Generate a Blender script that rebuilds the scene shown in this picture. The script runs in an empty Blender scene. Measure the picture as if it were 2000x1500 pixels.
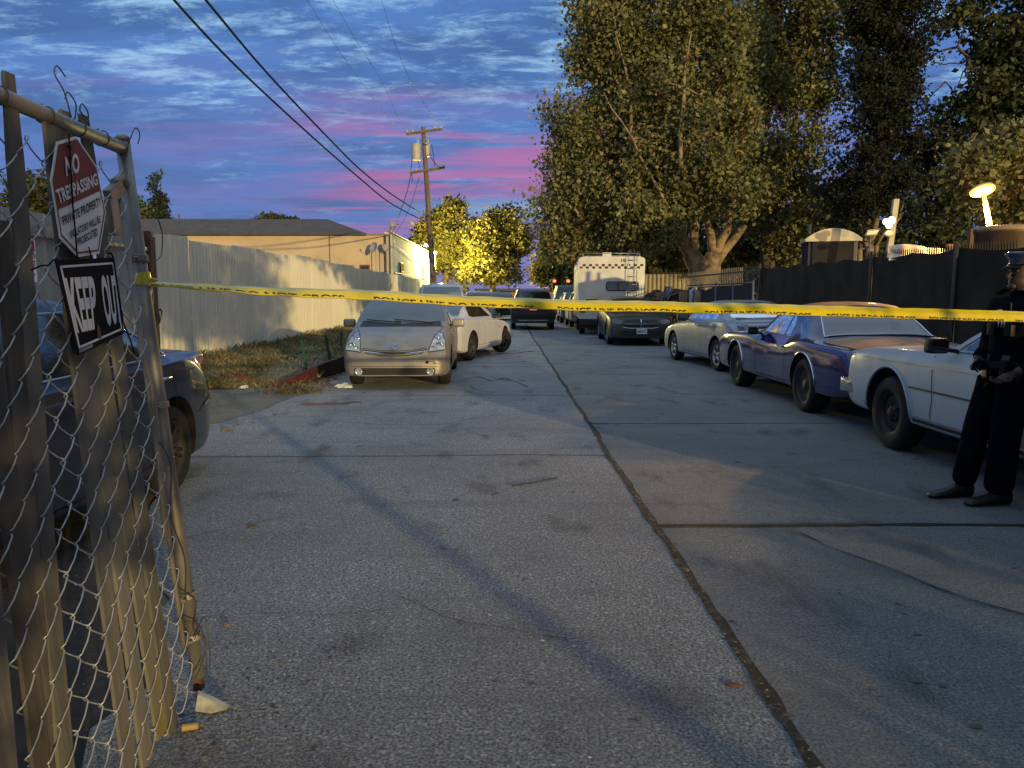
import bpy, bmesh, math, random
import numpy as np
from mathutils import Vector, Matrix, noise
from mathutils.bvhtree import BVHTree
R = math.radians
random.seed(7); NR = np.random.default_rng(11)
SC = bpy.context.scene; COL = SC.collection

# ------------------------------------------------------------ camera
PIT = R(6.58)
cd = bpy.data.cameras.new('camera'); cam = bpy.data.objects.new('camera', cd); COL.objects.link(cam)
cam.location = (0, 0, 1.5); cam.rotation_euler = (R(90) - PIT, 0, 0)
cd.sensor_width = 36; cd.lens = 27.0; cd.clip_start = 0.05; cd.clip_end = 3000
SC.camera = cam
# ------------------------------------------------------------ colour management
SC.view_settings.view_transform = 'Standard'; SC.view_settings.look = 'None'
SC.view_settings.exposure = 0.30; SC.view_settings.gamma = 1.0
# ------------------------------------------------------------ low warm key light (one sun lamp)
SUN_EL = R(6.0); SUN_TO = Vector((-0.48, 0.877, 0)).normalized()     # horizontal travel direction of the light
sd = bpy.data.lights.new('sun', 'SUN'); sd.energy = 3.2; sd.angle = R(0.55); sd.color = (1.0, 0.72, 0.30)
sun = bpy.data.objects.new('sun', sd); COL.objects.link(sun)
tr = Vector((SUN_TO.x*math.cos(SUN_EL), SUN_TO.y*math.cos(SUN_EL), -math.sin(SUN_EL)))
sun.rotation_euler = tr.to_track_quat('-Z', 'Y').to_euler(); sun.location = (20, -40, 12)
# ------------------------------------------------------------ world: dusk sky with cloud layers
W = bpy.data.worlds.new('World'); SC.world = W; W.use_nodes = True
def build_world():
    nt = W.node_tree; nt.nodes.clear(); N = nt.nodes; L = nt.links
    def nd(t, **k):
        n = N.new(t)
        for a, b in k.items(): setattr(n, a, b)
        return n
    def mth(op, a, b=None, c=None, clamp=False):
        n = nd('ShaderNodeMath', operation=op); n.use_clamp = clamp
        for i, v in enumerate((a, b, c)):
            if v is None: continue
            if isinstance(v, (int, float)): n.inputs[i].default_value = v
            else: L.new(v, n.inputs[i])
        return n.outputs[0]
    def mix(f, a, b):
        n = nd('ShaderNodeMix', data_type='RGBA'); n.clamp_factor = True
        for s, v in ((0, f), (6, a), (7, b)):
            if isinstance(v, (int, float)): n.inputs[s].default_value = v
            elif isinstance(v, tuple): n.inputs[s].default_value = (*v, 1)
            else: L.new(v, n.inputs[s])
        return n.outputs[2]
    def ramp(f, *st):
        n = nd('ShaderNodeMapRange', interpolation_type='SMOOTHSTEP'); n.clamp = True
        L.new(f, n.inputs[0]); n.inputs[1].default_value = st[0]; n.inputs[2].default_value = st[1]
        n.inputs[3].default_value = 0; n.inputs[4].default_value = 1
        return n.outputs[0]
    tc = nd('ShaderNodeTexCoord'); sp = nd('ShaderNodeSeparateXYZ'); L.new(tc.outputs['Generated'], sp.inputs[0])
    x, y, z = sp.outputs
    zz = mth('ADD', mth('MAXIMUM', z, 0.0), 0.10)
    px = mth('DIVIDE', x, zz); py = mth('DIVIDE', y, zz)
    cb = nd('ShaderNodeCombineXYZ'); L.new(px, cb.inputs[0]); L.new(py, cb.inputs[1])
    def nz(scale, det=6, rough=.55, dist=0.0, sx=1, sy=1, off=(0, 0, 0), rot=0):
        mp = nd('ShaderNodeMapping'); mp.inputs[1].default_value = off; mp.inputs[2].default_value = (0, 0, rot)
        mp.inputs[3].default_value = (sx, sy, 1); L.new(cb.outputs[0], mp.inputs[0])
        n = nd('ShaderNodeTexNoise'); n.inputs['Scale'].default_value = scale; n.inputs['Detail'].default_value = det
        n.inputs['Roughness'].default_value = rough; n.inputs['Distortion'].default_value = dist
        L.new(mp.outputs[0], n.inputs[0]); return n.outputs[0]
    # base vertical gradient
    up = ramp(z, 0.0, 0.45)
    base = mix(up, (0.075, 0.135, 0.38), (0.060, 0.180, 0.46))
    base = mix(ramp(z, 0.35, 0.85), base, (0.17, 0.27, 0.46))
    # dark slate-blue cloud masses
    c1 = ramp(nz(1.35, 9, .60, .4, .75, 1.0, (1.3, 4.1, 0)), .44, .60)
    col = mix(mth('MULTIPLY', c1, .85), base, (0.044, 0.105, 0.280))
    # lavender veils
    c2 = ramp(nz(1.5, 8, .58, .5, .6, 1.2, (7.7, 2.2, 0)), .46, .66)
    col = mix(mth('MULTIPLY', c2, .35), col, (0.095, 0.150, 0.40))
    # rippled bright wisps, strongest high up
    c3 = ramp(nz(4.4, 12, .70, .25, .8, 1.5, (3.1, 9.2, 0), R(8)), .465, .67)
    m3 = ramp(nz(0.9, 5, .5, .3, 1, 1, (2.4, 1.0, 0)), .48, .62)
    hi = mth('ADD', mth('MULTIPLY', ramp(z, .15, .29), 1.0), mth('MULTIPLY', m3, .5), clamp=True)
    col = mix(mth('MULTIPLY', mth('MULTIPLY', c3, hi), .85), col, (0.30, 0.52, 0.74))
    # pink streaks low, to the right of the street axis
    az = mth('DIVIDE', x, mth('MAXIMUM', y, .05))
    wp = mth('SUBTRACT', 1.0, mth('ABSOLUTE', mth('DIVIDE', mth('SUBTRACT', az, .06), .42)), clamp=True)
    wp2 = mth('SUBTRACT', 1.0, mth('ABSOLUTE', mth('DIVIDE', mth('SUBTRACT', z, .145), .115)), clamp=True)
    c4 = ramp(nz(2.2, 10, .64, .5, .34, 1.5, (5.5, 3.3, 0), R(-3)), .42, .60)
    front = ramp(y, .0, .2)
    pk = mth('MULTIPLY', mth('MULTIPLY', mth('MULTIPLY', ramp(wp, .0, .55), ramp(wp2, .0, .5)), c4), front)
    col = mix(mth('MULTIPLY', pk, .72), col, (0.42, 0.115, 0.29))
    c5 = ramp(nz(2.0, 9, .6, .4, .3, 1.5, (9.5, 6.3, 0)), .48, .64)
    wide = mth('MULTIPLY', mth('MULTIPLY', c5, ramp(mth('SUBTRACT', .34, z), .0, .2)), front)
    col = mix(mth('MULTIPLY', wide, .30), col, (0.24, 0.110, 0.33))
    # pale gap near the trees
    w6 = mth('MULTIPLY', mth('SUBTRACT', 1.0, mth('ABSOLUTE', mth('DIVIDE', mth('SUBTRACT', az, .0), .17)), clamp=True),
             mth('SUBTRACT', 1.0, mth('ABSOLUTE', mth('DIVIDE', mth('SUBTRACT', z, .108), .018)), clamp=True))
    col = mix(mth('MULTIPLY', mth('MULTIPLY', w6, front), .8), col, (0.24, 0.36, 0.52))
    hz = mth('SUBTRACT', 1.0, mth('ABSOLUTE', mth('DIVIDE', mth('SUBTRACT', z, .012), .075)), clamp=True)
    col = mix(mth('MULTIPLY', mth('MULTIPLY', hz, front), .38), col, (0.28, 0.19, 0.38))
    # overcast glow in the half of the sky behind the viewer
    bk = ramp(mth('MULTIPLY', y, -1.0), -.15, .7)
    col = mix(mth('MULTIPLY', bk, .75), col, (0.30, 0.35, 0.42))
    col = mix(mth('MULTIPLY', ramp(z, .42, .8), .85), col, (0.44, 0.56, 0.70))
    bg1 = nd('ShaderNodeBackground'); L.new(col, bg1.inputs[0]); bg1.inputs[1].default_value = 1.0
    sk = nd('ShaderNodeTexSky', sky_type='NISHITA'); sk.sun_disc = False; sk.sun_elevation = SUN_EL
    sk.sun_rotation = math.atan2(-SUN_TO.x, -SUN_TO.y)
    bg2 = nd('ShaderNodeBackground'); L.new(sk.outputs[0], bg2.inputs[0]); bg2.inputs[1].default_value = 0.006
    ad = nd('ShaderNodeAddShader'); L.new(bg1.outputs[0], ad.inputs[0]); L.new(bg2.outputs[0], ad.inputs[1])
    out = nd('ShaderNodeOutputWorld'); L.new(ad.outputs[0], out.inputs[0])
build_world()

# ------------------------------------------------------------ pixel helpers (2000 x 1500 photograph)
CP, SP = math.cos(PIT), math.sin(PIT)
def ray(u, v):
    a = (u-1000)/1500; b = (750-v)/1500
    return Vector((a, CP + b*SP, -SP + b*CP))
def at(u, v, Y):
    d = ray(u, v); return Vector((0, 0, 1.5)) + d*(Y/d.y)
def gnd(u, v, z=0.0):
    d = ray(u, v); return Vector((0, 0, 1.5)) + d*((z-1.5)/d.z)

# ------------------------------------------------------------ materials
def mat(name, col, rough=.6, metal=0.0, spec=.5, coat=0.0, noise_amt=0.0, nscale=8, col2=None, bump=0.0, bscale=40,
        emit=None, estr=0.0, trans=0.0, alpha=1.0, sheen=0, ior=1.45, dirt=0.0, dirtcol=(.10, .085, .06), coords='Object', stretch=(1, 1, 1), thr=(.35, .65)):
    m = bpy.data.materials.new(name); m.use_nodes = True; nt = m.node_tree; b = nt.nodes['Principled BSDF']
    b.inputs['Roughness'].default_value = rough; b.inputs['Metallic'].default_value = metal
    b.inputs['Specular IOR Level'].default_value = spec; b.inputs['Coat Weight'].default_value = coat
    b.inputs['Coat Roughness'].default_value = .06
    b.inputs['Base Color'].default_value = (*col, 1); b.inputs['IOR'].default_value = ior
    b.inputs['Transmission Weight'].default_value = trans; b.inputs['Alpha'].default_value = alpha
    if emit: b.inputs['Emission Color'].default_value = (*emit, 1); b.inputs['Emission Strength'].default_value = estr
    tc = nt.nodes.new('ShaderNodeTexCoord'); mp = nt.nodes.new('ShaderNodeMapping'); mp.inputs[3].default_value = stretch
    nt.links.new(tc.outputs[coords], mp.inputs[0])
    def nz(s, det=5):
        n = nt.nodes.new('ShaderNodeTexNoise'); n.inputs['Scale'].default_value = s; n.inputs['Detail'].default_value = det
        nt.links.new(mp.outputs[0], n.inputs[0]); return n
    cur = None
    if noise_amt or col2:
        n = nz(nscale); mr = nt.nodes.new('ShaderNodeMapRange'); nt.links.new(n.outputs[0], mr.inputs[0])
        mr.inputs[1].default_value = thr[0]; mr.inputs[2].default_value = thr[1]
        mx = nt.nodes.new('ShaderNodeMix'); mx.data_type = 'RGBA'; nt.links.new(mr.outputs[0], mx.inputs[0])
        c2 = col2 or tuple(c*(1-noise_amt) for c in col)
        mx.inputs[6].default_value = (*col, 1); mx.inputs[7].default_value = (*c2, 1)
        cur = mx.outputs[2]; nt.links.new(cur, b.inputs['Base Color'])
    if dirt:
        n = nz(3.1, 8); mr = nt.nodes.new('ShaderNodeMapRange'); nt.links.new(n.outputs[0], mr.inputs[0])
        mr.inputs[1].default_value = .45; mr.inputs[2].default_value = .75; mr.inputs[4].default_value = dirt
        mx = nt.nodes.new('ShaderNodeMix'); mx.data_type = 'RGBA'; nt.links.new(mr.outputs[0], mx.inputs[0])
        if cur: nt.links.new(cur, mx.inputs[6])
        else: mx.inputs[6].default_value = (*col, 1)
        mx.inputs[7].default_value = (*dirtcol, 1); nt.links.new(mx.outputs[2], b.inputs['Base Color'])
        mr2 = nt.nodes.new('ShaderNodeMapRange'); nt.links.new(n.outputs[0], mr2.inputs[0])
        mr2.inputs[1].default_value = .3; mr2.inputs[2].default_value = .8; mr2.inputs[3].default_value = rough; mr2.inputs[4].default_value = min(1, rough+.35)
        nt.links.new(mr2.outputs[0], b.inputs['Roughness'])
    if bump:
        n = nz(bscale, 6); bp = nt.nodes.new('ShaderNodeBump'); bp.inputs['Strength'].default_value = bump; bp.inputs['Distance'].default_value = .02
        nt.links.new(n.outputs[0], bp.inputs['Height']); nt.links.new(bp.outputs[0], b.inputs['Normal'])
    return m
def leafmat(name, c1, c2, c3, rough=.55, trans=.25):
    m = bpy.data.materials.new(name); m.use_nodes = True; nt = m.node_tree; N = nt.nodes; L = nt.links; b = N['Principled BSDF']
    g = N.new('ShaderNodeNewGeometry'); rp = N.new('ShaderNodeValToRGB')
    rp.color_ramp.elements[0].color = (*c1, 1); rp.color_ramp.elements[1].color = (*c3, 1)
    e = rp.color_ramp.elements.new(.55); e.color = (*c2, 1)
    L.new(g.outputs['Random Per Island'], rp.inputs[0])
    tc = N.new('ShaderNodeTexCoord'); n = N.new('ShaderNodeTexNoise'); n.inputs['Scale'].default_value = .7; n.inputs['Detail'].default_value = 4
    L.new(tc.outputs['Object'], n.inputs[0])
    mr = N.new('ShaderNodeMapRange'); L.new(n.outputs[0], mr.inputs[0]); mr.inputs[1].default_value = .3; mr.inputs[2].default_value = .7; mr.inputs[3].default_value = .55; mr.inputs[4].default_value = 1.35
    mx = N.new('ShaderNodeMix'); mx.data_type = 'RGBA'; mx.blend_type = 'MULTIPLY'; mx.inputs[0].default_value = 1
    L.new(rp.outputs[0], mx.inputs[6]); L.new(mr.outputs[0], mx.inputs[7]); L.new(mx.outputs[2], b.inputs['Base Color'])
    b.inputs['Roughness'].default_value = rough; b.inputs['Specular IOR Level'].default_value = .25
    tl = N.new('ShaderNodeBsdfTranslucent'); L.new(mx.outputs[2], tl.inputs[0]); ms = N.new('ShaderNodeMixShader'); ms.inputs[0].default_value = trans
    L.new(b.outputs[0], ms.inputs[1]); L.new(tl.outputs[0], ms.inputs[2]); L.new(ms.outputs[0], N['Material Output'].inputs[0])
    return m

# ------------------------------------------------------------ object helpers
def link(name, me, m=None, parent=None, smooth=0):
    o = bpy.data.objects.new(name, me); COL.objects.link(o)
    if m is not None:
        for k in (m if isinstance(m, (list, tuple)) else [m]): me.materials.append(k)
    if smooth:
        me.shade_smooth()
        if smooth > 1: me.set_sharp_from_angle(angle=R(smooth))
    if parent: o.parent = parent
    return o
def tag(o, label=None, cat=None, group=None, kind=None):
    for k, v in (('label', label), ('category', cat), ('group', group), ('kind', kind)):
        if v: o[k] = v
    return o
def thing(name, label, cat, loc=(0, 0, 0), rz=0.0, group=None):
    o = bpy.data.objects.new(name, None); COL.objects.link(o); o.location = loc; o.rotation_euler = (0, 0, rz)
    o.empty_display_size = .2
    return tag(o, label, cat, group)
class MB:
    def __init__(s): s.v = []; s.f = []; s.mi = []
    def add(s, vs, fs, mi=0):
        n = len(s.v); s.v += [tuple(p) for p in vs]; s.f += [tuple(i+n for i in f) for f in fs]; s.mi += [mi]*len(fs)
    def box(s, c, d, M=None, mi=0, rz=0.0, rx=0.0, ry=0.0):
        c = Vector(c); rot = Matrix.Rotation(rz, 3, 'Z') @ Matrix.Rotation(ry, 3, 'Y') @ Matrix.Rotation(rx, 3, 'X')
        vs = [c + rot @ Vector((d[0]*i/2, d[1]*j/2, d[2]*k/2)) for i in (-1, 1) for j in (-1, 1) for k in (-1, 1)]
        if M: vs = [M @ p for p in vs]
        s.add(vs, [(0, 1, 3, 2), (4, 6, 7, 5), (0, 4, 5, 1), (2, 3, 7, 6), (0, 2, 6, 4), (1, 5, 7, 3)], mi)
    def tube(s, pts, r, n=8, cap=True, mi=0, flat=1.0):
        pts = [Vector(p) for p in pts]; rs = r if isinstance(r, (list, tuple)) else [r]*len(pts)
        rings = []; up = None; vs = []
        for i, p in enumerate(pts):
            t = (pts[min(i+1, len(pts)-1)] - pts[max(i-1, 0)])
            if t.length < 1e-9: t = Vector((0, 0, 1))
            t.normalize()
            if up is None:
                up = t.orthogonal().normalized()
            up = (up - t*up.dot(t)); up = up.normalized() if up.length > 1e-6 else t.orthogonal().normalized()
            b = t.cross(up)
            for k in range(n):
                a = 2*math.pi*k/n; vs.append(p + up*math.cos(a)*rs[i] + b*math.sin(a)*rs[i]*flat)
        fs = []
        for i in range(len(pts)-1):
            for k in range(n):
                fs.append((i*n+k, i*n+(k+1) % n, (i+1)*n+(k+1) % n, (i+1)*n+k))
        if cap: fs += [tuple(reversed(range(n))), tuple((len(pts)-1)*n+k for k in range(n))]
        s.add(vs, fs, mi)
    def lathe(s, prof, axis=(0, 0, 1), c=(0, 0, 0), n=24, mi=0, close=False):
        q = Vector((0, 0, 1)).rotation_difference(Vector(axis)); c = Vector(c); vs = []; m = len(prof)
        for k in range(n):
            a = 2*math.pi*k/n
            for r, h in prof: vs.append(c + q @ Vector((r*math.cos(a), r*math.sin(a), h)))
        fs = []
        for k in range(n):
            for i in range(m if close else m-1):
                j = (i+1) % m; fs.append((k*m+i, ((k+1) % n)*m+i, ((k+1) % n)*m+j, k*m+j))
        s.add(vs, fs, mi)
    def sphere(s, c, r, n=12, m=8, mi=0, sc=(1, 1, 1)):
        vs = []; c = Vector(c)
        for i in range(m+1):
            t = math.pi*i/m
            for k in range(n):
                a = 2*math.pi*k/n; vs.append(c + Vector((r*sc[0]*math.sin(t)*math.cos(a), r*sc[1]*math.sin(t)*math.sin(a), r*sc[2]*math.cos(t))))
        fs = [(i*n+k, (i+1)*n+k, (i+1)*n+(k+1) % n, i*n+(k+1) % n) for i in range(m) for k in range(n)]
        s.add(vs, fs, mi)
    def prism(s, poly, h0, h1, f=lambda a, b, h: (a, b, h), mi=0):
        n = len(poly); vs = [f(a, b, h0) for a, b in poly] + [f(a, b, h1) for a, b in poly]
        s.add(vs, [tuple(reversed(range(n))), tuple(range(n, 2*n))] + [(i, (i+1) % n, n+(i+1) % n, n+i) for i in range(n)], mi)
    def mesh(s, name='m', clean=True):
        me = bpy.data.meshes.new(name); me.from_pydata(s.v, [], s.f)
        if any(s.mi): me.polygons.foreach_set('material_index', s.mi)
        if clean:
            bm = bmesh.new(); bm.from_mesh(me); bmesh.ops.remove_doubles(bm, verts=bm.verts, dist=1e-6)
            bmesh.ops.recalc_face_normals(bm, faces=bm.faces); bm.to_mesh(me); bm.free()
        me.update(); return me
    def build(s, name, m, parent=None, smooth=0, clean=True, bevel=0.0, seg=2):
        me = s.mesh(name, clean)
        if bevel:
            bm = bmesh.new(); bm.from_mesh(me)
            es = [e for e in bm.edges if len(e.link_faces) == 2 and e.calc_face_angle(0) > .5]
            bmesh.ops.bevel(bm, geom=es, offset=bevel, segments=seg, affect='EDGES', profile=.6, clamp_overlap=True)
            bm.to_mesh(me); bm.free()
        return link(name, me, m, parent, smooth or (40 if bevel else 0))
def struct(o): return tag(o, kind='structure')

# text as flat mesh, normalised to its bounding box
_tc = {}
def text_geo(s, bold=.02):
    k = (s, bold)
    if k in _tc: return _tc[k]
    cu = bpy.data.curves.new('t', 'FONT'); cu.body = s; cu.offset = bold; cu.resolution_u = 3
    o = bpy.data.objects.new('t', cu); COL.objects.link(o); bpy.context.view_layer.update()
    me = bpy.data.meshes.new_from_object(o.evaluated_get(bpy.context.evaluated_depsgraph_get()))
    vs = [v.co.copy() for v in me.vertices]; fs = [tuple(p.vertices) for p in me.polygons]
    bpy.data.objects.remove(o); bpy.data.curves.remove(cu); bpy.data.meshes.remove(me)
    x0 = min(v.x for v in vs); x1 = max(v.x for v in vs); y0 = min(v.y for v in vs); y1 = max(v.y for v in vs)
    out = ([((v.x-x0)/(x1-x0), (v.y-y0)/(y1-y0)) for v in vs], fs, (x1-x0)/(y1-y0)); _tc[k] = out; return out
def bil(q, a, b):   # q: bottom-left, bottom-right, top-right, top-left
    return (q[0]*(1-a)*(1-b) + q[1]*a*(1-b) + q[2]*a*b + q[3]*(1-a)*b)
def text_on(mb, s, q, rect, off, nrm, bold=.02):
    vs, fs, _ = text_geo(s, bold); a0, b0, a1, b1 = rect
    mb.add([bil(q, a0+(a1-a0)*x, b0+(b1-b0)*y) + nrm*off for x, y in vs], fs)
def poly_on(mb, pts, q, off, nrm, thick=0.0):
    vs = [bil(q, a, b)+nrm*off for a, b in pts]; n = len(vs)
    if thick:
        mb.add(vs + [p - nrm*thick for p in vs], [tuple(range(n)), tuple(reversed(range(n, 2*n)))] + [(i, n+i, n+(i+1) % n, (i+1) % n) for i in range(n)])
    else: mb.add(vs, [tuple(range(n))])

def pchip(pts):
    xs = np.array([p[0] for p in pts], float); ys = np.array([p[1] for p in pts], float)
    h = np.diff(xs); d = np.diff(ys)/h; n = len(xs); m = np.zeros(n)
    if n == 2: m[:] = d[0]
    else:
        for i in range(1, n-1):
            if d[i-1]*d[i] > 0:
                w1 = 2*h[i]+h[i-1]; w2 = h[i]+2*h[i-1]; m[i] = (w1+w2)/(w1/d[i-1]+w2/d[i])
        m[0] = d[0]; m[-1] = d[-1]
    def f(x):
        x = min(max(x, xs[0]), xs[-1]); i = int(min(max(np.searchsorted(xs, x)-1, 0), n-2)); t = (x-xs[i])/h[i]
        return float(ys[i]*(2*t**3-3*t**2+1)+h[i]*m[i]*(t**3-2*t**2+t)+ys[i+1]*(-2*t**3+3*t**2)+h[i]*m[i+1]*(t**3-t**2))
    return f
def rr(x0, x1, y0, y1, r, n=4):
    out = []
    for cx, cy, a0 in ((x1-r, y1-r, 0), (x0+r, y1-r, 90), (x0+r, y0+r, 180), (x1-r, y0+r, 270)):
        for k in range(n+1):
            a = R(a0+90*k/n); out.append((cx+r*math.cos(a), cy+r*math.sin(a)))
    return out
def oval(cx, cy, a, b, n=20): return [(cx+a*math.cos(2*math.pi*k/n), cy+b*math.sin(2*math.pi*k/n)) for k in range(n)]
def roundp(P, r=.03, n=3):
    out = []; m = len(P)
    for i in range(m):
        p = Vector(P[i]); a = Vector(P[i-1]); b = Vector(P[(i+1) % m])
        ra = min(r, (a-p).length*.45); rb = min(r, (b-p).length*.45); A = p+(a-p).normalized()*ra; B = p+(b-p).normalized()*rb
        for k in range(n+1):
            t = k/n; q = A*(1-t)**2 + p*2*t*(1-t) + B*t*t; out.append((q.x, q.y))
    return out
def strip(P, w):
    L_, Rr = [], []
    for i, p in enumerate(P):
        a = Vector(P[max(i-1, 0)]); b = Vector(P[min(i+1, len(P)-1)]); t = (b-a).normalized(); nn = Vector((-t.y, t.x))*w/2; p = Vector(p)
        L_.append(tuple(p+nn)); Rr.append(tuple(p-nn))
    return L_, Rr
# ------------------------------------------------------------ ground, road, verge
def ground_mat():
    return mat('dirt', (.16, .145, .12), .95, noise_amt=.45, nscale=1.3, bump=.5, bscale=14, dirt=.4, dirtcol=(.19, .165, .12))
def road_mat(name, base, speck, sharp):
    m = bpy.data.materials.new(name); m.use_nodes = True; nt = m.node_tree; N = nt.nodes; L = nt.links; b = N['Principled BSDF']
    tc = N.new('ShaderNodeTexCoord')
    def nz(s, det=4, st=(1, 1, 1), r=.55):
        mp = N.new('ShaderNodeMapping'); mp.inputs[3].default_value = st; L.new(tc.outputs['Object'], mp.inputs[0])
        n = N.new('ShaderNodeTexNoise'); n.inputs['Scale'].default_value = s; n.inputs['Detail'].default_value = det; n.inputs['Roughness'].default_value = r; L.new(mp.outputs[0], n.inputs[0]); return n.outputs[0]
    def mr(x, a, b_, c, d):
        n = N.new('ShaderNodeMapRange'); L.new(x, n.inputs[0]); n.inputs[1].default_value = a; n.inputs[2].default_value = b_; n.inputs[3].default_value = c; n.inputs[4].default_value = d; return n.outputs[0]
    def mix(f, a, c, bt='MIX'):
        n = N.new('ShaderNodeMix'); n.data_type = 'RGBA'; n.blend_type = bt
        for s, v in ((0, f), (6, a), (7, c)):
            if isinstance(v, (int, float)): n.inputs[s].default_value = v
            elif isinstance(v, tuple): n.inputs[s].default_value = (*v, 1)
            else: L.new(v, n.inputs[s])
        return n.outputs[2]
    sp = nz(78, 3, (1, 1, 1), .8); vor = N.new('ShaderNodeTexVoronoi'); vor.inputs['Scale'].default_value = 95; L.new(tc.outputs['Object'], vor.inputs[0])
    col = mix(mr(sp, .43, .57, 0, 1), tuple(c*(1-speck) for c in base), tuple(c*(1+speck) for c in base))
    col = mix(mr(vor.outputs['Color'], .80, .86, 0, sharp), col, tuple(min(1, c*2.1) for c in base))
    col = mix(mr(vor.outputs['Color'], .18, .14, 0, sharp*.8), col, tuple(c*.35 for c in base))
    col = mix(mr(nz(.55, 6), .38, .66, .0, .50), col, tuple(c*.62 for c in base))          # broad stains
    col = mix(mr(nz(2.3, 7, (1, .5, 1)), .56, .72, 0, .55), col, (.045, .043, .042))
    col = mix(mr(nz(5.5, 3), .68, .73, 0, .7), col, (.035, .034, .034))                      # oil spots
    col = mix(mr(nz(1.6, 8, (1.2, .35, 1)), .58, .75, 0, .35), col, (.30, .28, .24))         # dust
    col = mix(mr(nz(.9, 9, (.5, 3.2, 1), .65), .52, .72, 0, .45), col, tuple(c*.5 for c in base))   # transverse finishing marks and wear
    L.new(col, b.inputs['Base Color'])
    L.new(mr(nz(3, 5), .3, .7, .62, .9), b.inputs['Roughness']); b.inputs['Specular IOR Level'].default_value = .08
    bp = N.new('ShaderNodeBump'); bp.inputs['Strength'].default_value = 1.0; bp.inputs['Distance'].default_value = .016
    ad = N.new('ShaderNodeMath'); ad.operation = 'ADD'; L.new(mr(sp, .3, .7, 0, 1), ad.inputs[0]); L.new(mr(nz(9, 4, (.35, 1.6, 1)), .3, .7, 0, .9), ad.inputs[1])
    L.new(ad.outputs[0], bp.inputs['Height']); L.new(bp.outputs[0], b.inputs['Normal'])
    return m
def sheet(name, poly, z, m, kind='structure'):
    mb = MB(); mb.add([(x, y, z) for x, y in poly], [tuple(range(len(poly)))]); me = mb.mesh(name, False)
    bm = bmesh.new(); bm.from_mesh(me); bmesh.ops.triangulate(bm, faces=bm.faces); bmesh.ops.recalc_face_normals(bm, faces=bm.faces)
    if bm.faces and sum(f.normal.z for f in bm.faces) < 0: bmesh.ops.reverse_faces(bm, faces=bm.faces)
    bm.to_mesh(me); bm.free()
    return tag(link(name, me, m), kind=kind)
sheet('ground', [(-900, -300), (900, -300), (900, 1500), (-900, 1500)], -.014, ground_mat())
RM = road_mat('concrete_exposed', (.350, .376, .402), .56, .9); RM2 = road_mat('concrete_smooth', (.285, .308, .330), .36, .45)
def jag(P, amp, step=.25):
    out = []
    for (a, b), (c_, d) in zip(P, P[1:]):
        n = max(1, int(math.hypot(c_-a, d-b)/step))
        for i in range(n):
            t = i/n; out.append((a+(c_-a)*t+random.uniform(-amp, amp), b+(d-b)*t+random.uniform(-amp, amp)*.4))
    out.append(P[-1]); return out
JX = lambda y: .985 - .0085*y*(1 if y < 30 else 30/y)      # long joint
edge = jag([(-1.45, -25), (-1.42, 2.5), (-1.5, 3.2), (-2.3, 4.6), (-2.75, 6.0), (-3.2, 7.2), (-3.55, 8.6), (-3.25, 10.2), (-3.3, 11.3), (-2.95, 12.2), (-3.2, 13.5), (-3.3, 16), (-3.3, 24), (-3.6, 40), (-3.8, 170)], .07)
jl = [(JX(y), y) for y in [170, 120, 80, 60, 45, 36, 30, 24, 18, 14, 11, 9, 7, 5, 3, 1, -2, -25]]
sheet('road', edge + jl, .0, RM)
sheet('road_lane', [(x, y) for x, y in jl[::-1]] + [(6.9, 170), (6.7, 60), (6.3, 25), (6.9, 11), (7.8, 4), (8.2, -25)], .0, RM2)
sheet('sidewalk', [(6.3, 25), (6.7, 60), (6.9, 170), (9.5, 170), (9.0, 60), (8.6, 25), (9.4, 11), (10.5, 4), (10.8, -25), (8.2, -25), (7.8, 4), (6.9, 11)], .004, mat('sidewalk_concrete', (.16, .155, .145), .9, noise_amt=.3, nscale=3, bump=.3))
def joint(name, pts, w, m, z=.004, jit=.35, step=.06):
    Q = []
    for (a, b), (c_, d) in zip(pts, pts[1:]):
        n = max(1, int(math.hypot(c_-a, d-b)/step)); Q += [(a+(c_-a)*i/n, b+(d-b)*i/n) for i in range(n)]
    Q.append(pts[-1]); wl = []; off = 0
    vs = []; fs = []
    for i, q in enumerate(Q):
        a = Vector(Q[max(i-1, 0)]); b = Vector(Q[min(i+1, len(Q)-1)]); t = (b-a).normalized(); nn = Vector((-t.y, t.x))
        s = i*step; o = (noise.noise((s*.9, w*70, 3))-.0)*w*.55; wa = w*.5*(1+jit*noise.noise((s*5, 1, w*9))*1.6); wb = w*.5*(1+jit*noise.noise((s*5, 7, w*9))*1.6)
        p = Vector(q)+nn*o; vs += [(*(p+nn*wa), z), (*(p-nn*wb), z)]
    fs = [(2*i, 2*i+1, 2*i+3, 2*i+2) for i in range(len(Q)-1)]
    me = bpy.data.meshes.new(name); me.from_pydata(vs, [], fs); return struct(link(name, me, m))
sheet('yard', [(-9, -25), (-1.40, -25), (-1.38, 2.7), (-1.6, 3.4), (-2.5, 4.8), (-3.0, 6.4), (-4.5, 7.5), (-7, 8)], -.007, mat('yard_shade_soil', (.040, .037, .032), .95, noise_amt=.5, nscale=5, bump=.6, bscale=18, dirt=.4, dirtcol=(.08, .07, .055)))  # soil colour darkened to carry the shade behind the gate
JM = mat('joint_filler', (.028, .027, .025), .98, col2=(.10, .088, .065), nscale=22, bump=.8, bscale=60, thr=(.5, .68))
CM = mat('crack_dark', (.016, .016, .017), 1.0); CM2 = mat('joint_worn', (.05, .05, .05), .95, col2=(.12, .115, .11), nscale=5, bump=.3)
joint('long_joint', jl[::-1][2:], .052, JM)
joint('cross_joint', [(JX(4.9), 4.88), (3.3, 4.90), (8, 4.86)], .042, CM, .008)
joint('cross_joint', [(JX(8.9)+.03, 8.93), (7, 8.98)], .022, CM)
joint('cross_joint', [(JX(11.6), 11.62), (6.7, 11.7)], .018, CM)
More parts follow.
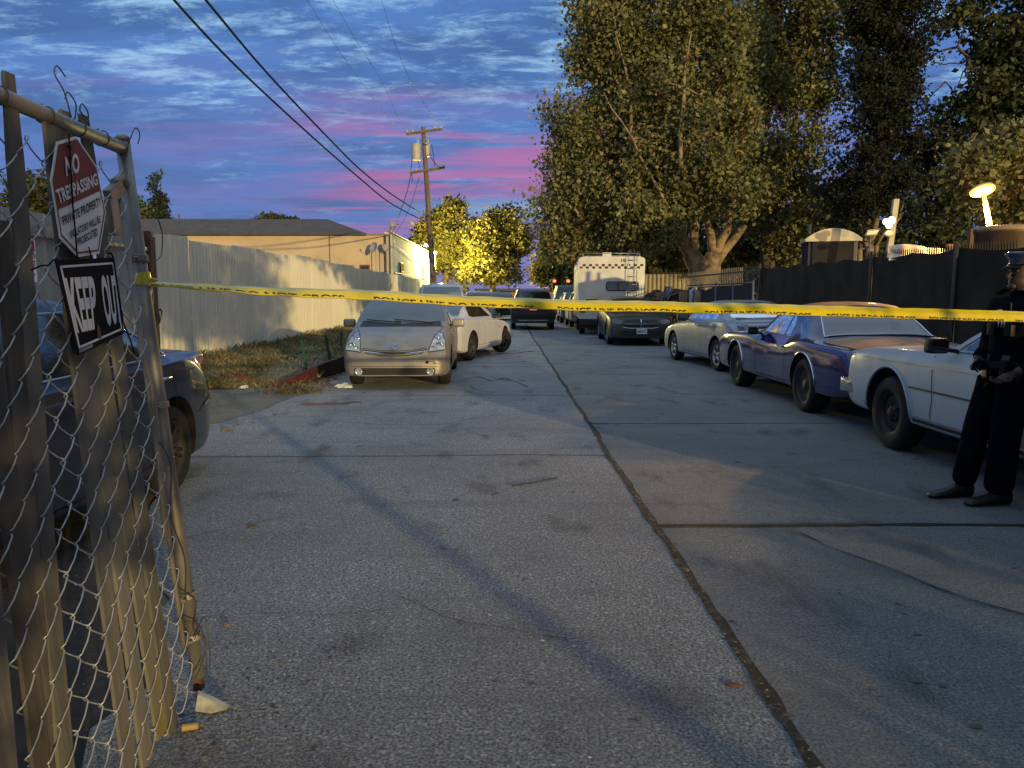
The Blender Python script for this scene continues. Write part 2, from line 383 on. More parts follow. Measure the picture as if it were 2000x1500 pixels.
joint('cross_joint', [(-3.0, 7.05), (-1.1, 7.08), (.0, 7.14), (JX(7.1)-.02, 7.12)], .018, CM2, .004)
joint('cross_joint', [(-2.7, 11.4), (-1, 11.5), (JX(11.5)-.03, 11.5)], .02, CM2)
for y in (16.2, 20.7, 25.2, 29.7, 34.2, 40): joint('cross_joint', [(-3.0, y), (JX(y)-.02, y+.03)], .03, CM2); joint('cross_joint', [(JX(y)+.03, y-1.6), (6.4, y-1.6)], .03, CM2)
joint('road_crack', [tuple(gnd(u, v)[:2]) for u, v in ((1563, 1042), (1610, 1066), (1660, 1085), (1740, 1112), (1830, 1150), (1900, 1175), (2000, 1202), (2100, 1228))], .010, CM, .008, 1.3, .02)
joint('road_crack', [tuple(gnd(u, v)[:2]) for u, v in ((960, 694), (985, 690), (1010, 690), (1042, 686))], .09, CM, .004, .9, .1)
joint('road_crack', [tuple(gnd(u, v)[:2]) for u, v in ((905, 741), (935, 736), (960, 745), (985, 738), (1012, 748), (1030, 756))], .035, CM2, .006, .9, .1)
def rcrack(u, v, ang, n, w):
    p = gnd(u, v); x, y = p.x, p.y; P = [(x, y)]; a = R(ang)
    for i in range(n):
        a += random.uniform(-.45, .45)*.6; x += math.cos(a)*.16; y += math.sin(a)*.16*(1 if abs(math.sin(a)) < .5 else 1.2); P.append((x, y))
    joint('road_crack', P, w, CM2, .005+random.random()*.002, .9, .04)
    return P
for u, v, ang, n, w in ((560, 1010, 200, 7, .006), (860, 830, 175, 9, .010), (860, 830, 30, 6, .008), (1230, 700, 5, 8, .02), (720, 800, 190, 7, .012), (1010, 770, 160, 8, .012), (1120, 1250, 150, 6, .005), (760, 1190, 190, 8, .005), (1640, 900, 5, 8, .008)): rcrack(u, v, ang, n, w)
# stains painted on the slab by use: real marks with their own outline
def stain(name, cx, cy, rx, ry, m, z=.004, n=40, amp=.5):
    P = []
    for k in range(n):
        a = 2*math.pi*k/n; f = 1+amp*noise.noise((math.cos(a)*1.7+cx, math.sin(a)*1.7+cy, .3)); P.append((cx+rx*f*math.cos(a), cy+ry*f*math.sin(a)))
    return sheet(name, P, z, m)
SM = mat('rust_stain', (.21, .095, .065), .9, noise_amt=.5, nscale=6); 
p = gnd(640, 789); stain('rust_stain', p.x, p.y, .36, .10, SM, .006, amp=1.0); p = gnd(690, 786); stain('rust_stain', p.x, p.y, .14, .05, SM, .008, amp=.9)
OM = mat('oil_stain', (.085, .085, .085), .55, noise_amt=.4, nscale=7)
for u, v, a, b in ((1790, 1240, .018, .012), (1752, 1180, .014, .01), (1840, 1340, .018, .014), (1310, 1262, .01, .008), (1905, 1420, .022, .014), (1700, 1345, .014, .01), (1790, 1333, .02, .010), (1640, 1160, .012, .008)):
    p = gnd(u, v); stain('oil_stain', p.x, p.y, a, b, OM, .005, 24, .9)
# grassy verge behind the red board
def verge():
    pts = [(-7.0, 11.6), (-5.6, 12.9), (-4.6, 12.95), (-3.95, 12.6), (-3.5, 13.3), (-3.36, 15), (-3.42, 24), (-3.7, 42), (-3.8, 70), (-7.6, 70), (-7.0, 40)]
    bm = bmesh.new(); bm.faces.new([bm.verts.new((x, y, 0)) for x, y in pts])
    for k in range(12, 70, 1):
        bmesh.ops.bisect_plane(bm, geom=bm.verts[:]+bm.edges[:]+bm.faces[:], plane_co=(0, k, 0), plane_no=(0, 1, 0))
    for k in (-6.5, -6, -5.5, -5, -4.5, -4, -3.7): bmesh.ops.bisect_plane(bm, geom=bm.verts[:]+bm.edges[:]+bm.faces[:], plane_co=(k, 0, 0), plane_no=(1, 0, 0))
    for v in bm.verts: v.co.z = vz(v.co.x, v.co.y)
    if sum(f.normal.z for f in bm.faces) < 0: bmesh.ops.reverse_faces(bm, faces=bm.faces)
    me = bpy.data.meshes.new('verge'); bm.to_mesh(me); bm.free(); struct(link('verge', me, mat('verge_soil', (.16, .14, .085), .95, noise_amt=.4, nscale=4, bump=.5), smooth=1))
def vz(x, y):
    t = min(1, max(0, (y-12.9)/2.2)); s = .5 if x < -6.2 else 1
    return .01+.20*t*t*(3-2*t)*1.0 + .03*noise.noise((x*.8, y*.6, 0))*t
verge()
def grass():
    vs = []; fs = []
    def blade(x, y, z, h, w, lean):
        a = random.uniform(0, 6.28); dx, dy = math.cos(a)*w, math.sin(a)*w; l = random.uniform(0, 6.28); n = len(vs); lx, ly = math.cos(l)*lean*h, math.sin(l)*lean*h
        vs.extend([(x-dx, y-dy, z), (x+dx, y+dy, z), (x+lx*.5+dx*.5, y+ly*.5+dy*.5, z+h*.6), (x+lx, y+ly, z+h*.95)]); fs.extend([(n, n+1, n+2), (n, n+2, n+3)])
    k = 0
    while k < 26000:
        y = 12.4+(random.random()**2.2)*40; x = random.uniform(-6.75, -3.42)
        if y < 13.6 and x > -3.3-(14.2-y)*.7: continue
        d = noise.noise((x*1.1, y*.7, 5))
        if d < -.1 and random.random() < .7: continue
        near = max(0, 1-(x+6.7)/1.2)
        blade(x, y, vz(x, y)-.005, random.uniform(.03, .09)*(1+1.6*near*random.random()+max(0, d)*1.5), .006+.00035*y, random.uniform(.3, 1.2)); k += 1
    for cx, cy, n_, sx, sy in ((-5.2, 13.0, 2200, 1.2, .22), (-3.4, 11.9, 700, .5, .5), (-4.3, 12.8, 1200, .6, .3), (-6.5, 12.2, 900, .4, 1.0)):
        for _ in range(n_): blade(random.gauss(cx, sx*.5), random.gauss(cy, sy*.5), .0, random.uniform(.03, .11), .005, random.uniform(.3, 1.3))
    me = bpy.data.meshes.new('grass'); me.from_pydata(vs, [], fs)
    m = leafmat('dry_grass', (.085, .085, .035), (.19, .16, .075), (.33, .26, .13), .8, .15)
    tag(link('grass', me, m), 'dry yellow-green grass on the verge below the corrugated fence', kind='stuff')
grass()
def debris():
    mb = MB(); ml = [mat('dead_leaf', (.17, .095, .045), .9), mat('paper_scrap', (.6, .6, .58), .8), mat('twig', (.05, .04, .03), .9), mat('pale_leaf', (.30, .24, .14), .9)]
    def bit(x, y, z, s, mi):
        a = random.uniform(0, 6.28); n = 5; pts = []
        for k in range(n):
            t = a+2*math.pi*k/n; r_ = s*random.uniform(.5, 1.1); pts.append((x+r_*math.cos(t), y+r_*.7*math.sin(t), z+.004+random.uniform(0, s*.35)))
        mb.add(pts, [tuple(range(n))], mi)
    for _ in range(520):    # leaves gathered at the red board
        t = random.random(); x = -3.55+random.gauss(.25, .16)+t*.1; y = 11.8+t*5; bit(x, y, .0, random.uniform(.015, .045), random.choice((0, 0, 3, 3, 2)))
    for _ in range(260):
        bit(random.uniform(-5.8, -2.9), random.uniform(8.5, 13), .0, random.uniform(.01, .035), random.choice((0, 3, 2, 2)))
    for _ in range(150):
        y = 1.7+random.random()**1.6*12; x = random.uniform(-1.9, .6) if random.random() < .7 else random.uniform(-3, 4); bit(x, y, .0, random.uniform(.003, .012), random.choice((0, 1, 2, 2, 3)))
    for _ in range(420):    # crumbs in the long joint
        y = 1.6+random.random()*10; bit(JX(y)+random.gauss(0, .018), y, .004, random.uniform(.004, .012), random.choice((0, 3, 3, 2)))
    for _ in range(330):
        y = 1.8+random.random()*6; bit(-1.55+random.gauss(0, .45)-.12*y, y, .0, random.uniform(.002, .0075)*(1+y*.08), random.choice((0, 1, 1, 2, 2, 3)))
    for _ in range(160): bit(random.gauss(-.95, .12), random.uniform(1.7, 3.2), 0, random.uniform(.004, .014), random.choice((0, 2, 3)))
    tag(link('litter', mb.mesh('litter', False), ml), 'small dead leaves, crumbs and paper bits on the ground', kind='stuff')
debris()
# ------------------------------------------------------------ corrugated fence on the left
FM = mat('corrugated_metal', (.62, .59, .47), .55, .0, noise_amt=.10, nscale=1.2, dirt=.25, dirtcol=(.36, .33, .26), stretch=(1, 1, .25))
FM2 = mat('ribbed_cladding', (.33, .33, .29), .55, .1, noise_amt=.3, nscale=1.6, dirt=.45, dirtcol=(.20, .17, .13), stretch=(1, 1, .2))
RUST = mat('rusty_post', (.12, .055, .030), .9, noise_amt=.6, nscale=14, bump=.3); PIPE = mat('galvanised_pipe', (.36, .355, .33), .42, .65, noise_amt=.3, nscale=14, dirt=.7, dirtcol=(.24, .15, .08), stretch=(1, 1, .4))
def fx(y): return -6.62 - .0045*(y-14) - (.012*(y-30) if y > 30 else 0)
def fence_left():
    r = thing('corrugated_fence', 'tall corrugated metal fence along the left side of the street', 'fence', (0, 0, 0))
    def panel_(y0, y1, zt0, zt1, pitch, amp, m, dz=0.0, sub=6):
        vs = []; fs = []; n = int((y1-y0)/pitch*sub); xo = random.uniform(-.012, .012)
        for i in range(n+1):
            y = y0+(y1-y0)*i/n; ph = (y-y0)/pitch*2*math.pi; s = math.sin(ph); s = math.copysign(abs(s)**.6, s) if amp > .02 else s
            x = fx(y)+amp*s+xo; vs += [(x, y, -.05), (x+.01*math.sin(y*3), y, 1.3), (x, y, zt0+(zt1-zt0)*i/n)]
        for i in range(n): fs += [(3*i, 3*i+1, 3*i+4, 3*i+3), (3*i+1, 3*i+2, 3*i+5, 3*i+4)]
        me = bpy.data.meshes.new('fence_panel'); me.from_pydata(vs, [], fs); link('fence_panel', me, m, r, 1)
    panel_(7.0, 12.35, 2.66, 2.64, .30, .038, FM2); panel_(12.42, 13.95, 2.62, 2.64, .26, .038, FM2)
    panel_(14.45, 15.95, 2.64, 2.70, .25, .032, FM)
    zs = [2.60, 2.66, 2.64, 2.71, 2.69, 2.66, 2.70, 2.64, 2.69, 2.66, 2.71, 2.66, 2.69, 2.72, 2.66, 2.7, 2.68, 2.71, 2.66, 2.7]
    y = 15.95
    for i, z in enumerate(zs): panel_(y, y+2.44, z+.02, z+.05, .174, .034, FM); y += 2.44
    m = MB(); m.box((fx(14.1)+.05, 14.06, 1.30), (.10, .12, 2.7), rx=.0); m.box((fx(14.3)+.0, 14.28, 1.28), (.05, .26, 2.6)); m.build('gate_post', RUST, r, bevel=.01)
    m = MB(); m.box((fx(14)+.14, 14.06, 1.12), (.09, .16, .13)); m.tube([(fx(14)+.15, 14.0, 1.18), (fx(14)+.19, 14.1, 1.25), (fx(14)+.15, 14.25, 1.2), (fx(14)+.16, 14.1, 1.0), (fx(14)+.13, 14.05, .9)], .018, 6); m.build('lock_chain', mat('lock_steel', (.07, .07, .07), .5, .5), r, bevel=.008)
    m = MB(); m.box((fx(10)+.06, 10.6, 2.33), (.05, 6.6, .06)); m.box((fx(10)+.06, 10.6, .5), (.05, 6.6, .06)); m.box((fx(10)+.06, 10.9, 2.40), (.05, .9, .12)); m.build('gate_rail', PIPE, r, bevel=.008)
fence_left()
def sign_wall(name, label, q, body_polys, face, letters, cat='sign', nrm=Vector((1, 0, 0)), thick=.004):
    """q: corner points; body_polys [(pts, mat, off)]; letters [(text, rect, mat, bold)]"""
    mb = MB(); poly_on(mb, body_polys[0][0], q, thick, nrm, thick); o = mb.build(name, face, None); tag(o, label, cat)
    for i, (P, m, off, nm) in enumerate(body_polys[1:]):
        mb = MB(); poly_on(mb, P, q, thick+off, nrm); mb.build(nm, m, o, clean=False)
    for t, rect, m, bold in letters:
        mb = MB(); text_on(mb, t, q, rect, thick+.0022, nrm, bold); mb.build('lettering', m, o, clean=False)
    return o
SW = mat('sign_white', (.76, .78, .80), .5, noise_amt=.1, nscale=20); SR = mat('sign_red', (.30, .014, .02), .45); SMR = mat('sign_maroon', (.155, .012, .022), .5, noise_amt=.2, nscale=30); SB = mat('sign_black', (.010, .010, .012), .75, spec=.15, noise_amt=.3, nscale=20); SIW = mat('sign_letter_white', (.66, .68, .70), .5)
def wq(u0, u1, v0, v1, off=.07):     # rectangle lying on the left fence, from the photograph's pixels
    def P(u, v):
        d = ray(u, v); X = -6.60+off; t = X/d.x; return Vector((0, 0, 1.5))+d*t
    a, b = P(u0, v1), P(u1, v1); c_, d_ = P(u1, v0), P(u0, v0)
    zb = (a.z+b.z)/2; zt = (c_.z+d_.z)/2
    return [Vector((a.x, a.y, zb)), Vector((a.x, b.y, zb)), Vector((a.x, b.y, zt)), Vector((a.x, a.y, zt))]
q = wq(38, 73, 466, 551)
sign_wall('parking_sign', 'red and white NO PARKING ANY TIME sign on the fence above the navy sedan', q, [(rr(0, 1, 0, 1, .06),), (rr(.05, .95, .70, .96, .05), SR, .001, 'red_field'), (rr(.05, .95, .46, .50, .005), SR, .001, 'red_bar'), ([(.15, .13), (.6, .13), (.6, .06), (.9, .18), (.6, .30), (.6, .23), (.15, .23)], SR, .001, 'arrow')], SW,
          [('NO', (.2, .74, .8, .92), SIW, .03), ('PARKING', (.08, .54, .92, .67), SR, .03), ('ANY TIME', (.08, .33, .92, .44), SR, .03)])
q = wq(276, 301, 560, 596, .11)
sign_wall('keep_out_sign', 'small black KEEP OUT sign on the fence beside the rusty gate post', q, [([(0, 0), (1, 0), (1, 1), (0, 1)],), ([(.04, .04), (.96, .04), (.96, .07), (.04, .07)], SW, .001, 'border'), ([(.04, .93), (.96, .93), (.96, .96), (.04, .96)], SW, .001, 'border'), ([(.92, .04), (.96, .04), (.96, .96), (.92, .96)], SW, .001, 'border')], SB,
          [('KEEP', (.10, .54, .90, .86), SIW, .03), ('OUT', (.22, .14, .80, .46), SIW, .03)])
# red board and stakes
BM_ = mat('red_board', (.075, .019, .018), .75, noise_amt=.45, nscale=9, bump=.3, stretch=(1, 1, .3))
def boards():
    P = [(-4.02, 12.55, .015), (-3.78, 12.75, .10), (-3.62, 13.0, .17), (-3.5, 13.5, .24), (-3.38, 14.4, .29), (-3.32, 15.5, .31), (-3.32, 17.5, .32)]
    m = MB(); vs = []; fs = []
    for x, y, z in P: vs += [(x, y, -.03), (x, y, z), (x-.045, y+.02, z), (x-.045, y+.02, -.03)]
    n = len(P)
    for i in range(n-1):
        for k in range(4): fs.append((4*i+k, 4*i+(k+1) % 4, 4*i+4+(k+1) % 4, 4*i+4+k))
    fs += [(3, 2, 1, 0), tuple(4*(n-1)+k for k in range(4))]
    m.add(vs, fs); o = m.build('retaining_board', BM_, None, 30); tag(o, 'dark red timber board holding up the grass beside the tan hatchback', 'board')
    m = MB(); m.tube([(-5.9, 14.2, .06), (-5.3, 13.75, .07), (-4.7, 13.25, .07), (-4.2, 12.95, .05)], [.05, .055, .05, .03], 8, flat=.6); o = m.build('fallen_board', mat('bright_red_board', (.20, .025, .02), .7, noise_amt=.5, nscale=8), None, 30); tag(o, 'low red timber edging lying in the dry grass', 'board')
boards()
GM = mat('green_stake', (.012, .07, .050), .6, noise_amt=.4, nscale=14)
for i, (u0, v0, u1, v1, Y, lb) in enumerate(((587, 664, 599, 719, 14.0, 'green metal stake leaning in the grass, the nearer one'), (634, 655, 645, 706, 15.0, 'dark green stake leaning beside the red board, nearest the hatchback'), (668, 648, 668, 676, 18.5, 'short dark stake just behind the left front of the hatchback'))):
    a = at(u0, v0, Y); b = at(u1, v1, Y); b.z = vz(b.x, b.y)-.1 if i < 2 else .1
    m = MB(); t = (a-b)
    m.box((0, 0, t.length/2), (.045, .006, t.length)); m.box((0, .02, t.length/2), (.006, .04, t.length))
    for k in range(6): m.box((0, -.006, .2+k*.08), (.012, .008, .012))
    o = m.build('fence_stake', GM, None); o.location = b; o.rotation_euler = t.to_track_quat('Z', 'Y').to_euler(); tag(o, lb, 'stake', 'green stakes in the verge')
# crumpled litter things
def crumple(name, label, cat, p, s, m, seed, sc=(1, .7, .5)):
    mb = MB(); mb.sphere((0, 0, 0), 1, 14, 9); vs = []
    for v in mb.v:
        V = Vector(v); f = 1+.55*noise.noise((V.x*2+seed, V.y*2, V.z*2)); vs.append((V.x*f*s*sc[0], V.y*f*s*sc[1], max(-.2, V.z*f)*s*sc[2]+.2*s*sc[2]))
    mb.v = vs; o = mb.build(name, m, None, 30); o.location = p; tag(o, label, cat)
WH = mat('white_plastic', (.62, .62, .58), .5, noise_amt=.3, nscale=10)
crumple('crumpled_cup', 'crumpled white cup by the left front wheel of the tan hatchback', 'litter', gnd(672, 757), .11, WH, 1, (1.3, .7, .5))
crumple('paper_scrap', 'white paper scrap on the dirt below the dry grass', 'litter', gnd(475, 758), .07, WH, 3, (1.2, .8, .5))
crumple('dead_leaf', 'curled brown leaf on the concrete right of the gate post', 'leaf', gnd(495, 1030), .03, mat('brown_leaf', (.11, .07, .04), .9), 5, (1.3, .9, .35))
crumple('dead_leaf', 'curled brown leaf on the dirt by the navy sedan bumper', 'leaf', gnd(443, 842), .06, mat('tan_leaf', (.17, .12, .075), .9), 6, (1.3, .8, .35))
crumple('rusty_plate', 'small rusty metal piece on the concrete left of the long joint', 'scrap', gnd(1434, 1339), .022, mat('rust_piece', (.12, .06, .03), .8), 8, (1.5, .7, .3))
crumple('stone', 'small brown stone on the concrete right of the gate post foot', 'stone', gnd(443, 1222), .016, mat('stone', (.13, .105, .075), .9), 9, (1.2, .8, .8))
m = MB(); m.tube([gnd(1000, 951)+Vector((0, 0, .01)), gnd(1045, 944)+Vector((0, 0, .012)), gnd(1088, 935)+Vector((0, 0, .01))], .006, 5); tag(m.build('twig', mat('dark_twig', (.04, .035, .03), .9), None), 'thin dark twig lying on the concrete in the left lane', 'twig')

# ------------------------------------------------------------ building on the left
STU = mat('stucco_tan', (.50, .40, .27), .9, noise_amt=.14, nscale=.9, bump=.25, bscale=30, dirt=.25, dirtcol=(.36, .28, .19))
STW = mat('stucco_white', (.58, .56, .50), .9, noise_amt=.2, nscale=1.2, bump=.25, bscale=20, dirt=.35, dirtcol=(.30, .28, .24))
ROOF = mat('grey_roofing', (.075, .072, .075), .9, noise_amt=.25, nscale=2, bump=.2)
BX = -7.35
def building():
    r = thing('warehouse', 'low tan stucco building with a dark hip roof behind the corrugated fence', 'building', (0, 0, 0))
    m = MB(); m.box(((BX-24)/2-.0, 46.1, 2.55), (-(-24-BX), .2, 5.1)); m.build('front_wall', STU, r)
    m = MB(); m.box((BX-.1, 57.7, 2.62), (.2, 23.0, 5.24)); m.box(((BX-24)/2, 69.1, 2.5), (16.6, .2, 5.0)); m.box((-24, 57.6, 2.5), (.2, 22.8, 5.0)); m.build('side_wall', STW, r)
    m = MB(); m.add([(-24.4, 45.7, 5.02), (BX-1.2, 45.7, 5.02), (BX-1.2, 69, 5.02), (-24.4, 69, 5.02), (-22.6, 47.9, 6.15), (BX-4.0, 47.9, 6.15), (BX-4.0, 67, 6.15), (-22.6, 67, 6.15),
                     (-24.4, 45.7, 5.12), (BX-1.2, 45.7, 5.12), (BX-1.2, 69, 5.12), (-24.4, 69, 5.12)],
                    [(8, 9, 5, 4), (9, 10, 6, 5), (10, 11, 7, 6), (11, 8, 4, 7), (4, 5, 6, 7), (0, 1, 9, 8), (1, 2, 10, 9), (2, 3, 11, 10), (3, 0, 8, 11), (0, 3, 2, 1)]); m.build('roof', ROOF, r)
    m = MB(); m.box(((BX-24)/2, 45.93, 5.07), (16.9, .16, .07)); m.box((BX+.06, 57.7, 5.28), (.16, 23.3, .07)); m.build('roof_edge', mat('metal_flashing', (.22, .17, .13), .6), r)
    m = MB(); m.tube([(BX+.10, 46.15, 0), (BX+.10, 46.15, 5.1)], .05, 8); m.tube([(BX-.12, 45.9, 1.0), (BX-.12, 45.9, 5.0)], .06, 8); m.build('downpipe', mat('downpipe', (.06, .055, .05), .7), r)
    m = MB(); m.tube([(BX+.1, 48, 2.9), (BX+.1, 68, 2.9)], .035, 6); m.tube([(BX+.1, 48, 4.6), (BX+.12, 58, 4.1), (BX+.1, 62, 4.4)], .02, 5); m.tube([(BX-3.4, 45.92, 3.4), (BX-3.4, 45.92, 5.0)], .02, 5); m.build('conduit', mat('grey_conduit', (.15, .15, .15), .6), r)
    m = MB(); m.box((BX-1.35, 45.95, 2.95), (.55, .14, .7)); w = m.build('window', mat('red_frame', (.18, .03, .025), .6), r)
    m = MB(); m.box((BX-1.35, 45.87, 2.95), (.40, .04, .55)); m.build('pane', M_glass, w)
    for y in (51.5,):
        m = MB(); m.box((BX+.02, y, 3.3), (.10, 1.5, .75)); w = m.build('window', mat('vent_frame', (.1, .1, .1), .6), r); m = MB(); m.box((BX+.08, y, 3.3), (.03, 1.3, .58)); m.build('pane', M_glass, w)
    m = MB(); m.box((BX+.03, 64.0, 3.1), (.12, .9, 2.0)); m.build('door', mat('brown_door', (.16, .10, .06), .7), r)
    return r
M_glass = mat('dark_window_pane', (.015, .018, .022), .08, 0, 1.0)
building()
# wall flood lamp (lit) on the side wall
def floodlamp():
    p = Vector((BX+.55, 61.2, 5.45))
    r = thing('flood_lamp', 'bright flood lamp at the eave of the white side wall behind the utility pole', 'lamp', p)
    m = MB(); m.box((-.3, 0, .0), (.6, .05, .05)); m.build('bracket', PIPE, r)
    m = MB(); m.box((0, 0, 0), (.34, .34, .16)); h = m.build('lamp_head', M_glass, r, bevel=.03)
    m = MB(); m.box((0, 0, -.10), (.30, .30, .03)); m.build('lens', mat('lamp_lens_lit', (1, .9, .6), .3, emit=(1, .85, .45), estr=40), h)
    m = MB(); m.sphere((0.03, -.17, -.02), .09, 10, 8); m.build('bulb', mat('lamp_bulb_lit', (1, .9, .6), .3, emit=(1, .85, .45), estr=40), h)
    ld = bpy.data.lights.new('flood_light', 'POINT'); ld.energy = 2300; ld.color = (1.0, .80, .30); ld.shadow_soft_size = .12
    lo = bpy.data.objects.new('flood_light', ld); COL.objects.link(lo); lo.parent = r; lo.location = (.25, -.1, -.30)
floodlamp()
def lamp2():
    p = at(849, 494, 65.5); r = thing('flood_lamp', 'second flood lamp, on a thin post just right of the utility pole', 'lamp', (p.x, p.y, 0))
    m = MB(); m.tube([(0, .1, 0), (0, .1, p.z)], .06, 8); m.build('post', PIPE, r, 1)
    m = MB(); m.box((0, 0, p.z), (.3, .2, .3)); h = m.build('lamp_head', DM0, r, bevel=.03); m = MB(); m.sphere((.05, -.1, p.z), .11, 12, 8); m.build('bulb', bpy.data.materials['lamp_bulb_lit'], h, 1)
    ld = bpy.data.lights.new('tree_light', 'POINT'); ld.energy = 9500; ld.color = (1.0, .84, .22); ld.shadow_soft_size = .15
    lo = bpy.data.objects.new('tree_light', ld); COL.objects.link(lo); lo.parent = r; lo.location = (.5, .2, p.z+.1)
DM0 = mat('lamp_housing', (.2, .2, .2), .6)
lamp2()
# satellite dishes
DM = mat('dish_grey', (.28, .28, .29), .6)
def dish(label, p, az, s, up):
    r = thing('satellite_dish', label, 'antenna', p, az, 'satellite dishes by the warehouse roof')
    m = MB(); m.tube([(0, 0, -up), (0, 0, 0)], .025, 8); m.build('mast', DM, r)
    m = MB(); m.lathe([(0, 0), (s*.5, .03), (s*.85, .09), (s, .14), (s*.98, .16), (s*.83, .11), (0, .02)], (0, -1, .35), (0, -.05, .05), 24); d = m.build('reflector', DM, r, 1)
    m = MB(); m.tube([(0, -.1, -.1), (0, -.55, -.02), (0, -.6, .1)], .012, 6); m.box((0, -.6, .14), (.06, .08, .07)); m.build('feed_arm', PIPE, r)
dish('grey satellite dish on a thin mast in front of the warehouse corner', at(734, 487, 45.3), R(-40), .33, 1.4)
dish('second satellite dish beside the first, edge towards us', at(746, 487, 45.6), R(70), .28, 1.9)
dish('small satellite dish on the roof edge seen against the sky', at(762, 444, 46.3), R(60), .26, .45)

# ------------------------------------------------------------ utility pole and wires
WOOD = mat('weathered_pole', (.17, .135, .10), .9, noise_amt=.4, nscale=5, bump=.4, bscale=20, stretch=(1, 1, .15)); WIRE = mat('black_cable', (.012, .012, .014), .6)
TRANS = mat('transformer_grey', (.42, .40, .33), .55, noise_amt=.2, nscale=5)
def pole():
    Y = 43.0; base = gnd(848, 640); b = at(847, 560, Y); t = at(826, 248, Y); d = (t-b); b0 = b - d*((b.z)/d.z)
    r = thing('utility_pole', 'leaning wooden utility pole with two crossarms and two transformers', 'utility pole', b0)
    tt = t-b0
    m = MB(); m.tube([tt*(k/10) for k in range(11)], [.19-.008*k for k in range(11)], 12); m.build('pole', WOOD, r, 1)
    def on(v): return at(847-21*(560-v)/312, v, Y)-b0
    for v, u0, v0, u1, v1 in ((259, 793, 262, 864, 252), (333, 800, 338, 869, 327)):
        a = at(u0, v0, Y-.2)-b0; c_ = at(u1, v1, Y-.2)-b0; dd = c_-a; mid = (a+c_)/2
        m = MB(); m.box(mid, (dd.length, .11, .13), ry=-math.atan2(dd.z, dd.x)); arm = m.build('crossarm', WOOD, r)
        for f in (.03, .18, .8, .97):
            p = a+dd*f; m = MB(); m.lathe([(0, 0), (.05, 0), (.06, .05), (.035, .07), (.055, .10), (.03, .15), (0, .16)], (0, 0, 1), p+Vector((0, 0, .06)), 10); m.build('insulator', TRANS, arm, 1)
    for u, v0, v1, w in ((813, 283, 313, 17), (834, 281, 306, 12)):
        p = at(u, v1, Y-.30 if w > 15 else Y+.1)-b0; h = (v1-v0)*Y/1500; rad = w*.5*Y/1500
        m = MB(); m.lathe([(0, 0), (rad*.95, 0), (rad, .04), (rad, h*.92), (rad*.9, h), (0, h*1.03)], (0, 0, 1), p, 20); m.lathe([(0, 0), (.04, 0), (.05, .1), (.03, .22), (0, .24)], (0, 0, 1), p+Vector((rad*.4, 0, h)), 8); tr_ = m.build('transformer', TRANS, r, 30)
        m = MB(); m.box((p+on(300))/2+Vector((0, 0, h*.5)), (.35, .08, .08)); m.build('mount', WOOD, tr_)
    m = MB()
    def droop(a, c_, s, n=8): return [a.lerp(c_, k/n)+Vector((0, 0, -s*4*(k/n)*(1-k/n))) for k in range(n+1)]
    P = lambda u, v, dy=-.25: at(u, v, Y+dy)-b0
    for a, c_, s in ((P(806, 284), P(802, 333), .25), (P(806, 286), P(821, 331), -.1), (P(838, 300), P(868, 326), .25), (P(842, 282), P(849, 326), -.2), (P(804, 335), P(806, 354), .2), (P(824, 280), P(838, 280), .05)): m.tube(droop(a, c_, s), .018, 5)
    m.build('jumper_wire', WIRE, r)
    return b0
PB = pole()
def wire(name, label, pts, r0, sag=None, group='overhead cables'):
    m = MB(); m.tube(pts, r0, 6, mi=0); tag(m.build(name, WIRE, None, 1), label, 'cable', group)
def span(A, B, s, n=24): return [A.lerp(B, k/n)+Vector((0, 0, -s*4*(k/n)*(1-k/n))) for k in range(n+1)]
a = at(821, 415, 43)
A0 = at(402, 0, 15.0); A1 = at(560, 190, 20.5)
def fit(pts): 
    # smooth curve through photographed points at increasing distance
    return [Vector(p[:3]) for p in [(*q, 0) for q in sum([[tuple(x)] for x in pts], [])]]
def wcurve(uvs, Y0, Y1):
    n = len(uvs); us = [p[0] for p in uvs]; fv = pchip(uvs); out = []
    for k in range(41):
        u = us[0]+(us[-1]-us[0])*k/40; f = (u-us[0])/(us[-1]-us[0]); Y = 1/((1-f)/Y0+f/Y1); out.append(at(u, fv(u), Y))
    return out
wire('power_cable', 'thick black cable, the upper of the two crossing the sky to the pole', [Vector((-9.0, 9, 11.2))]+wcurve([(350, -62), (402, 0), (500, 118), (560, 184), (640, 268), (700, 328), (760, 376), (821, 416)], 16, 42.8), .028)
wire('power_cable', 'thick black cable, the lower of the two crossing the sky to the pole', [Vector((-9.6, 9, 10.9))]+wcurve([(290, -58), (340, 0), (440, 108), (560, 222), (640, 294), (700, 346), (760, 395), (830, 433)], 16, 42.8), .028)
for i, (P_, lb) in enumerate((([(560, -60), (600, 0), (660, 96), (720, 180), (775, 250)], 'faint thin wire high in the sky, left one of three'), ([(615, -60), (650, 0), (700, 86), (740, 150), (793, 262)], 'faint thin wire high in the sky, middle one of three'), ([(725, -60), (745, 0), (770, 80), (800, 155), (862, 252)], 'faint thin wire high in the sky, right one of three'))):
    wire('thin_wire', lb, wcurve(P_, 20, 42.6), [.004+.00012*k for k in range(41)])
wire('service_drop', 'thin cable from the lower crossarm down to the warehouse roof corner', [at(803, 340, 42.7), at(795, 375, 43.6), at(780, 420, 44.8), at(766, 455, 46.0)], .018)
wire('service_drop', 'second thin cable from the pole down to the warehouse roof corner', [at(819, 345, 42.7), at(806, 390, 43.8), at(790, 430, 45), at(772, 456, 46.2)], .012)
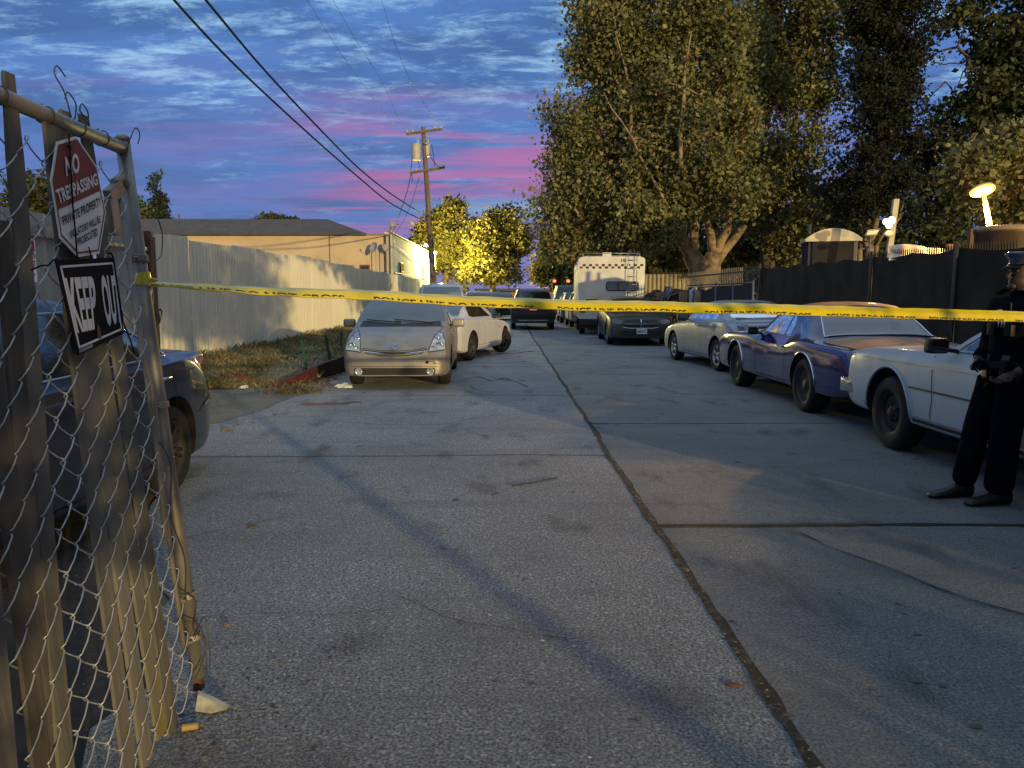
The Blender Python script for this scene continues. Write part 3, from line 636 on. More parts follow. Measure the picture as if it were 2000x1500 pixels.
# ------------------------------------------------------------ trees
LM_SYC = leafmat('sycamore_leaf', (.090, .112, .040), (.160, .165, .062), (.29, .235, .10), trans=.25)
LM_DK = leafmat('dark_leaf', (.030, .040, .016), (.060, .072, .026), (.10, .105, .042))
LM_YG = leafmat('elm_leaf', (.070, .072, .020), (.13, .115, .030), (.22, .17, .04))
LM_CYP = leafmat('cypress_leaf', (.008, .013, .008), (.015, .020, .010), (.034, .030, .014), .8, .05)
LM_CON = leafmat('conifer_leaf', (.012, .020, .012), (.022, .032, .016), (.035, .045, .02), .8, .05)
BARK = mat('sycamore_bark', (.26, .20, .125), .9, col2=(.13, .095, .06), nscale=3.5, bump=.6, bscale=9, thr=(.42, .6)); BARKD = mat('dark_bark', (.09, .070, .050), .95, noise_amt=.4, nscale=5, bump=.6, bscale=12)
def leaves(lobes, n, size, rng, cl=26, spread=.32, flat=1.0, shell=.45, hang=0.0, blobs=0, br=.8):
    """lobes: (centre, (rx, ry, rz), weight). returns mesh of small bent leaf quads in clumps"""
    w = np.array([l[2] for l in lobes], float); w /= w.sum(); nc = max(1, n//cl)
    idx = rng.choice(len(lobes), nc, p=w)
    C = np.array([l[0] for l in lobes])[idx]; Rr = np.array([l[1] for l in lobes])[idx]
    d = rng.normal(size=(nc, 3)); d /= np.linalg.norm(d, axis=1)[:, None]
    rad = (shell + (1-shell)*rng.random(nc)**.6)*(1+.10*rng.normal(size=nc)); rad = np.minimum(rad, 1.18)
    cc = C + d*Rr*rad[:, None]
    if blobs:
        B_ = cc[:blobs].copy(); bi = rng.integers(0, len(B_), nc); keep = rng.random(nc) < .86
        q = rng.normal(size=(nc, 3)); q /= np.linalg.norm(q, axis=1)[:, None]
        sz = (br*(.55+.9*rng.random(len(B_))))[bi][:, None]
        nb = B_[bi] + q*sz*(rng.random((nc, 1))**.4)*np.array([1, 1, .75]); cc = np.where(keep[:, None], nb, cc)
    k = np.repeat(cc, cl, axis=0); nn = len(k)
    off = rng.normal(size=(nn, 3))*spread; off[:, 2] *= (.8+hang); off[:, 2] -= hang*spread*.8*np.abs(rng.normal(size=nn))
    P = k+off
    a = rng.normal(size=(nn, 3)); a /= np.linalg.norm(a, axis=1)[:, None]
    b = np.cross(a, rng.normal(size=(nn, 3))); b /= np.linalg.norm(b, axis=1)[:, None]; c3 = np.cross(a, b)
    s = (size*(.45+1.1*rng.random(nn)**1.5))[:, None]
    v0 = P - a*s*.55; v1 = P + b*s*.42 + c3*s*.10; v2 = P + a*s*.6; v3 = P - b*s*.42 + c3*s*.10
    V = np.stack([v0, v1, v2, v3], 1).reshape(-1, 3)
    me = bpy.data.meshes.new('crown'); me.vertices.add(nn*4); me.vertices.foreach_set('co', V.astype(np.float32).ravel())
    me.loops.add(nn*4); me.loops.foreach_set('vertex_index', np.arange(nn*4, dtype=np.int32)); me.polygons.add(nn)
    me.polygons.foreach_set('loop_start', np.arange(0, nn*4, 4, dtype=np.int32)); me.update(calc_edges=True); return me, cc
def limb(mb, a, b, r0, r1, wob=.12, n=7, seed=0):
    a = Vector(a); b = Vector(b); pts = []; rs = []
    for k in range(n+1):
        t = k/n; p = a.lerp(b, t); L_ = (b-a).length
        p += Vector((noise.noise((t*2.2, seed, 1)), noise.noise((t*2.2, seed, 5)), noise.noise((t*2.2, seed, 9))*.5))*wob*L_*math.sin(math.pi*min(1, t*.9+.05))
        pts.append(p); rs.append(r0+(r1-r0)*t)
    mb.tube(pts, rs, 9); return pts
def tree(name, label, limbs, lobes, n, size, lm, bark, group=None, cl=26, spread=.32, shell=.45, hang=0.0, twigs=40, cat='tree', loc=None, blobs=0, br=.8):
    rng = np.random.default_rng(abs(hash(label)) % 1000 if False else sum(map(ord, label)) % 9973)
    o0 = Vector(loc if loc is not None else (limbs[0][0] if limbs else lobes[0][0])); o0.z = 0
    r = thing(name, label, cat, o0, 0, group)
    lobes = [(np.array(Vector(l[0])-o0), np.array(l[1]), l[2]) for l in lobes]
    me, cc = leaves(lobes, n, size, rng, cl, spread, shell=shell, hang=hang, blobs=blobs, br=br); link('crown', me, lm, r)
    mb = MB(); ends = []
    for i, l in enumerate(limbs):
        p = limb(mb, Vector(l[0])-o0, Vector(l[1])-o0, l[2], l[3], l[4] if len(l) > 4 else .12, seed=i*3.1+len(label)); ends += p[len(p)//2:]
    if ends and twigs:
        for k in range(twigs):
            c_ = Vector(cc[rng.integers(len(cc))]); e = min(ends, key=lambda q: (q-c_).length); limb(mb, e, c_, .035, .008, .18, 5, k)
    if limbs: mb.build('trunk', bark, r, 1, clean=False)
    return r
def lobe(u, v, ru, rv, Y, w=1.0, dy=None):
    p = at(u, v, Y); s = Y/1500; return (tuple(p), (ru*s, dy if dy else max(ru, rv)*s*.9, rv*s), w*ru*rv)
# big sycamore (left one of the pair) behind the camper
Y = 33.5
g0 = at(1380, 590, Y); g0.z = 0
L1 = [lobe(u_, v_, r_, r_*.8, Y, .8) for u_, v_, r_ in ((1128, 92, 20), (1122, 150, 16), (1095, 345, 16), (1066, 245, 14), (1080, 210, 12), (1052, 372, 16), (1055, 440, 16), (1105, 270, 22), (1150, 40, 22), (1175, 5, 30), (1100, 480, 22), (1068, 400, 20))]+[lobe(1215, 60, 75, 80, Y), lobe(1300, 20, 110, 90, Y), lobe(1165, 130, 38, 60, Y+1, .9), lobe(1140, 245, 60, 50, Y), lobe(1110, 315, 45, 40, Y, .9), lobe(1085, 232, 22, 16, Y, .5), lobe(1150, 360, 90, 65, Y), lobe(1100, 430, 48, 52, Y, .9),
      lobe(1260, 200, 110, 100, Y), lobe(1370, 130, 110, 110, Y), lobe(1240, 330, 110, 90, Y), lobe(1350, 300, 110, 110, Y-1), lobe(1190, 440, 85, 62, Y), lobe(1265, 418, 80, 48, Y-1), lobe(1390, 365, 100, 55, Y-1, .8), lobe(1425, 250, 60, 70, Y-1, .7), lobe(1420, 40, 60, 60, Y, .6), lobe(1190, 488, 75, 30, Y+1, 1.2), lobe(1120, 470, 40, 40, Y+1, 1), lobe(1280, -60, 140, 60, Y)]
lim = [(g0+Vector((0, 0, -.1)), at(1378, 532, Y), .75, .55, .03), (at(1372, 535, Y), at(1348, 495, Y), .50, .36, .05), (at(1350, 500, Y), at(1310, 430, Y), .30, .20, .06), (at(1350, 500, Y), at(1362, 420, Y), .26, .15, .08), (at(1385, 538, Y), at(1395, 495, Y), .48, .34, .04),
       (at(1395, 497, Y), at(1420, 450, Y), .24, .16, .06), (at(1396, 497, Y), at(1380, 430, Y), .22, .13, .06), (at(1400, 510, Y), at(1455, 440, Y), .24, .12, .06), (at(1310, 432, Y), at(1230, 300, Y), .20, .07), (at(1362, 420, Y), at(1330, 200, Y), .16, .06), (at(1420, 450, Y), at(1440, 180, Y), .16, .06), (at(1310, 432, Y), at(1160, 400, Y), .14, .05), (at(1330, 220, Y), at(1220, 80, Y), .08, .03), (at(1440, 200, Y), at(1420, 0, Y), .08, .03), (at(1240, 320, Y-1.5), at(1200, 60, Y-1.5), .09, .03), (at(1330, 330, Y-2.5), at(1350, 60, Y-2), .10, .03), (at(1300, 400, Y-2), at(1180, 180, Y-2), .07, .02), (at(1240, 320, Y), at(1130, 250, Y), .08, .03)]
tree('sycamore_tree', 'huge spreading sycamore with a forked pale trunk rising behind the camper', lim, L1, 165000, .145, LM_SYC, BARK, 'big street trees on the right', spread=.30, shell=.35, hang=.2, twigs=150, blobs=330, br=.72)
# second sycamore: darker stems, sky through it
Y = 37; g0 = at(1500, 600, Y); g0.z = 0
L2 = [lobe(1480, 330, 90, 70, Y, .7), lobe(1430, 340, 60, 50, Y, .7), lobe(1540, 60, 95, 90, Y, .75), lobe(1590, 180, 70, 90, Y, .5), lobe(1490, 170, 80, 100, Y, .7), lobe(1560, 300, 80, 60, Y, .45), lobe(1560, 440, 80, 45, Y-1, .9), lobe(1500, 400, 60, 50, Y, .6), lobe(1610, 400, 60, 50, Y, .6), lobe(1640, 40, 60, 90, Y, .5), lobe(1520, -70, 140, 60, Y)]
lim = [(g0, at(1497, 480, Y), .42, .32, .05), (at(1497, 482, Y), at(1470, 420, Y), .26, .18, .08), (at(1497, 482, Y), at(1535, 330, Y), .26, .17, .06), (at(1535, 330, Y), at(1560, 120, Y), .17, .10), (at(1470, 420, Y), at(1400, 405, Y), .17, .09), (at(1472, 420, Y), at(1500, 250, Y), .16, .10), (at(1500, 250, Y), at(1530, 20, Y), .10, .06), (at(1560, 330, Y), at(1610, 200, Y), .12, .07), (at(1610, 200, Y), at(1640, -20, Y), .08, .05), (at(1500, 250, Y), at(1450, 90, Y), .09, .05), (at(1560, 120, Y), at(1590, -60, Y), .10, .05), (at(1540, 240, Y), at(1520, -50, Y), .08, .04)]
tree('sycamore_tree', 'tall thin-stemmed sycamore beside the portable toilet with sky showing through', lim, L2, 60000, .165, LM_SYC, BARKD, 'big street trees on the right', spread=.30, shell=.25, hang=.3, twigs=120, blobs=190, br=.75)
# cypress
def cypress():
    Y = 30.0; s = Y/1500; g = at(1693, 620, Y); g.z = 0
    L = []
    for v, u, w in ((-120, 1760, 90), (-40, 1755, 92), (40, 1745, 92), (110, 1738, 88), (180, 1730, 88), (240, 1728, 80), (300, 1722, 78), (350, 1712, 82), (400, 1672, 55)):
        L.append(lobe(u, v, w*.72, 62, Y, 1.0)); 
        for sx in (-.45, .1, .5): L.append(lobe(u+w*sx, v+25*sx, w*.45, 55, Y-.6, .7))
    lim = [(g, at(1698, 480, Y), .22, .17, .05), (at(1698, 482, Y), at(1735, 330, Y), .13, .07, .1), (at(1696, 482, Y), at(1700, 350, Y), .12, .07, .1), (at(1694, 482, Y), at(1660, 400, Y), .10, .05, .1), (at(1688, 620, Y)-Vector((0, 0, 1)), at(1680, 470, Y), .14, .10, .04), (at(1715, 620, Y)-Vector((0, 0, 1)), at(1712, 480, Y), .10, .08, .04), (at(1712, 480, Y), at(1765, 400, Y), .07, .03, .1), (at(1735, 330, Y), at(1750, 0, Y), .1, .05)]
    tree('cypress_tree', 'tall dark cypress column with a bare forked base behind the black screen fence', lim, L, 70000, .10, LM_CYP, BARK, 'big street trees on the right', cl=40, spread=.18, shell=.6, hang=-.0, twigs=24, blobs=260, br=.55)
cypress()
# right foreground tree with gnarled branches
Y = 31.0; g0 = at(2120, 700, Y); g0.z = 0
L3 = [lobe(1930, 240, 90, 70, Y, .8), lobe(1860, 330, 80, 70, Y, .9), lobe(1960, 380, 80, 60, Y, .9), lobe(1980, 90, 60, 80, Y, 1), lobe(2080, 200, 120, 150, Y, 1), lobe(1850, 410, 60, 45, Y, .7), lobe(1880, 40, 35, 30, Y, .35), lobe(1900, 120, 40, 30, Y, .25), lobe(1980, 300, 70, 60, Y, .9), lobe(2060, 380, 90, 90, Y, 1), lobe(1780, 430, 40, 35, Y+2, .5), lobe(2000, -60, 120, 60, Y, 1.2), lobe(1850, 215, 30, 30, Y, .3)]
lim = [(g0, at(2090, 420, Y), .30, .24, .05), (at(2090, 420, Y), at(2060, 180, Y), .24, .14), (at(2060, 300, Y), at(1900, 135, Y), .10, .06, .1), (at(1900, 135, Y), at(1870, 90, Y), .06, .05, .2), (at(1870, 92, Y), at(1815, 100, Y), .05, .03, .2), (at(1898, 137, Y), at(1885, 150, Y), .05, .04), (at(1886, 110, Y), at(1892, 150, Y), .05, .03, .3), (at(1875, 125, Y), at(1825, 122, Y), .03, .02, .3), (at(2050, 350, Y), at(1850, 160, Y), .06, .02, .2), (at(2080, 420, Y), at(1880, 340, Y), .12, .05), (at(2060, 180, Y), at(2000, -20, Y), .1, .05), (at(1890, 130, Y), at(1868, 170, Y), .03, .015, .3)]
tree('live_oak_tree', 'dark tree leaning in from the right edge with gnarled bare branches above the street lamp', lim, L3, 46000, .19, LM_DK, BARKD, 'big street trees on the right', spread=.28, shell=.3, twigs=80, blobs=200, br=.75)
Y = 20.5; g0 = at(2090, 700, Y); g0.z = 0
tree('live_oak_tree', 'smaller tree right behind the orange street lamp, leaves warmed by its light', [(g0, at(2060, 420, Y), .16, .11), (at(2060, 420, Y), at(1930, 400, Y), .08, .04), (at(2060, 420, Y), at(1960, 300, Y), .08, .04)],
     [lobe(1915, 330, 42, 45, Y), lobe(1960, 300, 50, 50, Y), lobe(1975, 400, 50, 45, Y), lobe(1895, 400, 26, 34, Y, .8), lobe(2040, 340, 70, 90, Y)], 20000, .13, LM_SYC, BARKD, 'big street trees on the right', spread=.2, shell=.3, twigs=40, blobs=90, br=.45)
# unseen canopy added overhead to darken the officer and cars on the right
LC = [((9.5, 7.5, 6.3), (3.0, 4.0, 1.2), 10), ((11.6, 2.5, 6.4), (3.0, 3.6, 1.4), 8), ((5.6, 3.0, 6.8), (3.2, 3.8, .9), 30)]
tree('added_canopy_tree', 'broad tree standing behind the black screen fence, mostly above the picture', [(Vector((11.2, 4, 0)), Vector((10.4, 4.5, 5)), .35, .22), (Vector((10.4, 4.5, 5)), Vector((8.5, 7, 7)), .2, .08), (Vector((10.4, 4.5, 5)), Vector((10.2, -1, 7)), .2, .08)], LC, 26000, .24, LM_DK, BARKD, 'big street trees on the right', spread=.4, shell=.2, twigs=10)
# trees at the end of the street
Y = 74
L4 = [lobe(850, 440, 38, 36, Y), lobe(885, 425, 35, 28, Y), lobe(835, 490, 32, 45, Y), lobe(880, 490, 48, 45, Y), lobe(905, 530, 40, 28, Y, .8), lobe(922, 470, 28, 40, Y), lobe(935, 515, 30, 34, Y)]
tree('elm_tree', 'leafy tree at the street end behind the utility pole, lower leaves lit yellow', [(at(872, 575, Y)-Vector((0, 0, 1.5)), at(872, 520, Y), .3, .25), (at(872, 522, Y), at(850, 460, Y), .2, .08), (at(872, 522, Y), at(900, 450, Y), .2, .08)], L4, 20000, .27, LM_YG, BARKD, 'trees at the end of the street', spread=.36, shell=.3, twigs=30, blobs=90, br=.9)
Y = 70
L5 = [lobe(982, 432, 30, 28, Y), lobe(950, 460, 32, 34, Y), lobe(1000, 470, 28, 40, Y), lobe(965, 510, 48, 42, Y), lobe(1000, 535, 26, 20, Y, .8), lobe(935, 530, 34, 24, Y, .7)]
tree('elm_tree', 'leafy tree at the street end left of the sky gap, brightest yellow leaves', [(at(960, 580, Y)-Vector((0, 0, 1.5)), at(962, 520, Y), .3, .22), (at(962, 522, Y), at(985, 450, Y), .2, .07), (at(962, 522, Y), at(940, 470, Y), .18, .07)], L5, 20000, .27, LM_YG, BARKD, 'trees at the end of the street', spread=.36, shell=.3, twigs=30, blobs=90, br=.9)
Y = 62
L6 = [lobe(1090, 505, 34, 28, Y), lobe(1068, 530, 26, 24, Y, .9), lobe(1110, 480, 34, 34, Y, .8), lobe(1120, 540, 34, 26, Y, .7)]
tree('elm_tree', 'lower green tree at the street end just left of the camper', [(at(1095, 590, Y)-Vector((0, 0, 1)), at(1092, 540, Y), .22, .16), (at(1092, 540, Y), at(1100, 490, Y), .15, .06)], L6, 10000, .26, LM_YG, BARKD, 'trees at the end of the street', spread=.40, shell=.35, twigs=10)
Y = 40
L7 = [lobe(1445, 490, 55, 38, Y, 1), lobe(1300, 500, 50, 34, Y, 1), lobe(1250, 470, 50, 40, Y+2, .9), lobe(1520, 470, 60, 40, Y, .8)]
tree('hedge_tree', 'low bright green tree behind the forked sycamore trunk', [(at(1440, 590, Y)-Vector((0, 0, 1)), at(1440, 500, Y), .16, .1), (at(1300, 590, Y)-Vector((0, 0, 1)), at(1300, 500, Y), .16, .1)], L7, 12000, .22, LM_YG, BARKD, 'trees behind the big sycamores', spread=.34, shell=.3, twigs=8)
L8 = [((x, 47+2*math.sin(x), 4.2), (3.6, 2.4, 4.2), 8) for x in (9, 14, 19, 25, 31, 37)]
tree('hedge_tree', 'dense dark trees forming a backdrop behind the sycamores', [(Vector((19, 47, 0)), Vector((19, 47, 5)), .3, .2)], L8, 30000, .34, LM_DK, BARKD, 'trees behind the big sycamores', spread=.55, shell=.3, twigs=8)
# left background
def conifer(name, label, u, v0, v1, w, Y, n, lm=LM_CON):
    s = Y/1500; g = at(u, v1, Y); g.z = 0; top = at(u, v0, Y); L = []
    H = top.z
    for k in range(12):
        t = k/11; z = top.z-.2-(H*.75)*t; r_ = (.10+.9*t)*w*s
        for j in range(max(1, int(1+5*t))):
            a = random.uniform(0, 6.28); L.append(((g.x+math.cos(a)*r_*.55, g.y+math.sin(a)*r_*.55, z+random.uniform(-.3, .3)), (r_*.5+.15, r_*.5+.15, H*.045), .3+t))
    tree(name, label, [(g, Vector((g.x, g.y, H*.95)), .3, .05, .01)], L, n, .22 if w > 12 else .16, lm, BARKD, 'dark trees beyond the warehouse roof', cl=20, spread=.22 if w > 12 else .10, shell=.3, twigs=0)
conifer('redwood_tree', 'dark cone-shaped redwood rising behind the warehouse roof', 308, 346, 450, 46, 70, 26000)
conifer('cypress_tree', 'thin pointed cypress beside the redwood', 351, 408, 450, 7, 75, 1500); conifer('cypress_tree', 'tiny cypress tip on the roof ridge', 407, 427, 450, 4.5, 75, 600)
tree('oak_tree', 'dark rounded tree seen through the gate above the fence', [(at(75, 520, 40)-Vector((0, 0, 2)), at(75, 430, 40), .25, .2)], [lobe(62, 375, 30, 28, 40), lobe(95, 398, 34, 24, 40), lobe(60, 410, 40, 20, 40)], 9000, .2, LM_DK, BARKD, 'dark trees beyond the warehouse roof', twigs=6)
tree('oak_tree', 'dark tree just behind the gate post left of the redwood', [(at(258, 520, 60)-Vector((0, 0, 2)), at(258, 430, 60), .25, .2)], [lobe(262, 412, 22, 18, 60), lobe(240, 425, 28, 16, 60), lobe(272, 430, 14, 20, 60)], 6000, .2, LM_DK, BARKD, 'dark trees beyond the warehouse roof', twigs=6)
tree('oak_tree', 'rounded treetop showing above the middle of the warehouse roof', [(at(535, 520, 85)-Vector((0, 0, 3)), at(535, 445, 85), .25, .2)], [lobe(528, 432, 20, 8, 85), lobe(560, 436, 24, 6, 85), lobe(505, 438, 12, 5, 85)], 4000, .3, LM_DK, BARKD, 'dark trees beyond the warehouse roof', twigs=4)
# trees behind the viewer that shade the left fence
tree('unseen_tree', 'leafy tree behind the viewer whose crown shades the left fence', [(Vector((4.75, -5.0, 0)), Vector((4.8, -5.1, 3.2)), .08, .07, .01), (Vector((4.8, -5.1, 3.2)), Vector((6.8, -5, 4.6)), .09, .05)],
     [((6.0, -5.2, 4.3), (1.9, 1.3, 1.7), 3), ((7.6, -5.2, 4.6), (1.2, 1.2, 1.7), 2.4), ((4.6, -5.0, 4.3), (1.3, 1.2, 1.6), 2)], 9000, .14, LM_DK, BARKD, 'trees behind the viewer', cl=24, spread=.24, shell=.3, twigs=12)

tree('unseen_tree', 'low-branched tree behind the viewer whose leaves dapple the gate', [(Vector((1.9, -5.6, 0)), Vector((2.3, -5.3, 1.9)), .05, .04), (Vector((2.3, -5.3, 1.9)), Vector((2.6, -5.1, 2.8)), .05, .03)],  # unseen tree added to keep the low sun off the gate
     [((2.7, -5.1, 2.15), (.85, .7, .95), 1), ((1.9, -5.0, 2.6), (.6, .6, .7), .5), ((3.3, -5.2, 2.9), (.5, .5, .5), .4)], 3400, .10, LM_DK, BARKD, 'trees behind the viewer', cl=20, spread=.14, shell=.25, twigs=10)
tree('unseen_tree', 'spreading tree right above the viewer, out of the picture, shading the near concrete', [(Vector((-3.4, -3.2, 0)), Vector((-2.6, -2.8, 3.4)), .16, .12), (Vector((-2.6, -2.8, 3.4)), Vector((.4, -2.2, 4.9)), .09, .04)],  # unseen crown added to block sky light over the near concrete
     [((-.2, -1.6, 3.9), (3.4, 2.0, .6), 4), ((-3.6, -1.2, 3.9), (2.2, 2.0, .6), 2), ((1.2, -4.2, 4.2), (3.0, 1.6, .6), 3)], 26000, .22, LM_DK, BARKD, 'trees behind the viewer', cl=24, spread=.30, shell=.1, twigs=10)
def shrub(label, x, y, r_, h, n, seed):  # unseen shrubs added to cast shade on the near right concrete
    L = [((x+random.uniform(-.3, .3)*r_, y+random.uniform(-.3, .3), h*.5), (r_*.6, .6, h*.5), 1) for _ in range(4)]
    tree('shrub', label, [(Vector((x, y, 0)), Vector((x, y, h*.6)), .05, .03)], L, n, .10, LM_DK, BARKD, 'unseen shrubs added for shade behind the viewer', cl=24, spread=.16, shell=.15, twigs=4, cat='shrub')
shrub('shrub beside the screen fence end behind the viewer, the lower one', 6.5, -5.2, 1.0, 1.0, 7000, 1); shrub('shrub beside the screen fence end behind the viewer, the taller one', 8.4, -5.6, 1.1, 1.3, 8000, 2)
# ------------------------------------------------------------ cars
def crom(P, per):
    out = []; n = len(P)
    for i in range(n-1):
        p0 = P[max(i-1, 0)]; p1 = P[i]; p2 = P[i+1]; p3 = P[min(i+2, n-1)]
        for k in range(per):
            t = k/per
            out.append(tuple(.5*((2*p1[j])+(-p0[j]+p2[j])*t+(2*p0[j]-5*p1[j]+4*p2[j]-p3[j])*t*t+(-p0[j]+3*p1[j]-3*p2[j]+p3[j])*t**3) for j in (0, 1)))
    out.append(tuple(P[-1])); return out
M = {}
def mats_common():
    M['tyre'] = mat('tyre_rubber', (.012, .012, .013), .85, noise_amt=.4, nscale=30, bump=.2, bscale=60)
    M['arch'] = mat('wheel_arch_dark', (.006, .006, .006), .95)
    M['alloy'] = mat('alloy_metal', (.33, .34, .36), .35, .8, dirt=.5)
    M['darkrim'] = mat('dark_rim', (.03, .03, .032), .5, .4, dirt=.3)
    M['steel'] = mat('rusty_steel_rim', (.035, .028, .024), .7, .3, noise_amt=.5, nscale=20)
    M['chrome'] = mat('chrome', (.62, .64, .66), .12, 1.0)
    M['glass'] = mat('tinted_glass', (.012, .016, .02), .04, 0, 1.0, coat=.6)
    M['glass_dust'] = mat('dusty_glass', (.055, .075, .10), .22, 0, .9, coat=.35, noise_amt=.35, nscale=3, dirt=.25, dirtcol=(.10, .11, .12))
    def see(name, tint, fac, dust, dc=(.30, .36, .42)):
        m = bpy.data.materials.new(name); m.use_nodes = True; nt = m.node_tree; N = nt.nodes; Lk = nt.links
        tr_ = N.new('ShaderNodeBsdfTransparent'); tr_.inputs[0].default_value = (*tint, 1); gl = N.new('ShaderNodeBsdfGlossy'); gl.inputs['Roughness'].default_value = .04; gl.inputs[0].default_value = (.9, .95, 1, 1)
        df = N.new('ShaderNodeBsdfDiffuse'); df.inputs[0].default_value = (*dc, 1); fr = N.new('ShaderNodeFresnel'); fr.inputs[0].default_value = 1.5
        ad = N.new('ShaderNodeMath'); ad.operation = 'ADD'; ad.use_clamp = True; ad.inputs[1].default_value = fac; Lk.new(fr.outputs[0], ad.inputs[0])
        a = N.new('ShaderNodeMixShader'); Lk.new(ad.outputs[0], a.inputs[0]); Lk.new(tr_.outputs[0], a.inputs[1]); Lk.new(gl.outputs[0], a.inputs[2])
        tc = N.new('ShaderNodeTexCoord'); n = N.new('ShaderNodeTexNoise'); n.inputs['Scale'].default_value = 2.5; n.inputs['Detail'].default_value = 6; Lk.new(tc.outputs['Object'], n.inputs[0])
        mr = N.new('ShaderNodeMapRange'); Lk.new(n.outputs[0], mr.inputs[0]); mr.inputs[1].default_value = .35; mr.inputs[2].default_value = .7; mr.inputs[3].default_value = dust*.5; mr.inputs[4].default_value = dust
        b = N.new('ShaderNodeMixShader'); Lk.new(mr.outputs[0], b.inputs[0]); Lk.new(a.outputs[0], b.inputs[1]); Lk.new(df.outputs[0], b.inputs[2]); Lk.new(b.outputs[0], N['Material Output'].inputs[0]); return m
    M['clear'] = see('clear_glass', (.70, .78, .78), .05, .13); M['clear_dark'] = see('privacy_glass', (.22, .26, .26), .10, .08)
    M['black'] = mat('black_plastic', (.012, .012, .013), .55)
    M['seam'] = mat('panel_gap', (.008, .008, .009), .9)
    M['lens'] = mat('clear_lens', (.40, .43, .44), .10, .25, .8, coat=.8, noise_amt=.65, nscale=9)
    M['lens_dark'] = mat('smoked_lens', (.05, .055, .06), .08, .2, .8, coat=.8, noise_amt=.6, nscale=12)
    M['amber'] = mat('amber_lens', (.35, .16, .03), .15, coat=.6)
    M['red'] = mat('red_lens', (.30, .012, .012), .12, coat=.7, noise_amt=.4, nscale=14)
    M['plate'] = mat('plate_white', (.62, .64, .66), .45)
    M['plate_ink'] = mat('plate_ink', (.02, .03, .12), .5)
    M['plate_red_glow'] = mat('plate_red_glow', (.75, .16, .13), .45, emit=(1, .22, .16), estr=.6)  # red colour and glow stand in for tail lamp light on the plate
    M['ink_red'] = mat('ink_dark_red', (.25, .01, .01), .5)
    M['inner'] = mat('seat_cloth', (.10, .095, .09), .9)
mats_common()
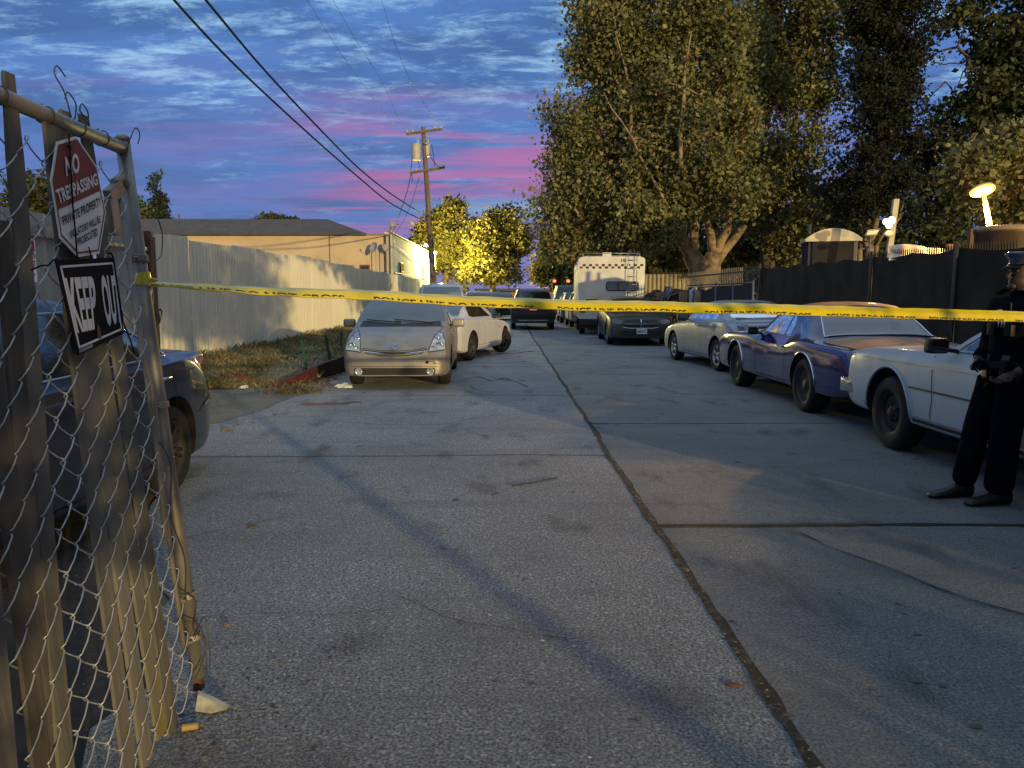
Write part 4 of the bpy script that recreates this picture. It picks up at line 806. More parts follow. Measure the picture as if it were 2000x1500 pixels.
class Car:
    def __init__(s, name, label, cat, S, loc, head, paint, group=None, detail=2, z=0.0):
        s.S = S; s.L = S['L']; s.detail = detail
        s.root = thing(name, label, cat, (loc[0], loc[1], z), R(head), group)
        f = {k: pchip(S[k]) for k in ('top', 'belt', 'hw', 'rw', 'bot')}; s.f = f
        L = s.L; crown = S.get('crown', .035)
        xs = set(np.linspace(0, L, 52 if detail > 1 else 34)); 
        for e in (.006, .015, .03, .05, .08, .12, .17, .23): xs |= {e, L-e}
        for p in S['top']: xs.add(p[0])
        xs = sorted(xs); xs = [x for i, x in enumerate(xs) if i == 0 or x-xs[i-1] > .003]
        ring = []
        for x in xs:
            t, b, hw, rw, bo = (f[k](x) for k in ('top', 'belt', 'hw', 'rw', 'bot'))
            b = min(b, t-.02); rw = min(rw, hw*.97); te = t-crown*min(1, rw/.6)
            te = max(te, b+.005); mid = bo+(b-bo)*.45
            P = [(0, bo), (hw*.75, bo), (hw*.94, bo+.02), (hw*.985, bo+.12*(b-bo)+.02), (hw, mid), (hw*.995, bo+(b-bo)*.75), (hw*.975, b-.035), (hw*.945, b),
                 (hw*.945+(rw-hw*.945)*.5, b+(te-b)*.53), (rw+.012, te-.02 if te-.02 > b else te), (rw-.05, te+.008), (rw*.55, t-crown*.22), (0, t)]
            ring.append(crom(P, 3 if detail > 1 else 2))
        m = len(ring[0]); vs = []; 
        for x, r_ in zip(xs, ring):
            X = L/2-x
            vs += [(X, y, z) for y, z in r_] + [(X, -y, z) for y, z in reversed(r_[1:-1])]
        n = 2*m-2; fs = []
        for i in range(len(xs)-1):
            for k in range(n): fs.append((i*n+k, i*n+(k+1) % n, (i+1)*n+(k+1) % n, (i+1)*n+k))
        fs.append(tuple(range(n))); fs.append(tuple(reversed(range((len(xs)-1)*n, len(xs)*n))))
        me = bpy.data.meshes.new('body'); me.from_pydata(vs, [], fs)
        bm = bmesh.new(); bm.from_mesh(me); bmesh.ops.recalc_face_normals(bm, faces=bm.faces); bm.to_mesh(me); bm.free()
        s.bvh = BVHTree.FromPolygons([v.co.copy() for v in me.vertices], [tuple(p.vertices) for p in me.polygons])
        body = link('body', me, [paint, M['arch']])
        # wheel arches
        cut = MB(); ra = S.get('arch', S['wr']+.05)
        for ax in S['axles']:
            for sd_ in (1, -1):
                hw = f['hw'](ax); cut.lathe([(0, -.19), (ra*.97, -.19), (ra, -.16), (ra*1.0, .14), (0, .14)], (0, sd_, 0), (L/2-ax, sd_*(hw-.06), S['wr']+.01), 40)
        cm = cut.mesh('cut'); co = link('cut', cm, [M['arch'], M['arch']]); 
        for p in cm.polygons: p.material_index = 1
        md = body.modifiers.new('b', 'BOOLEAN'); md.operation = 'DIFFERENCE'; md.object = co; md.solver = 'EXACT'
        bpy.context.view_layer.update()
        nm = bpy.data.meshes.new_from_object(body.evaluated_get(bpy.context.evaluated_depsgraph_get()))
        body.modifiers.clear(); body.data = nm; bpy.data.objects.remove(co)
        nm.shade_smooth(); nm.set_sharp_from_angle(angle=R(38)); nm.name = 'body'
        body.parent = s.root; s.body = body
    def X(s, x): return s.L/2-x
    def hit(s, o, d):
        h = s.bvh.ray_cast(o, d)
        if h[0] is None: h = s.bvh.find_nearest(o + d*max(0, (10 if True else 0)))
        return h[0], h[1]
    def proj(s, plane, a, b, off):
        if plane == 'L': o = Vector((s.X(a), 10, b)); d = Vector((0, -1, 0))
        elif plane == 'R': o = Vector((s.X(a), -10, b)); d = Vector((0, 1, 0))
        elif plane == 'T': o = Vector((s.X(a), b, 10)); d = Vector((0, 0, -1))
        elif plane == 'F': o = Vector((10, a, b)); d = Vector((-1, 0, 0))
        else: o = Vector((-10, a, b)); d = Vector((1, 0, 0))
        h = s.bvh.ray_cast(o, d)
        if h[0] is None:
            q = o + d*(10-s.L/2 if plane in 'FB' else 9.1)
            h = s.bvh.find_nearest(q)
        nrm = h[1]
        if nrm.dot(d) > 0: nrm = -nrm
        return h[0] + (nrm*.75 - d*.25)*off
    def panel(s, name, mt, plane, polys, off=.004, parent=None, cell=.06, label=None, smooth=1):
        bm = bmesh.new()
        for P in (polys if isinstance(polys[0][0], (tuple, list)) else [polys]):
            try: bm.faces.new([bm.verts.new((a, b, 0)) for a, b in P])
            except ValueError: pass
        for ax in (0, 1):
            lo = min(v.co[ax] for v in bm.verts); hi = max(v.co[ax] for v in bm.verts)
            k = math.ceil(lo/cell)*cell
            while k < hi:
                co = [0, 0, 0]; co[ax] = k; no = [0, 0, 0]; no[ax] = 1
                bmesh.ops.bisect_plane(bm, geom=bm.verts[:]+bm.edges[:]+bm.faces[:], plane_co=co, plane_no=no, dist=1e-5); k += cell
        bmesh.ops.remove_doubles(bm, verts=bm.verts, dist=1e-5)
        bmesh.ops.triangulate(bm, faces=bm.faces)
        for v in bm.verts: v.co = s.proj(plane, v.co.x, v.co.y, off)
        me = bpy.data.meshes.new(name); bm.to_mesh(me); bm.free()
        o = link(name, me, mt, parent or s.root, smooth)
        if label: o['label'] = label
        return o
    def lines(s, name, mt, plane, paths, w=.008, off=.005, parent=None, cell=.08):
        vs = []; fs = []
        for P in paths:
            Q = [Vector(P[0])]
            for a, b in zip(P, P[1:]):
                a = Vector(a); b = Vector(b); k = max(1, int((b-a).length/cell))
                Q += [a+(b-a)*(i+1)/k for i in range(k)]
            A, B = strip([tuple(q) for q in Q], w); n = len(vs)
            for a, b in zip(A, B): vs += [s.proj(plane, *a, off), s.proj(plane, *b, off)]
            fs += [(n+2*i, n+2*i+1, n+2*i+3, n+2*i+2) for i in range(len(A)-1)]
        me = bpy.data.meshes.new(name); me.from_pydata(vs, [], fs); return link(name, me, mt, parent or s.root)
    def tubeline(s, name, mt, plane, P, r=.008, off=.004, parent=None, closed=False):
        Q = []
        PP = P + [P[0]] if closed else P
        for a, b in zip(PP, PP[1:]):
            a = Vector(a); b = Vector(b); k = max(1, int((b-a).length/.07)); Q += [a+(b-a)*i/k for i in range(k)]
        Q.append(Vector(PP[-1])); mb = MB(); mb.tube([s.proj(plane, q.x, q.y, off) for q in Q], r, 6); return mb.build(name, mt, parent or s.root, 1)
    def glass(s, g, ws=True, mt=None):
        mt = mt or M['glass']
        for key, nm in (('ws', 'windshield'), ('rw', 'rear_window')):
            if key in g:
                x0, w0, x1, w1 = g[key][:4]; bow = g[key][4] if len(g[key]) > 4 else .06; sg = 1 if key == 'ws' else -1
                P = [(x0 + sg*bow*(abs(t)**2), w0*t) for t in np.linspace(-1, 1, 9)] + [(x1 + sg*bow*.6*(abs(t)**2), w1*t) for t in np.linspace(1, -1, 9)]
                P = roundp(P, .03, 1); s.panel(nm, mt if key == 'ws' else g.get('rmat', mt), 'T', P, .004)
                if g.get('trim'):
                    s.tubeline('trim', g['trim'], 'T', P, .008, .006, closed=True)
        for P in g.get('side', []):
            for pl in ('L', 'R'):
                s.panel('side_window', mt, pl, roundp(P, .04), .004)
        if g.get('surround'):
            for pl in ('L', 'R'): s.tubeline('window_trim', g['surround'][0], pl, g['surround'][1], .008, .006)
    def open_cabin(s, g, x0, x1, zf=.48, wheel=1):
        f = s.f; L = s.L
        xs = np.linspace(x0, x1, 26); ring = []
        for x in xs:
            t, b, hw, rw = f['top'](x), f['belt'](x), f['hw'](x), f['rw'](x); t -= .055; b = min(b, t-.03)
            P = [(hw-.10, zf), (hw-.09, b-.06), (hw*.945-.06, b-.01), (min(rw, hw*.9)-.06, max(t-.05, b)), (0, t)]
            ring.append([(L/2-x, y, z) for y, z in P]+[(L/2-x, -y, z) for y, z in reversed(P[:-1])])
        n = len(ring[0]); vs = [p for r_ in ring for p in r_]
        fs = [(i*n+k, i*n+(k+1) % n, (i+1)*n+(k+1) % n, (i+1)*n+k) for i in range(len(ring)-1) for k in range(n)]+[tuple(range(n)), tuple(reversed(range((len(ring)-1)*n, len(ring)*n)))]
        cuts = []; c0 = MB(); c0.add(vs, fs); cuts.append(c0)
        def shr(P, k=.965):
            cx = sum(p[0] for p in P)/len(P); cy = sum(p[1] for p in P)/len(P); return [(cx+(a-cx)*k, cy+(b-cy)*k) for a, b in P]
        if 'ws' in g:
            xa, w0, xb, w1 = g['ws'][:4]; bow = g['ws'][4] if len(g['ws']) > 4 else .06
            P = shr([(xa+.03+bow*t*t, w0*t) for t in np.linspace(-1, 1, 9)]+[(xb+bow*.6*t*t, w1*t) for t in np.linspace(1, -1, 9)], .95)
            m = MB(); m.prism([(L/2-a, b) for a, b in P], f['top'](xa)-.12, 2.2, lambda a, b, h: (a, b, h)); cuts.append(m)
        if 'rw' in g:
            xa, w0, xb, w1 = g['rw'][:4]; P = shr([(xa, -w0), (xa, w0), (xb, w1), (xb, -w1)], .93)
            m = MB(); m.prism([(L/2-a, b) for a, b in P], f['top'](xa)-.12, 2.2, lambda a, b, h: (a, b, h)); cuts.append(m)
        for P in g.get('side', []):
            for sg in (1, -1):
                m = MB(); m.prism([(L/2-a, b) for a, b in shr(roundp(P, .04), .94)], sg*.42, sg*1.3, lambda a, b, h: (a, h, b)); cuts.append(m)
        for m in cuts:
            cm = m.mesh('cut'); co = link('cut', cm, [M['arch'], M['inner']])
            for p in cm.polygons: p.material_index = 1
            md = s.body.modifiers.new('b', 'BOOLEAN'); md.operation = 'DIFFERENCE'; md.object = co; md.solver = 'EXACT'
            bpy.context.view_layer.update(); nm = bpy.data.meshes.new_from_object(s.body.evaluated_get(bpy.context.evaluated_depsgraph_get()))
            s.body.modifiers.clear()
            if len(nm.polygons) > 200: s.body.data = nm
            else: print('BOOLEAN FAILED', s.root.name)
            bpy.data.objects.remove(co)
        s.body.data.shade_smooth(); s.body.data.set_sharp_from_angle(angle=R(38)); s.body.data.name = 'body'
        # seats, dashboard and steering wheel
        xd = x0+.42; xf = x0+1.05+.1*(x1-x0-3); 
        for sg in (1, -1):
            m = MB(); m.box((L/2-xf, sg*.36, .60), (.50, .48, .20)); m.box((L/2-xf-.30, sg*.36, .88), (.16, .46, .58), ry=-.22); o = m.build('seat', M['inner'], s.root, bevel=.05, seg=3)
            k = MB(); k.box((L/2-xf-.40, sg*.36, 1.23), (.09, .25, .17), ry=-.15); k.build('headrest', M['inner'], o, bevel=.04, seg=3)
        if x1-x0 > 2.0:
          m = MB(); m.box((L/2-xf-1.0, 0, .60), (.50, 1.2, .20)); m.box((L/2-xf-1.30, 0, .84), (.16, 1.2, .46), ry=-.3); m.build('rear_seat', M['inner'], s.root, bevel=.05, seg=3)
        m = MB(); m.box((L/2-xd, 0, f['top'](x0)-.22), (.40, 1.25, .18), ry=.1); m.build('dashboard', M['black'], s.root, bevel=.05, seg=3)
        m = MB(); q = [Vector((L/2-xd-.30+.06*math.sin(a), wheel*.36+.18*math.cos(a), f['top'](x0)-.18+.16*math.sin(a))) for a in np.linspace(0, 2*math.pi, 21)]; m.tube(q, .014, 6); m.tube([q[0], q[10]], .016, 6); m.build('steering_wheel', M['black'], s.root, 1)
        m = MB(); c_ = s.proj('T', x0+.78, 0, -.09); m.box(c_+Vector((-.02, 0, -.03)), (.03, .22, .06)); m.build('inside_mirror', M['black'], s.root, bevel=.012)
    def wheels(s, kind='spoke', mt=None, tw=.20, steer=0.0, flat=()):
        wr = s.S['wr']; rr_ = wr*s.S.get('rimf', .66)
        mt = mt or M['alloy']; i = 0
        for ax in s.S['axles']:
            for sd_ in (1, -1):
                y = sd_*(s.f['hw'](ax)-tw/2-.025); c = Vector((0, 0, 0))
                t = MB(); h = tw/2
                t.lathe([(rr_, -h+.01), (rr_+.02, -h), (wr-.03, -h), (wr-.008, -h+.025), (wr, -h+.05), (wr, h-.05), (wr-.008, h-.025), (wr-.03, h), (rr_+.02, h), (rr_, h-.01)], (0, sd_, 0), c, 36, close=True)
                tyre = t.build('wheel', M['tyre'], s.root, 1); tyre.location = (s.X(ax), y, wr)
                if i < 2 and steer: tyre.rotation_euler = (0, 0, R(steer))
                m = MB(); hh = h-.012
                m.lathe([(rr_+.004, hh), (rr_-.02, hh-.008), (rr_-.035, hh-.05), (rr_-.035, -h+.02)], (0, sd_, 0), c, 32)
                if kind == 'spoke':
                    m.lathe([(0, hh-.01), (.05, hh-.012), (.065, hh-.035)], (0, sd_, 0), c, 16)
                    ns = s.S.get('spokes', 6)
                    for k in range(ns):
                        a = 2*math.pi*k/ns+.3
                        for da in (-.13, .13):
                            m.tube([(math.cos(a)*.04, sd_*(hh-.03), math.sin(a)*.04), (math.cos(a+da)*(rr_-.02), sd_*(hh-.025), math.sin(a+da)*(rr_-.02))], [.022, .016], 6)
                    m.lathe([(rr_-.03, -.01), (0, -.012)], (0, sd_, 0), c, 20, mi=1)
                elif kind == 'steel':
                    m.lathe([(0, hh+.0), (.03, hh), (.06, hh-.02), (.08, hh-.06), (rr_*.55, hh-.045), (rr_*.75, hh-.04), (rr_-.03, hh-.06)], (0, sd_, 0), c, 28)
                    for k in range(5):
                        a = 2*math.pi*k/5; m.lathe([(0, hh-.02), (.012, hh-.02), (.012, hh-.05)], (0, sd_, 0), (math.cos(a)*.085, 0, math.sin(a)*.085), 6)
                else:
                    m.lathe([(0, hh-.02), (.06, hh-.02), (.09, hh-.045), (rr_*.6, hh-.03), (rr_-.03, hh-.03)], (0, sd_, 0), c, 28)
                m.build('rim', [mt, M['arch']], tyre, 1); i += 1
    def mirrors(s, x, z, mt, sz=(.10, .19, .13), out=.10):
        for sd_ in (1, -1):
            hw = s.f['hw'](x); m = MB(); y = sd_*(hw*.96+out)
            m.box((s.X(x), y, z), sz); o = m.build('mirror', mt, s.root, 1, bevel=.035, seg=3)
            k = MB(); k.tube([(s.X(x)-.01, sd_*(hw*.90), z-.05), (s.X(x), y-sd_*sz[1]*.35, z-.03)], .018, 6); k.build('mirror_stalk', M['black'], o)
            g = MB(); g.box((s.X(x)-sz[0]/2-.001, y, z), (.004, sz[1]*.8, sz[2]*.75)); g.build('mirror_glass', M['glass'], o)
    def handles(s, spots, mt):
        for x, z in spots:
            for sd_, pl in ((1, 'L'), (-1, 'R')):
                m = MB(); a = s.proj(pl, x-.09, z, .004); b = s.proj(pl, x+.09, z, .004); o = Vector((0, sd_*.03, 0))
                m.tube([a, a+o+Vector((-.02, 0, 0)), b+o+Vector((.02, 0, 0)), b], .012, 6); m.build('door_handle', mt, s.root, 1)
    def plate(s, plane, y, z, txt, w=.305, h=.152, mt=None, ink=None):
        c = s.proj(plane, y, z, .02); n = Vector((1, 0, 0)) if plane == 'F' else Vector((-1, 0, 0)); ex = n.cross(Vector((0, 0, 1)))*-1
        q = [c-ex*w/2+Vector((0, 0, -h/2)), c+ex*w/2+Vector((0, 0, -h/2)), c+ex*w/2+Vector((0, 0, h/2)), c-ex*w/2+Vector((0, 0, h/2))]
        m = MB(); poly_on(m, [(0, 0), (1, 0), (1, 1), (0, 1)], q, 0, n, .006); o = m.build('license_plate', mt or M['plate'], s.root)
        k = MB(); text_on(k, txt, q, (.08, .2, .92, .72), .002, n, .015); k.build('plate_lettering', ink or M['plate_ink'], o, clean=False)
    def lampset(s, name, mt, plane, polys, off=.006, rim=True):
        for P in polys:
            o = s.panel(name, mt, plane, roundp(P, .03), off, cell=.05)
            if rim: s.lines('lamp_edge', M['seam'], plane, [P+[P[0]]], .008, off+.001, o)
def mir(P): return [(-a, b) for a, b in P]

PAINT = {
 'tan': mat('tan_silver_paint', (.27, .245, .21), .38, .55, coat=.25, dirt=.45, dirtcol=(.16, .14, .11)),
 'white': mat('white_paint', (.42, .43, .45), .35, 0, coat=.4, dirt=.35, dirtcol=(.30, .27, .22)),
 'oldwhite': mat('old_white_paint', (.33, .38, .44), .36, 0, coat=.35, noise_amt=.12, nscale=4, dirt=.2, dirtcol=(.30, .28, .25)),
 'black': mat('black_paint', (.012, .013, .016), .28, .2, coat=.5, dirt=.3),
 'dkgreen': mat('charcoal_green_paint', (.035, .042, .040), .40, .4, coat=.25, dirt=.5, dirtcol=(.08, .08, .07)),
 'silver': mat('silver_paint', (.27, .30, .35), .34, .55, coat=.4, dirt=.35, dirtcol=(.2, .19, .17)),
 'purple': mat('deep_purple_paint', (.022, .015, .11), .14, .25, coat=1.0, noise_amt=.15, nscale=3),
 'brown': mat('lamp_tinted_brown', (.42, .19, .06), .42, .15, coat=.25, noise_amt=.25, nscale=3),  # brown stands in for the orange lamp's reflection on roof and trunk
 'navy': mat('navy_paint', (.008, .013, .034), .26, .3, coat=.6, dirt=.16, dirtcol=(.07, .05, .05)),
 'blue': mat('steel_blue_paint', (.03, .08, .15), .35, .4, coat=.4, dirt=.3),
 'teal': mat('grey_teal_paint', (.06, .085, .09), .4, .3, coat=.3, dirt=.3),
}
# ---- car 1: tan hatchback facing us
S = dict(L=4.45, wr=.31, axles=(.90, 3.60), spokes=7,
 top=[(0, .60), (.03, .655), (.10, .70), (.30, .80), (.60, .90), (.95, .985), (1.15, 1.06), (1.55, 1.27), (1.95, 1.425), (2.35, 1.49), (2.9, 1.47), (3.5, 1.37), (4.05, 1.17), (4.25, 1.07), (4.40, .98), (4.45, .88)],
 belt=[(0, .50), (.1, .60), (.4, .76), (1.0, .90), (2.5, .95), (4.0, 1.0), (4.45, .84)],
 hw=[(0, .66), (.02, .72), (.06, .765), (.15, .81), (.35, .845), (.9, .862), (3.5, .862), (4.1, .83), (4.35, .76), (4.45, .66)],
 rw=[(0, .50), (.1, .56), (.4, .67), (1.0, .79), (1.4, .75), (1.95, .645), (3.0, .60), (3.8, .56), (4.3, .62), (4.45, .56)],
 bot=[(0, .23), (.3, .20), (4.1, .20), (4.45, .34)])
c = Car('hatchback_car', 'tan silver hatchback parked facing the viewer with a scuffed front bumper', 'car', S, (-1.93, 14.33), -88.2, PAINT['tan'])
g0 = (dict(ws=(1.06, .765, 1.92, .615, .15), rw=(4.22, .58, 3.62, .5), side=[[(1.62, .99), (1.98, 1.33), (2.42, 1.40), (2.50, 1.38), (2.50, 1.0)], [(2.56, 1.0), (2.56, 1.38), (3.2, 1.33), (3.42, 1.25), (3.46, 1.03)]]))
c.glass(g0, mt=M['clear']); c.open_cabin(g0, 1.12, 4.05)
hl = [(.80, .635), (.53, .605), (.555, .70), (.605, .83), (.66, .905), (.735, .86), (.79, .76)]
for P in (hl, mir(hl)):
    P = P if P is hl else P[::-1]
    o = c.panel('headlight', M['lens'], 'F', roundp(P, .025), .008, cell=.04)
    c.lines('lamp_edge', M['seam'], 'F', [P+[P[0]]], .010, .009, o, cell=.03)
    sg = 1 if P is hl else -1
    for yy, zz, r_ in ((.70, .71, .052), (.645, .80, .034), (.60, .665, .032)):
        k = MB(); p = c.proj('F', sg*yy, zz, .009); k.lathe([(0, 0), (r_*.55, .004), (r_*.62, .010), (r_, .006), (r_*1.05, 0)], (1, 0, 0), p, 18); k.build('lamp_bowl', M['chrome'], o, 1)
c.panel('grille', M['black'], 'F', [(-.52, .650), (-.25, .618), (0, .607), (.25, .618), (.52, .650), (.43, .580), (.2, .548), (0, .542), (-.2, .548), (-.43, .580)], .006, cell=.04)
c.lines('grille_slat', M['chrome'], 'F', [[(-.49, .622), (-.2, .590), (0, .583), (.2, .590), (.49, .622)]], .010, .012, cell=.04)
c.lines('grille_slat', M['alloy'], 'F', [[(-.45, .600), (-.2, .570), (0, .562), (.2, .570), (.45, .600)]], .008, .012, cell=.04)
lo = c.panel('lower_intake', M['black'], 'F', rr(-.64, .64, .245, .36, .03), .006, cell=.06)
c.lines('intake_slat', M['seam'], 'F', [[(-.48, .285), (.48, .285)], [(-.48, .32), (.48, .32)]], .006, .012, lo)
for sg in (1, -1):
    k = MB(); k.lathe([(0, .0), (.04, .006), (.052, .014), (.062, .004)], (1, 0, 0), c.proj('F', sg*.565, .30, .01), 20); k.build('fog_lamp', M['lens'], c.root, 1)
k = MB(); 
for a_, b_ in ((.066, .046), (.044, .022), (.020, .046)): k.tube([c.proj('F', y_, .69+z_, .012) for y_, z_ in oval(0, 0, a_, b_, 20)+[(a_, 0)]], .0055, 5)
k.build('emblem', M['chrome'], c.root, 1)
c.lines('panel_seam', M['seam'], 'F', [[(-.50, .665), (-.25, .635), (0, .625), (.25, .635), (.50, .665)], [(-.86, .39), (-.66, .385), (.66, .385), (.86, .39)]], .007, .005)
c.lines('hood_seam', M['seam'], 'T', [[(.42, .60), (.7, .67), (1.02, .735)], [(.42, -.60), (.7, -.67), (1.02, -.735)]], .008)
for pl in 'LR': c.lines('door_seam', M['seam'], pl, [[(1.35, .30), (1.33, .95)], [(2.53, .26), (2.52, 1.0)], [(3.3, .35), (3.42, 1.0)], [(1.0, .88), (.8, .72), (.62, .66)], [(1.35, .27), (3.2, .27)]])
c.panel('cowl', M['black'], 'T', [(.98, -.70), (.93, -.35), (.92, 0), (.93, .35), (.98, .70), (1.20, .66), (1.08, .3), (1.05, 0), (1.08, -.3), (1.20, -.66)], .0045)
for P in ([(1.07, .55), (1.14, .1), (1.17, -.12)], [(1.05, .0), (1.13, -.35), (1.20, -.6)]):
    k = MB(); k.tube([c.proj('T', a, b, .022) for a, b in P], .010, 5); k.build('wiper', M['black'], c.root)
c.lines('bumper_scratch', M['black'], 'F', [[(.52, .47), (.60, .455), (.66, .44)], [(.62, .43), (.74, .45)], [(.60, .42), (.78, .435)]], .007, .006)
k = MB(); k.lathe([(0, .0), (.024, .001), (.026, 0)], (1, 0, 0), c.proj('F', .515, .45, .006), 14); k.build('tow_hook_hole', M['seam'], c.root)
c.mirrors(1.52, 1.02, PAINT['tan'], (.11, .21, .14), .13); c.handles([(2.35, .86), (3.2, .88)], PAINT['tan']); c.wheels('spoke')
# ---- sedan families
def sedan(L=4.8, h=1.42, w=1.80, nose=.66, hood=.95, ws0=1.35, wsT=2.15, rT=3.15, rB=4.0, deck=1.05, wr=.32, axles=(.9, 3.65), bot=.20, tail=.9, boxy=0.0):
    hw = w/2; bx = boxy
    return dict(L=L, wr=wr, axles=axles,
     top=[(0, nose-.04), (.03, nose), (.15, nose+.08+.06*bx), (ws0*.55, hood-.04), (ws0, hood+.02), (ws0+(wsT-ws0)*.5, (hood+h)/2+.05), (wsT, h-.04), ((wsT+rT)/2, h), (rT, h-.05), (rT+(rB-rT)*.5, (deck+h)/2+.02), (rB, deck), (L-.15, deck-.03), (L-.04, deck-.08), (L, tail-.12)],
     belt=[(0, nose-.12), (.2, nose+.04), (ws0, hood-.05), (rB, deck-.06), (L, tail-.2)],
     hw=[(0, hw*(.78+.14*bx)), (.03, hw*(.86+.08*bx)), (.12, hw*(.93+.04*bx)), (.45, hw*.985), (1.0, hw), (L-1.0, hw), (L-.35, hw*.97), (L-.08, hw*(.88+.08*bx)), (L, hw*(.78+.14*bx))],
     rw=[(0, hw*.68), (.2, hw*.78), (ws0, hw*.86), (wsT, hw*.66), (rT, hw*.64), (rB, hw*.80), (L-.1, hw*.78), (L, hw*.7)],
     bot=[(0, bot+.05), (.4, bot), (L-.5, bot), (L, bot+.12)])
def seams(c, doors, zb=.3, zt=.95, extra=()):
    for pl in 'LR': c.lines('door_seam', M['seam'], pl, [[(x, zb), (x+.01, zt)] for x in doors]+[[(doors[0], zb), (doors[-1], zb)]]+[list(e) for e in extra])
# ---- car 2: white coupe angled away behind the hatchback
S = sedan(4.62, 1.38, 1.80, .66, .93, 1.45, 2.35, 3.05, 3.95, 1.03, .325, (.85, 3.61)); S['spokes'] = 7; S['arch'] = .375
c = Car('coupe_car', 'white coupe parked at an angle behind the tan hatchback, front wheels turned', 'car', S, (-1.42, 19.25), 75, PAINT['white'])
c.glass(dict(ws=(1.42, .74, 2.28, .56, .10), rw=(3.92, .62, 3.12, .50), side=[[(1.98, .99), (2.4, 1.27), (2.95, 1.32), (3.40, 1.20), (3.62, 1.04), (3.5, 1.0)]], surround=(M['black'], [(1.95, .99), (3.65, 1.03)])))
c.mirrors(1.85, 1.0, M['black'], (.10, .19, .12), .09); c.wheels('spoke', M['darkrim'], steer=-28)
c.lampset('headlight', M['lens'], 'F', [[(.45, .62), (.80, .66), (.78, .76), (.46, .72)], [(-.46, .72), (-.78, .76), (-.80, .66), (-.45, .62)]])
c.lampset('tail_light', M['red'], 'B', [[(.45, .72), (.78, .72), (.78, .88), (.45, .86)], [(-.45, .86), (-.78, .88), (-.78, .72), (-.45, .72)]])
seams(c, [1.75, 3.25], .28, .98); c.handles([(3.05, .86)], PAINT['white'])
for pl in 'LR': c.lines('sill_seam', M['seam'], pl, [[(1.3, .34), (3.2, .34)]]); c.panel('side_marker', M['black'], pl, rr(1.42, 1.50, .70, .73, .01), .006)
c.panel('grille', M['black'], 'F', rr(-.3, .3, .55, .66, .03), .006); c.plate('B', 0, .72, '6RKT204')
# ---- car 3: white pickup facing us
S = dict(L=5.8, wr=.39, axles=(.95, 4.55), spokes=6, arch=.46,
 top=[(0, .95), (.04, 1.02), (.15, 1.10), (1.2, 1.20), (1.45, 1.24), (1.95, 1.70), (2.15, 1.88), (2.6, 1.95), (3.9, 1.93), (4.05, 1.80), (4.12, 1.32), (4.3, 1.30), (5.7, 1.30), (5.8, 1.2)],
 belt=[(0, .85), (.2, 1.0), (1.4, 1.13), (5.7, 1.2), (5.8, 1.1)],
 hw=[(0, .84), (.05, .92), (.2, .97), (.6, 1.0), (5.6, 1.0), (5.8, .97)],
 rw=[(0, .75), (.3, .84), (1.4, .88), (2.1, .74), (3.9, .74), (4.15, .92), (5.8, .92)], bot=[(0, .42), (5.8, .42)])
c = Car('pickup_truck', 'white pickup truck facing the viewer behind the white coupe, roof above the tape', 'truck', S, (-2.75, 30.2), -84, PAINT['white'])
g0 = dict(ws=(1.42, .80, 2.08, .68, .06), side=[[(1.95, 1.25), (2.3, 1.75), (2.95, 1.78), (2.95, 1.25)], [(3.02, 1.25), (3.02, 1.78), (3.8, 1.76), (3.85, 1.27)]])
c.glass(g0, mt=M['clear']); c.open_cabin(g0, 1.5, 3.95, .8)
c.mirrors(1.75, 1.32, M['black'], (.10, .22, .26), .15); c.wheels('spoke')
c.panel('grille', M['black'], 'F', rr(-.55, .55, .72, 1.0, .05), .006); c.lampset('headlight', M['lens'], 'F', [rr(.60, .88, .74, .98, .04), rr(-.88, -.60, .74, .98, .04)])
k = MB(); k.box((c.X(-.04), 0, .56), (.16, 1.86, .2)); k.build('front_bumper', M['chrome'], c.root, bevel=.03)
seams(c, [1.7, 2.98, 3.95], .5, 1.2); c.plate('F', 0, .58, '8B41957')
# ---- car 4: dark patrol utility seen from behind
def suv(L=5.0, h=1.78, w=2.0, hood=1.12, wr=.37, bot=.26, ws0=1.3, wsT=2.0, rT=4.3, rB=4.75, belt=1.15):
    hw = w/2
    return dict(L=L, wr=wr, axles=(.92, L-1.12), arch=wr+.06,
     top=[(0, .80), (.04, .88), (.2, .98), (ws0, hood), ((ws0+wsT)/2, (hood+h)/2+.05), (wsT, h-.06), (wsT+.5, h), (rT-.2, h-.02), (rT, h-.06), (rB, belt+.12), (L-.06, belt), (L, belt-.15)],
     belt=[(0, .75), (.2, .88), (ws0, belt-.07), (rB, belt), (L, belt-.2)],
     hw=[(0, hw*.82), (.05, hw*.9), (.3, hw*.97), (1, hw), (L-.5, hw*.99), (L-.1, hw*.95), (L, hw*.90)],
     rw=[(0, hw*.7), (.2, hw*.78), (ws0, hw*.86), (wsT, hw*.70), (rT, hw*.68), (rB, hw*.80), (L, hw*.84)],
     bot=[(0, bot+.05), (L, bot+.04)])
S = suv(5.0, 1.80, 1.98); c = Car('patrol_suv', 'black utility vehicle seen from behind in mid street with a plate made to glow red', 'suv', S, (.92, 36.0), 90, PAINT['black'])
c.glass(dict(ws=(1.28, .82, 1.95, .66), side=[[(2.0, 1.2), (2.3, 1.62), (3.0, 1.66), (3.0, 1.2)], [(3.08, 1.2), (3.08, 1.66), (4.1, 1.62), (4.3, 1.25)]]))
c.panel('rear_window', M['glass'], 'B', roundp([(-.70, 1.22), (.70, 1.22), (.60, 1.62), (-.60, 1.62)], .05), .006)
c.lampset('tail_light', M['red'], 'B', [[(.72, .98), (.92, 1.0), (.90, 1.22), (.74, 1.24)], [(-.74, 1.24), (-.90, 1.22), (-.92, 1.0), (-.72, .98)]])
M['redglow'] = mat('glowing_reflector', (.5, .03, .03), .3, emit=(1, .06, .04), estr=1.3)  # reflectors emit by themselves in place of reflected brake light
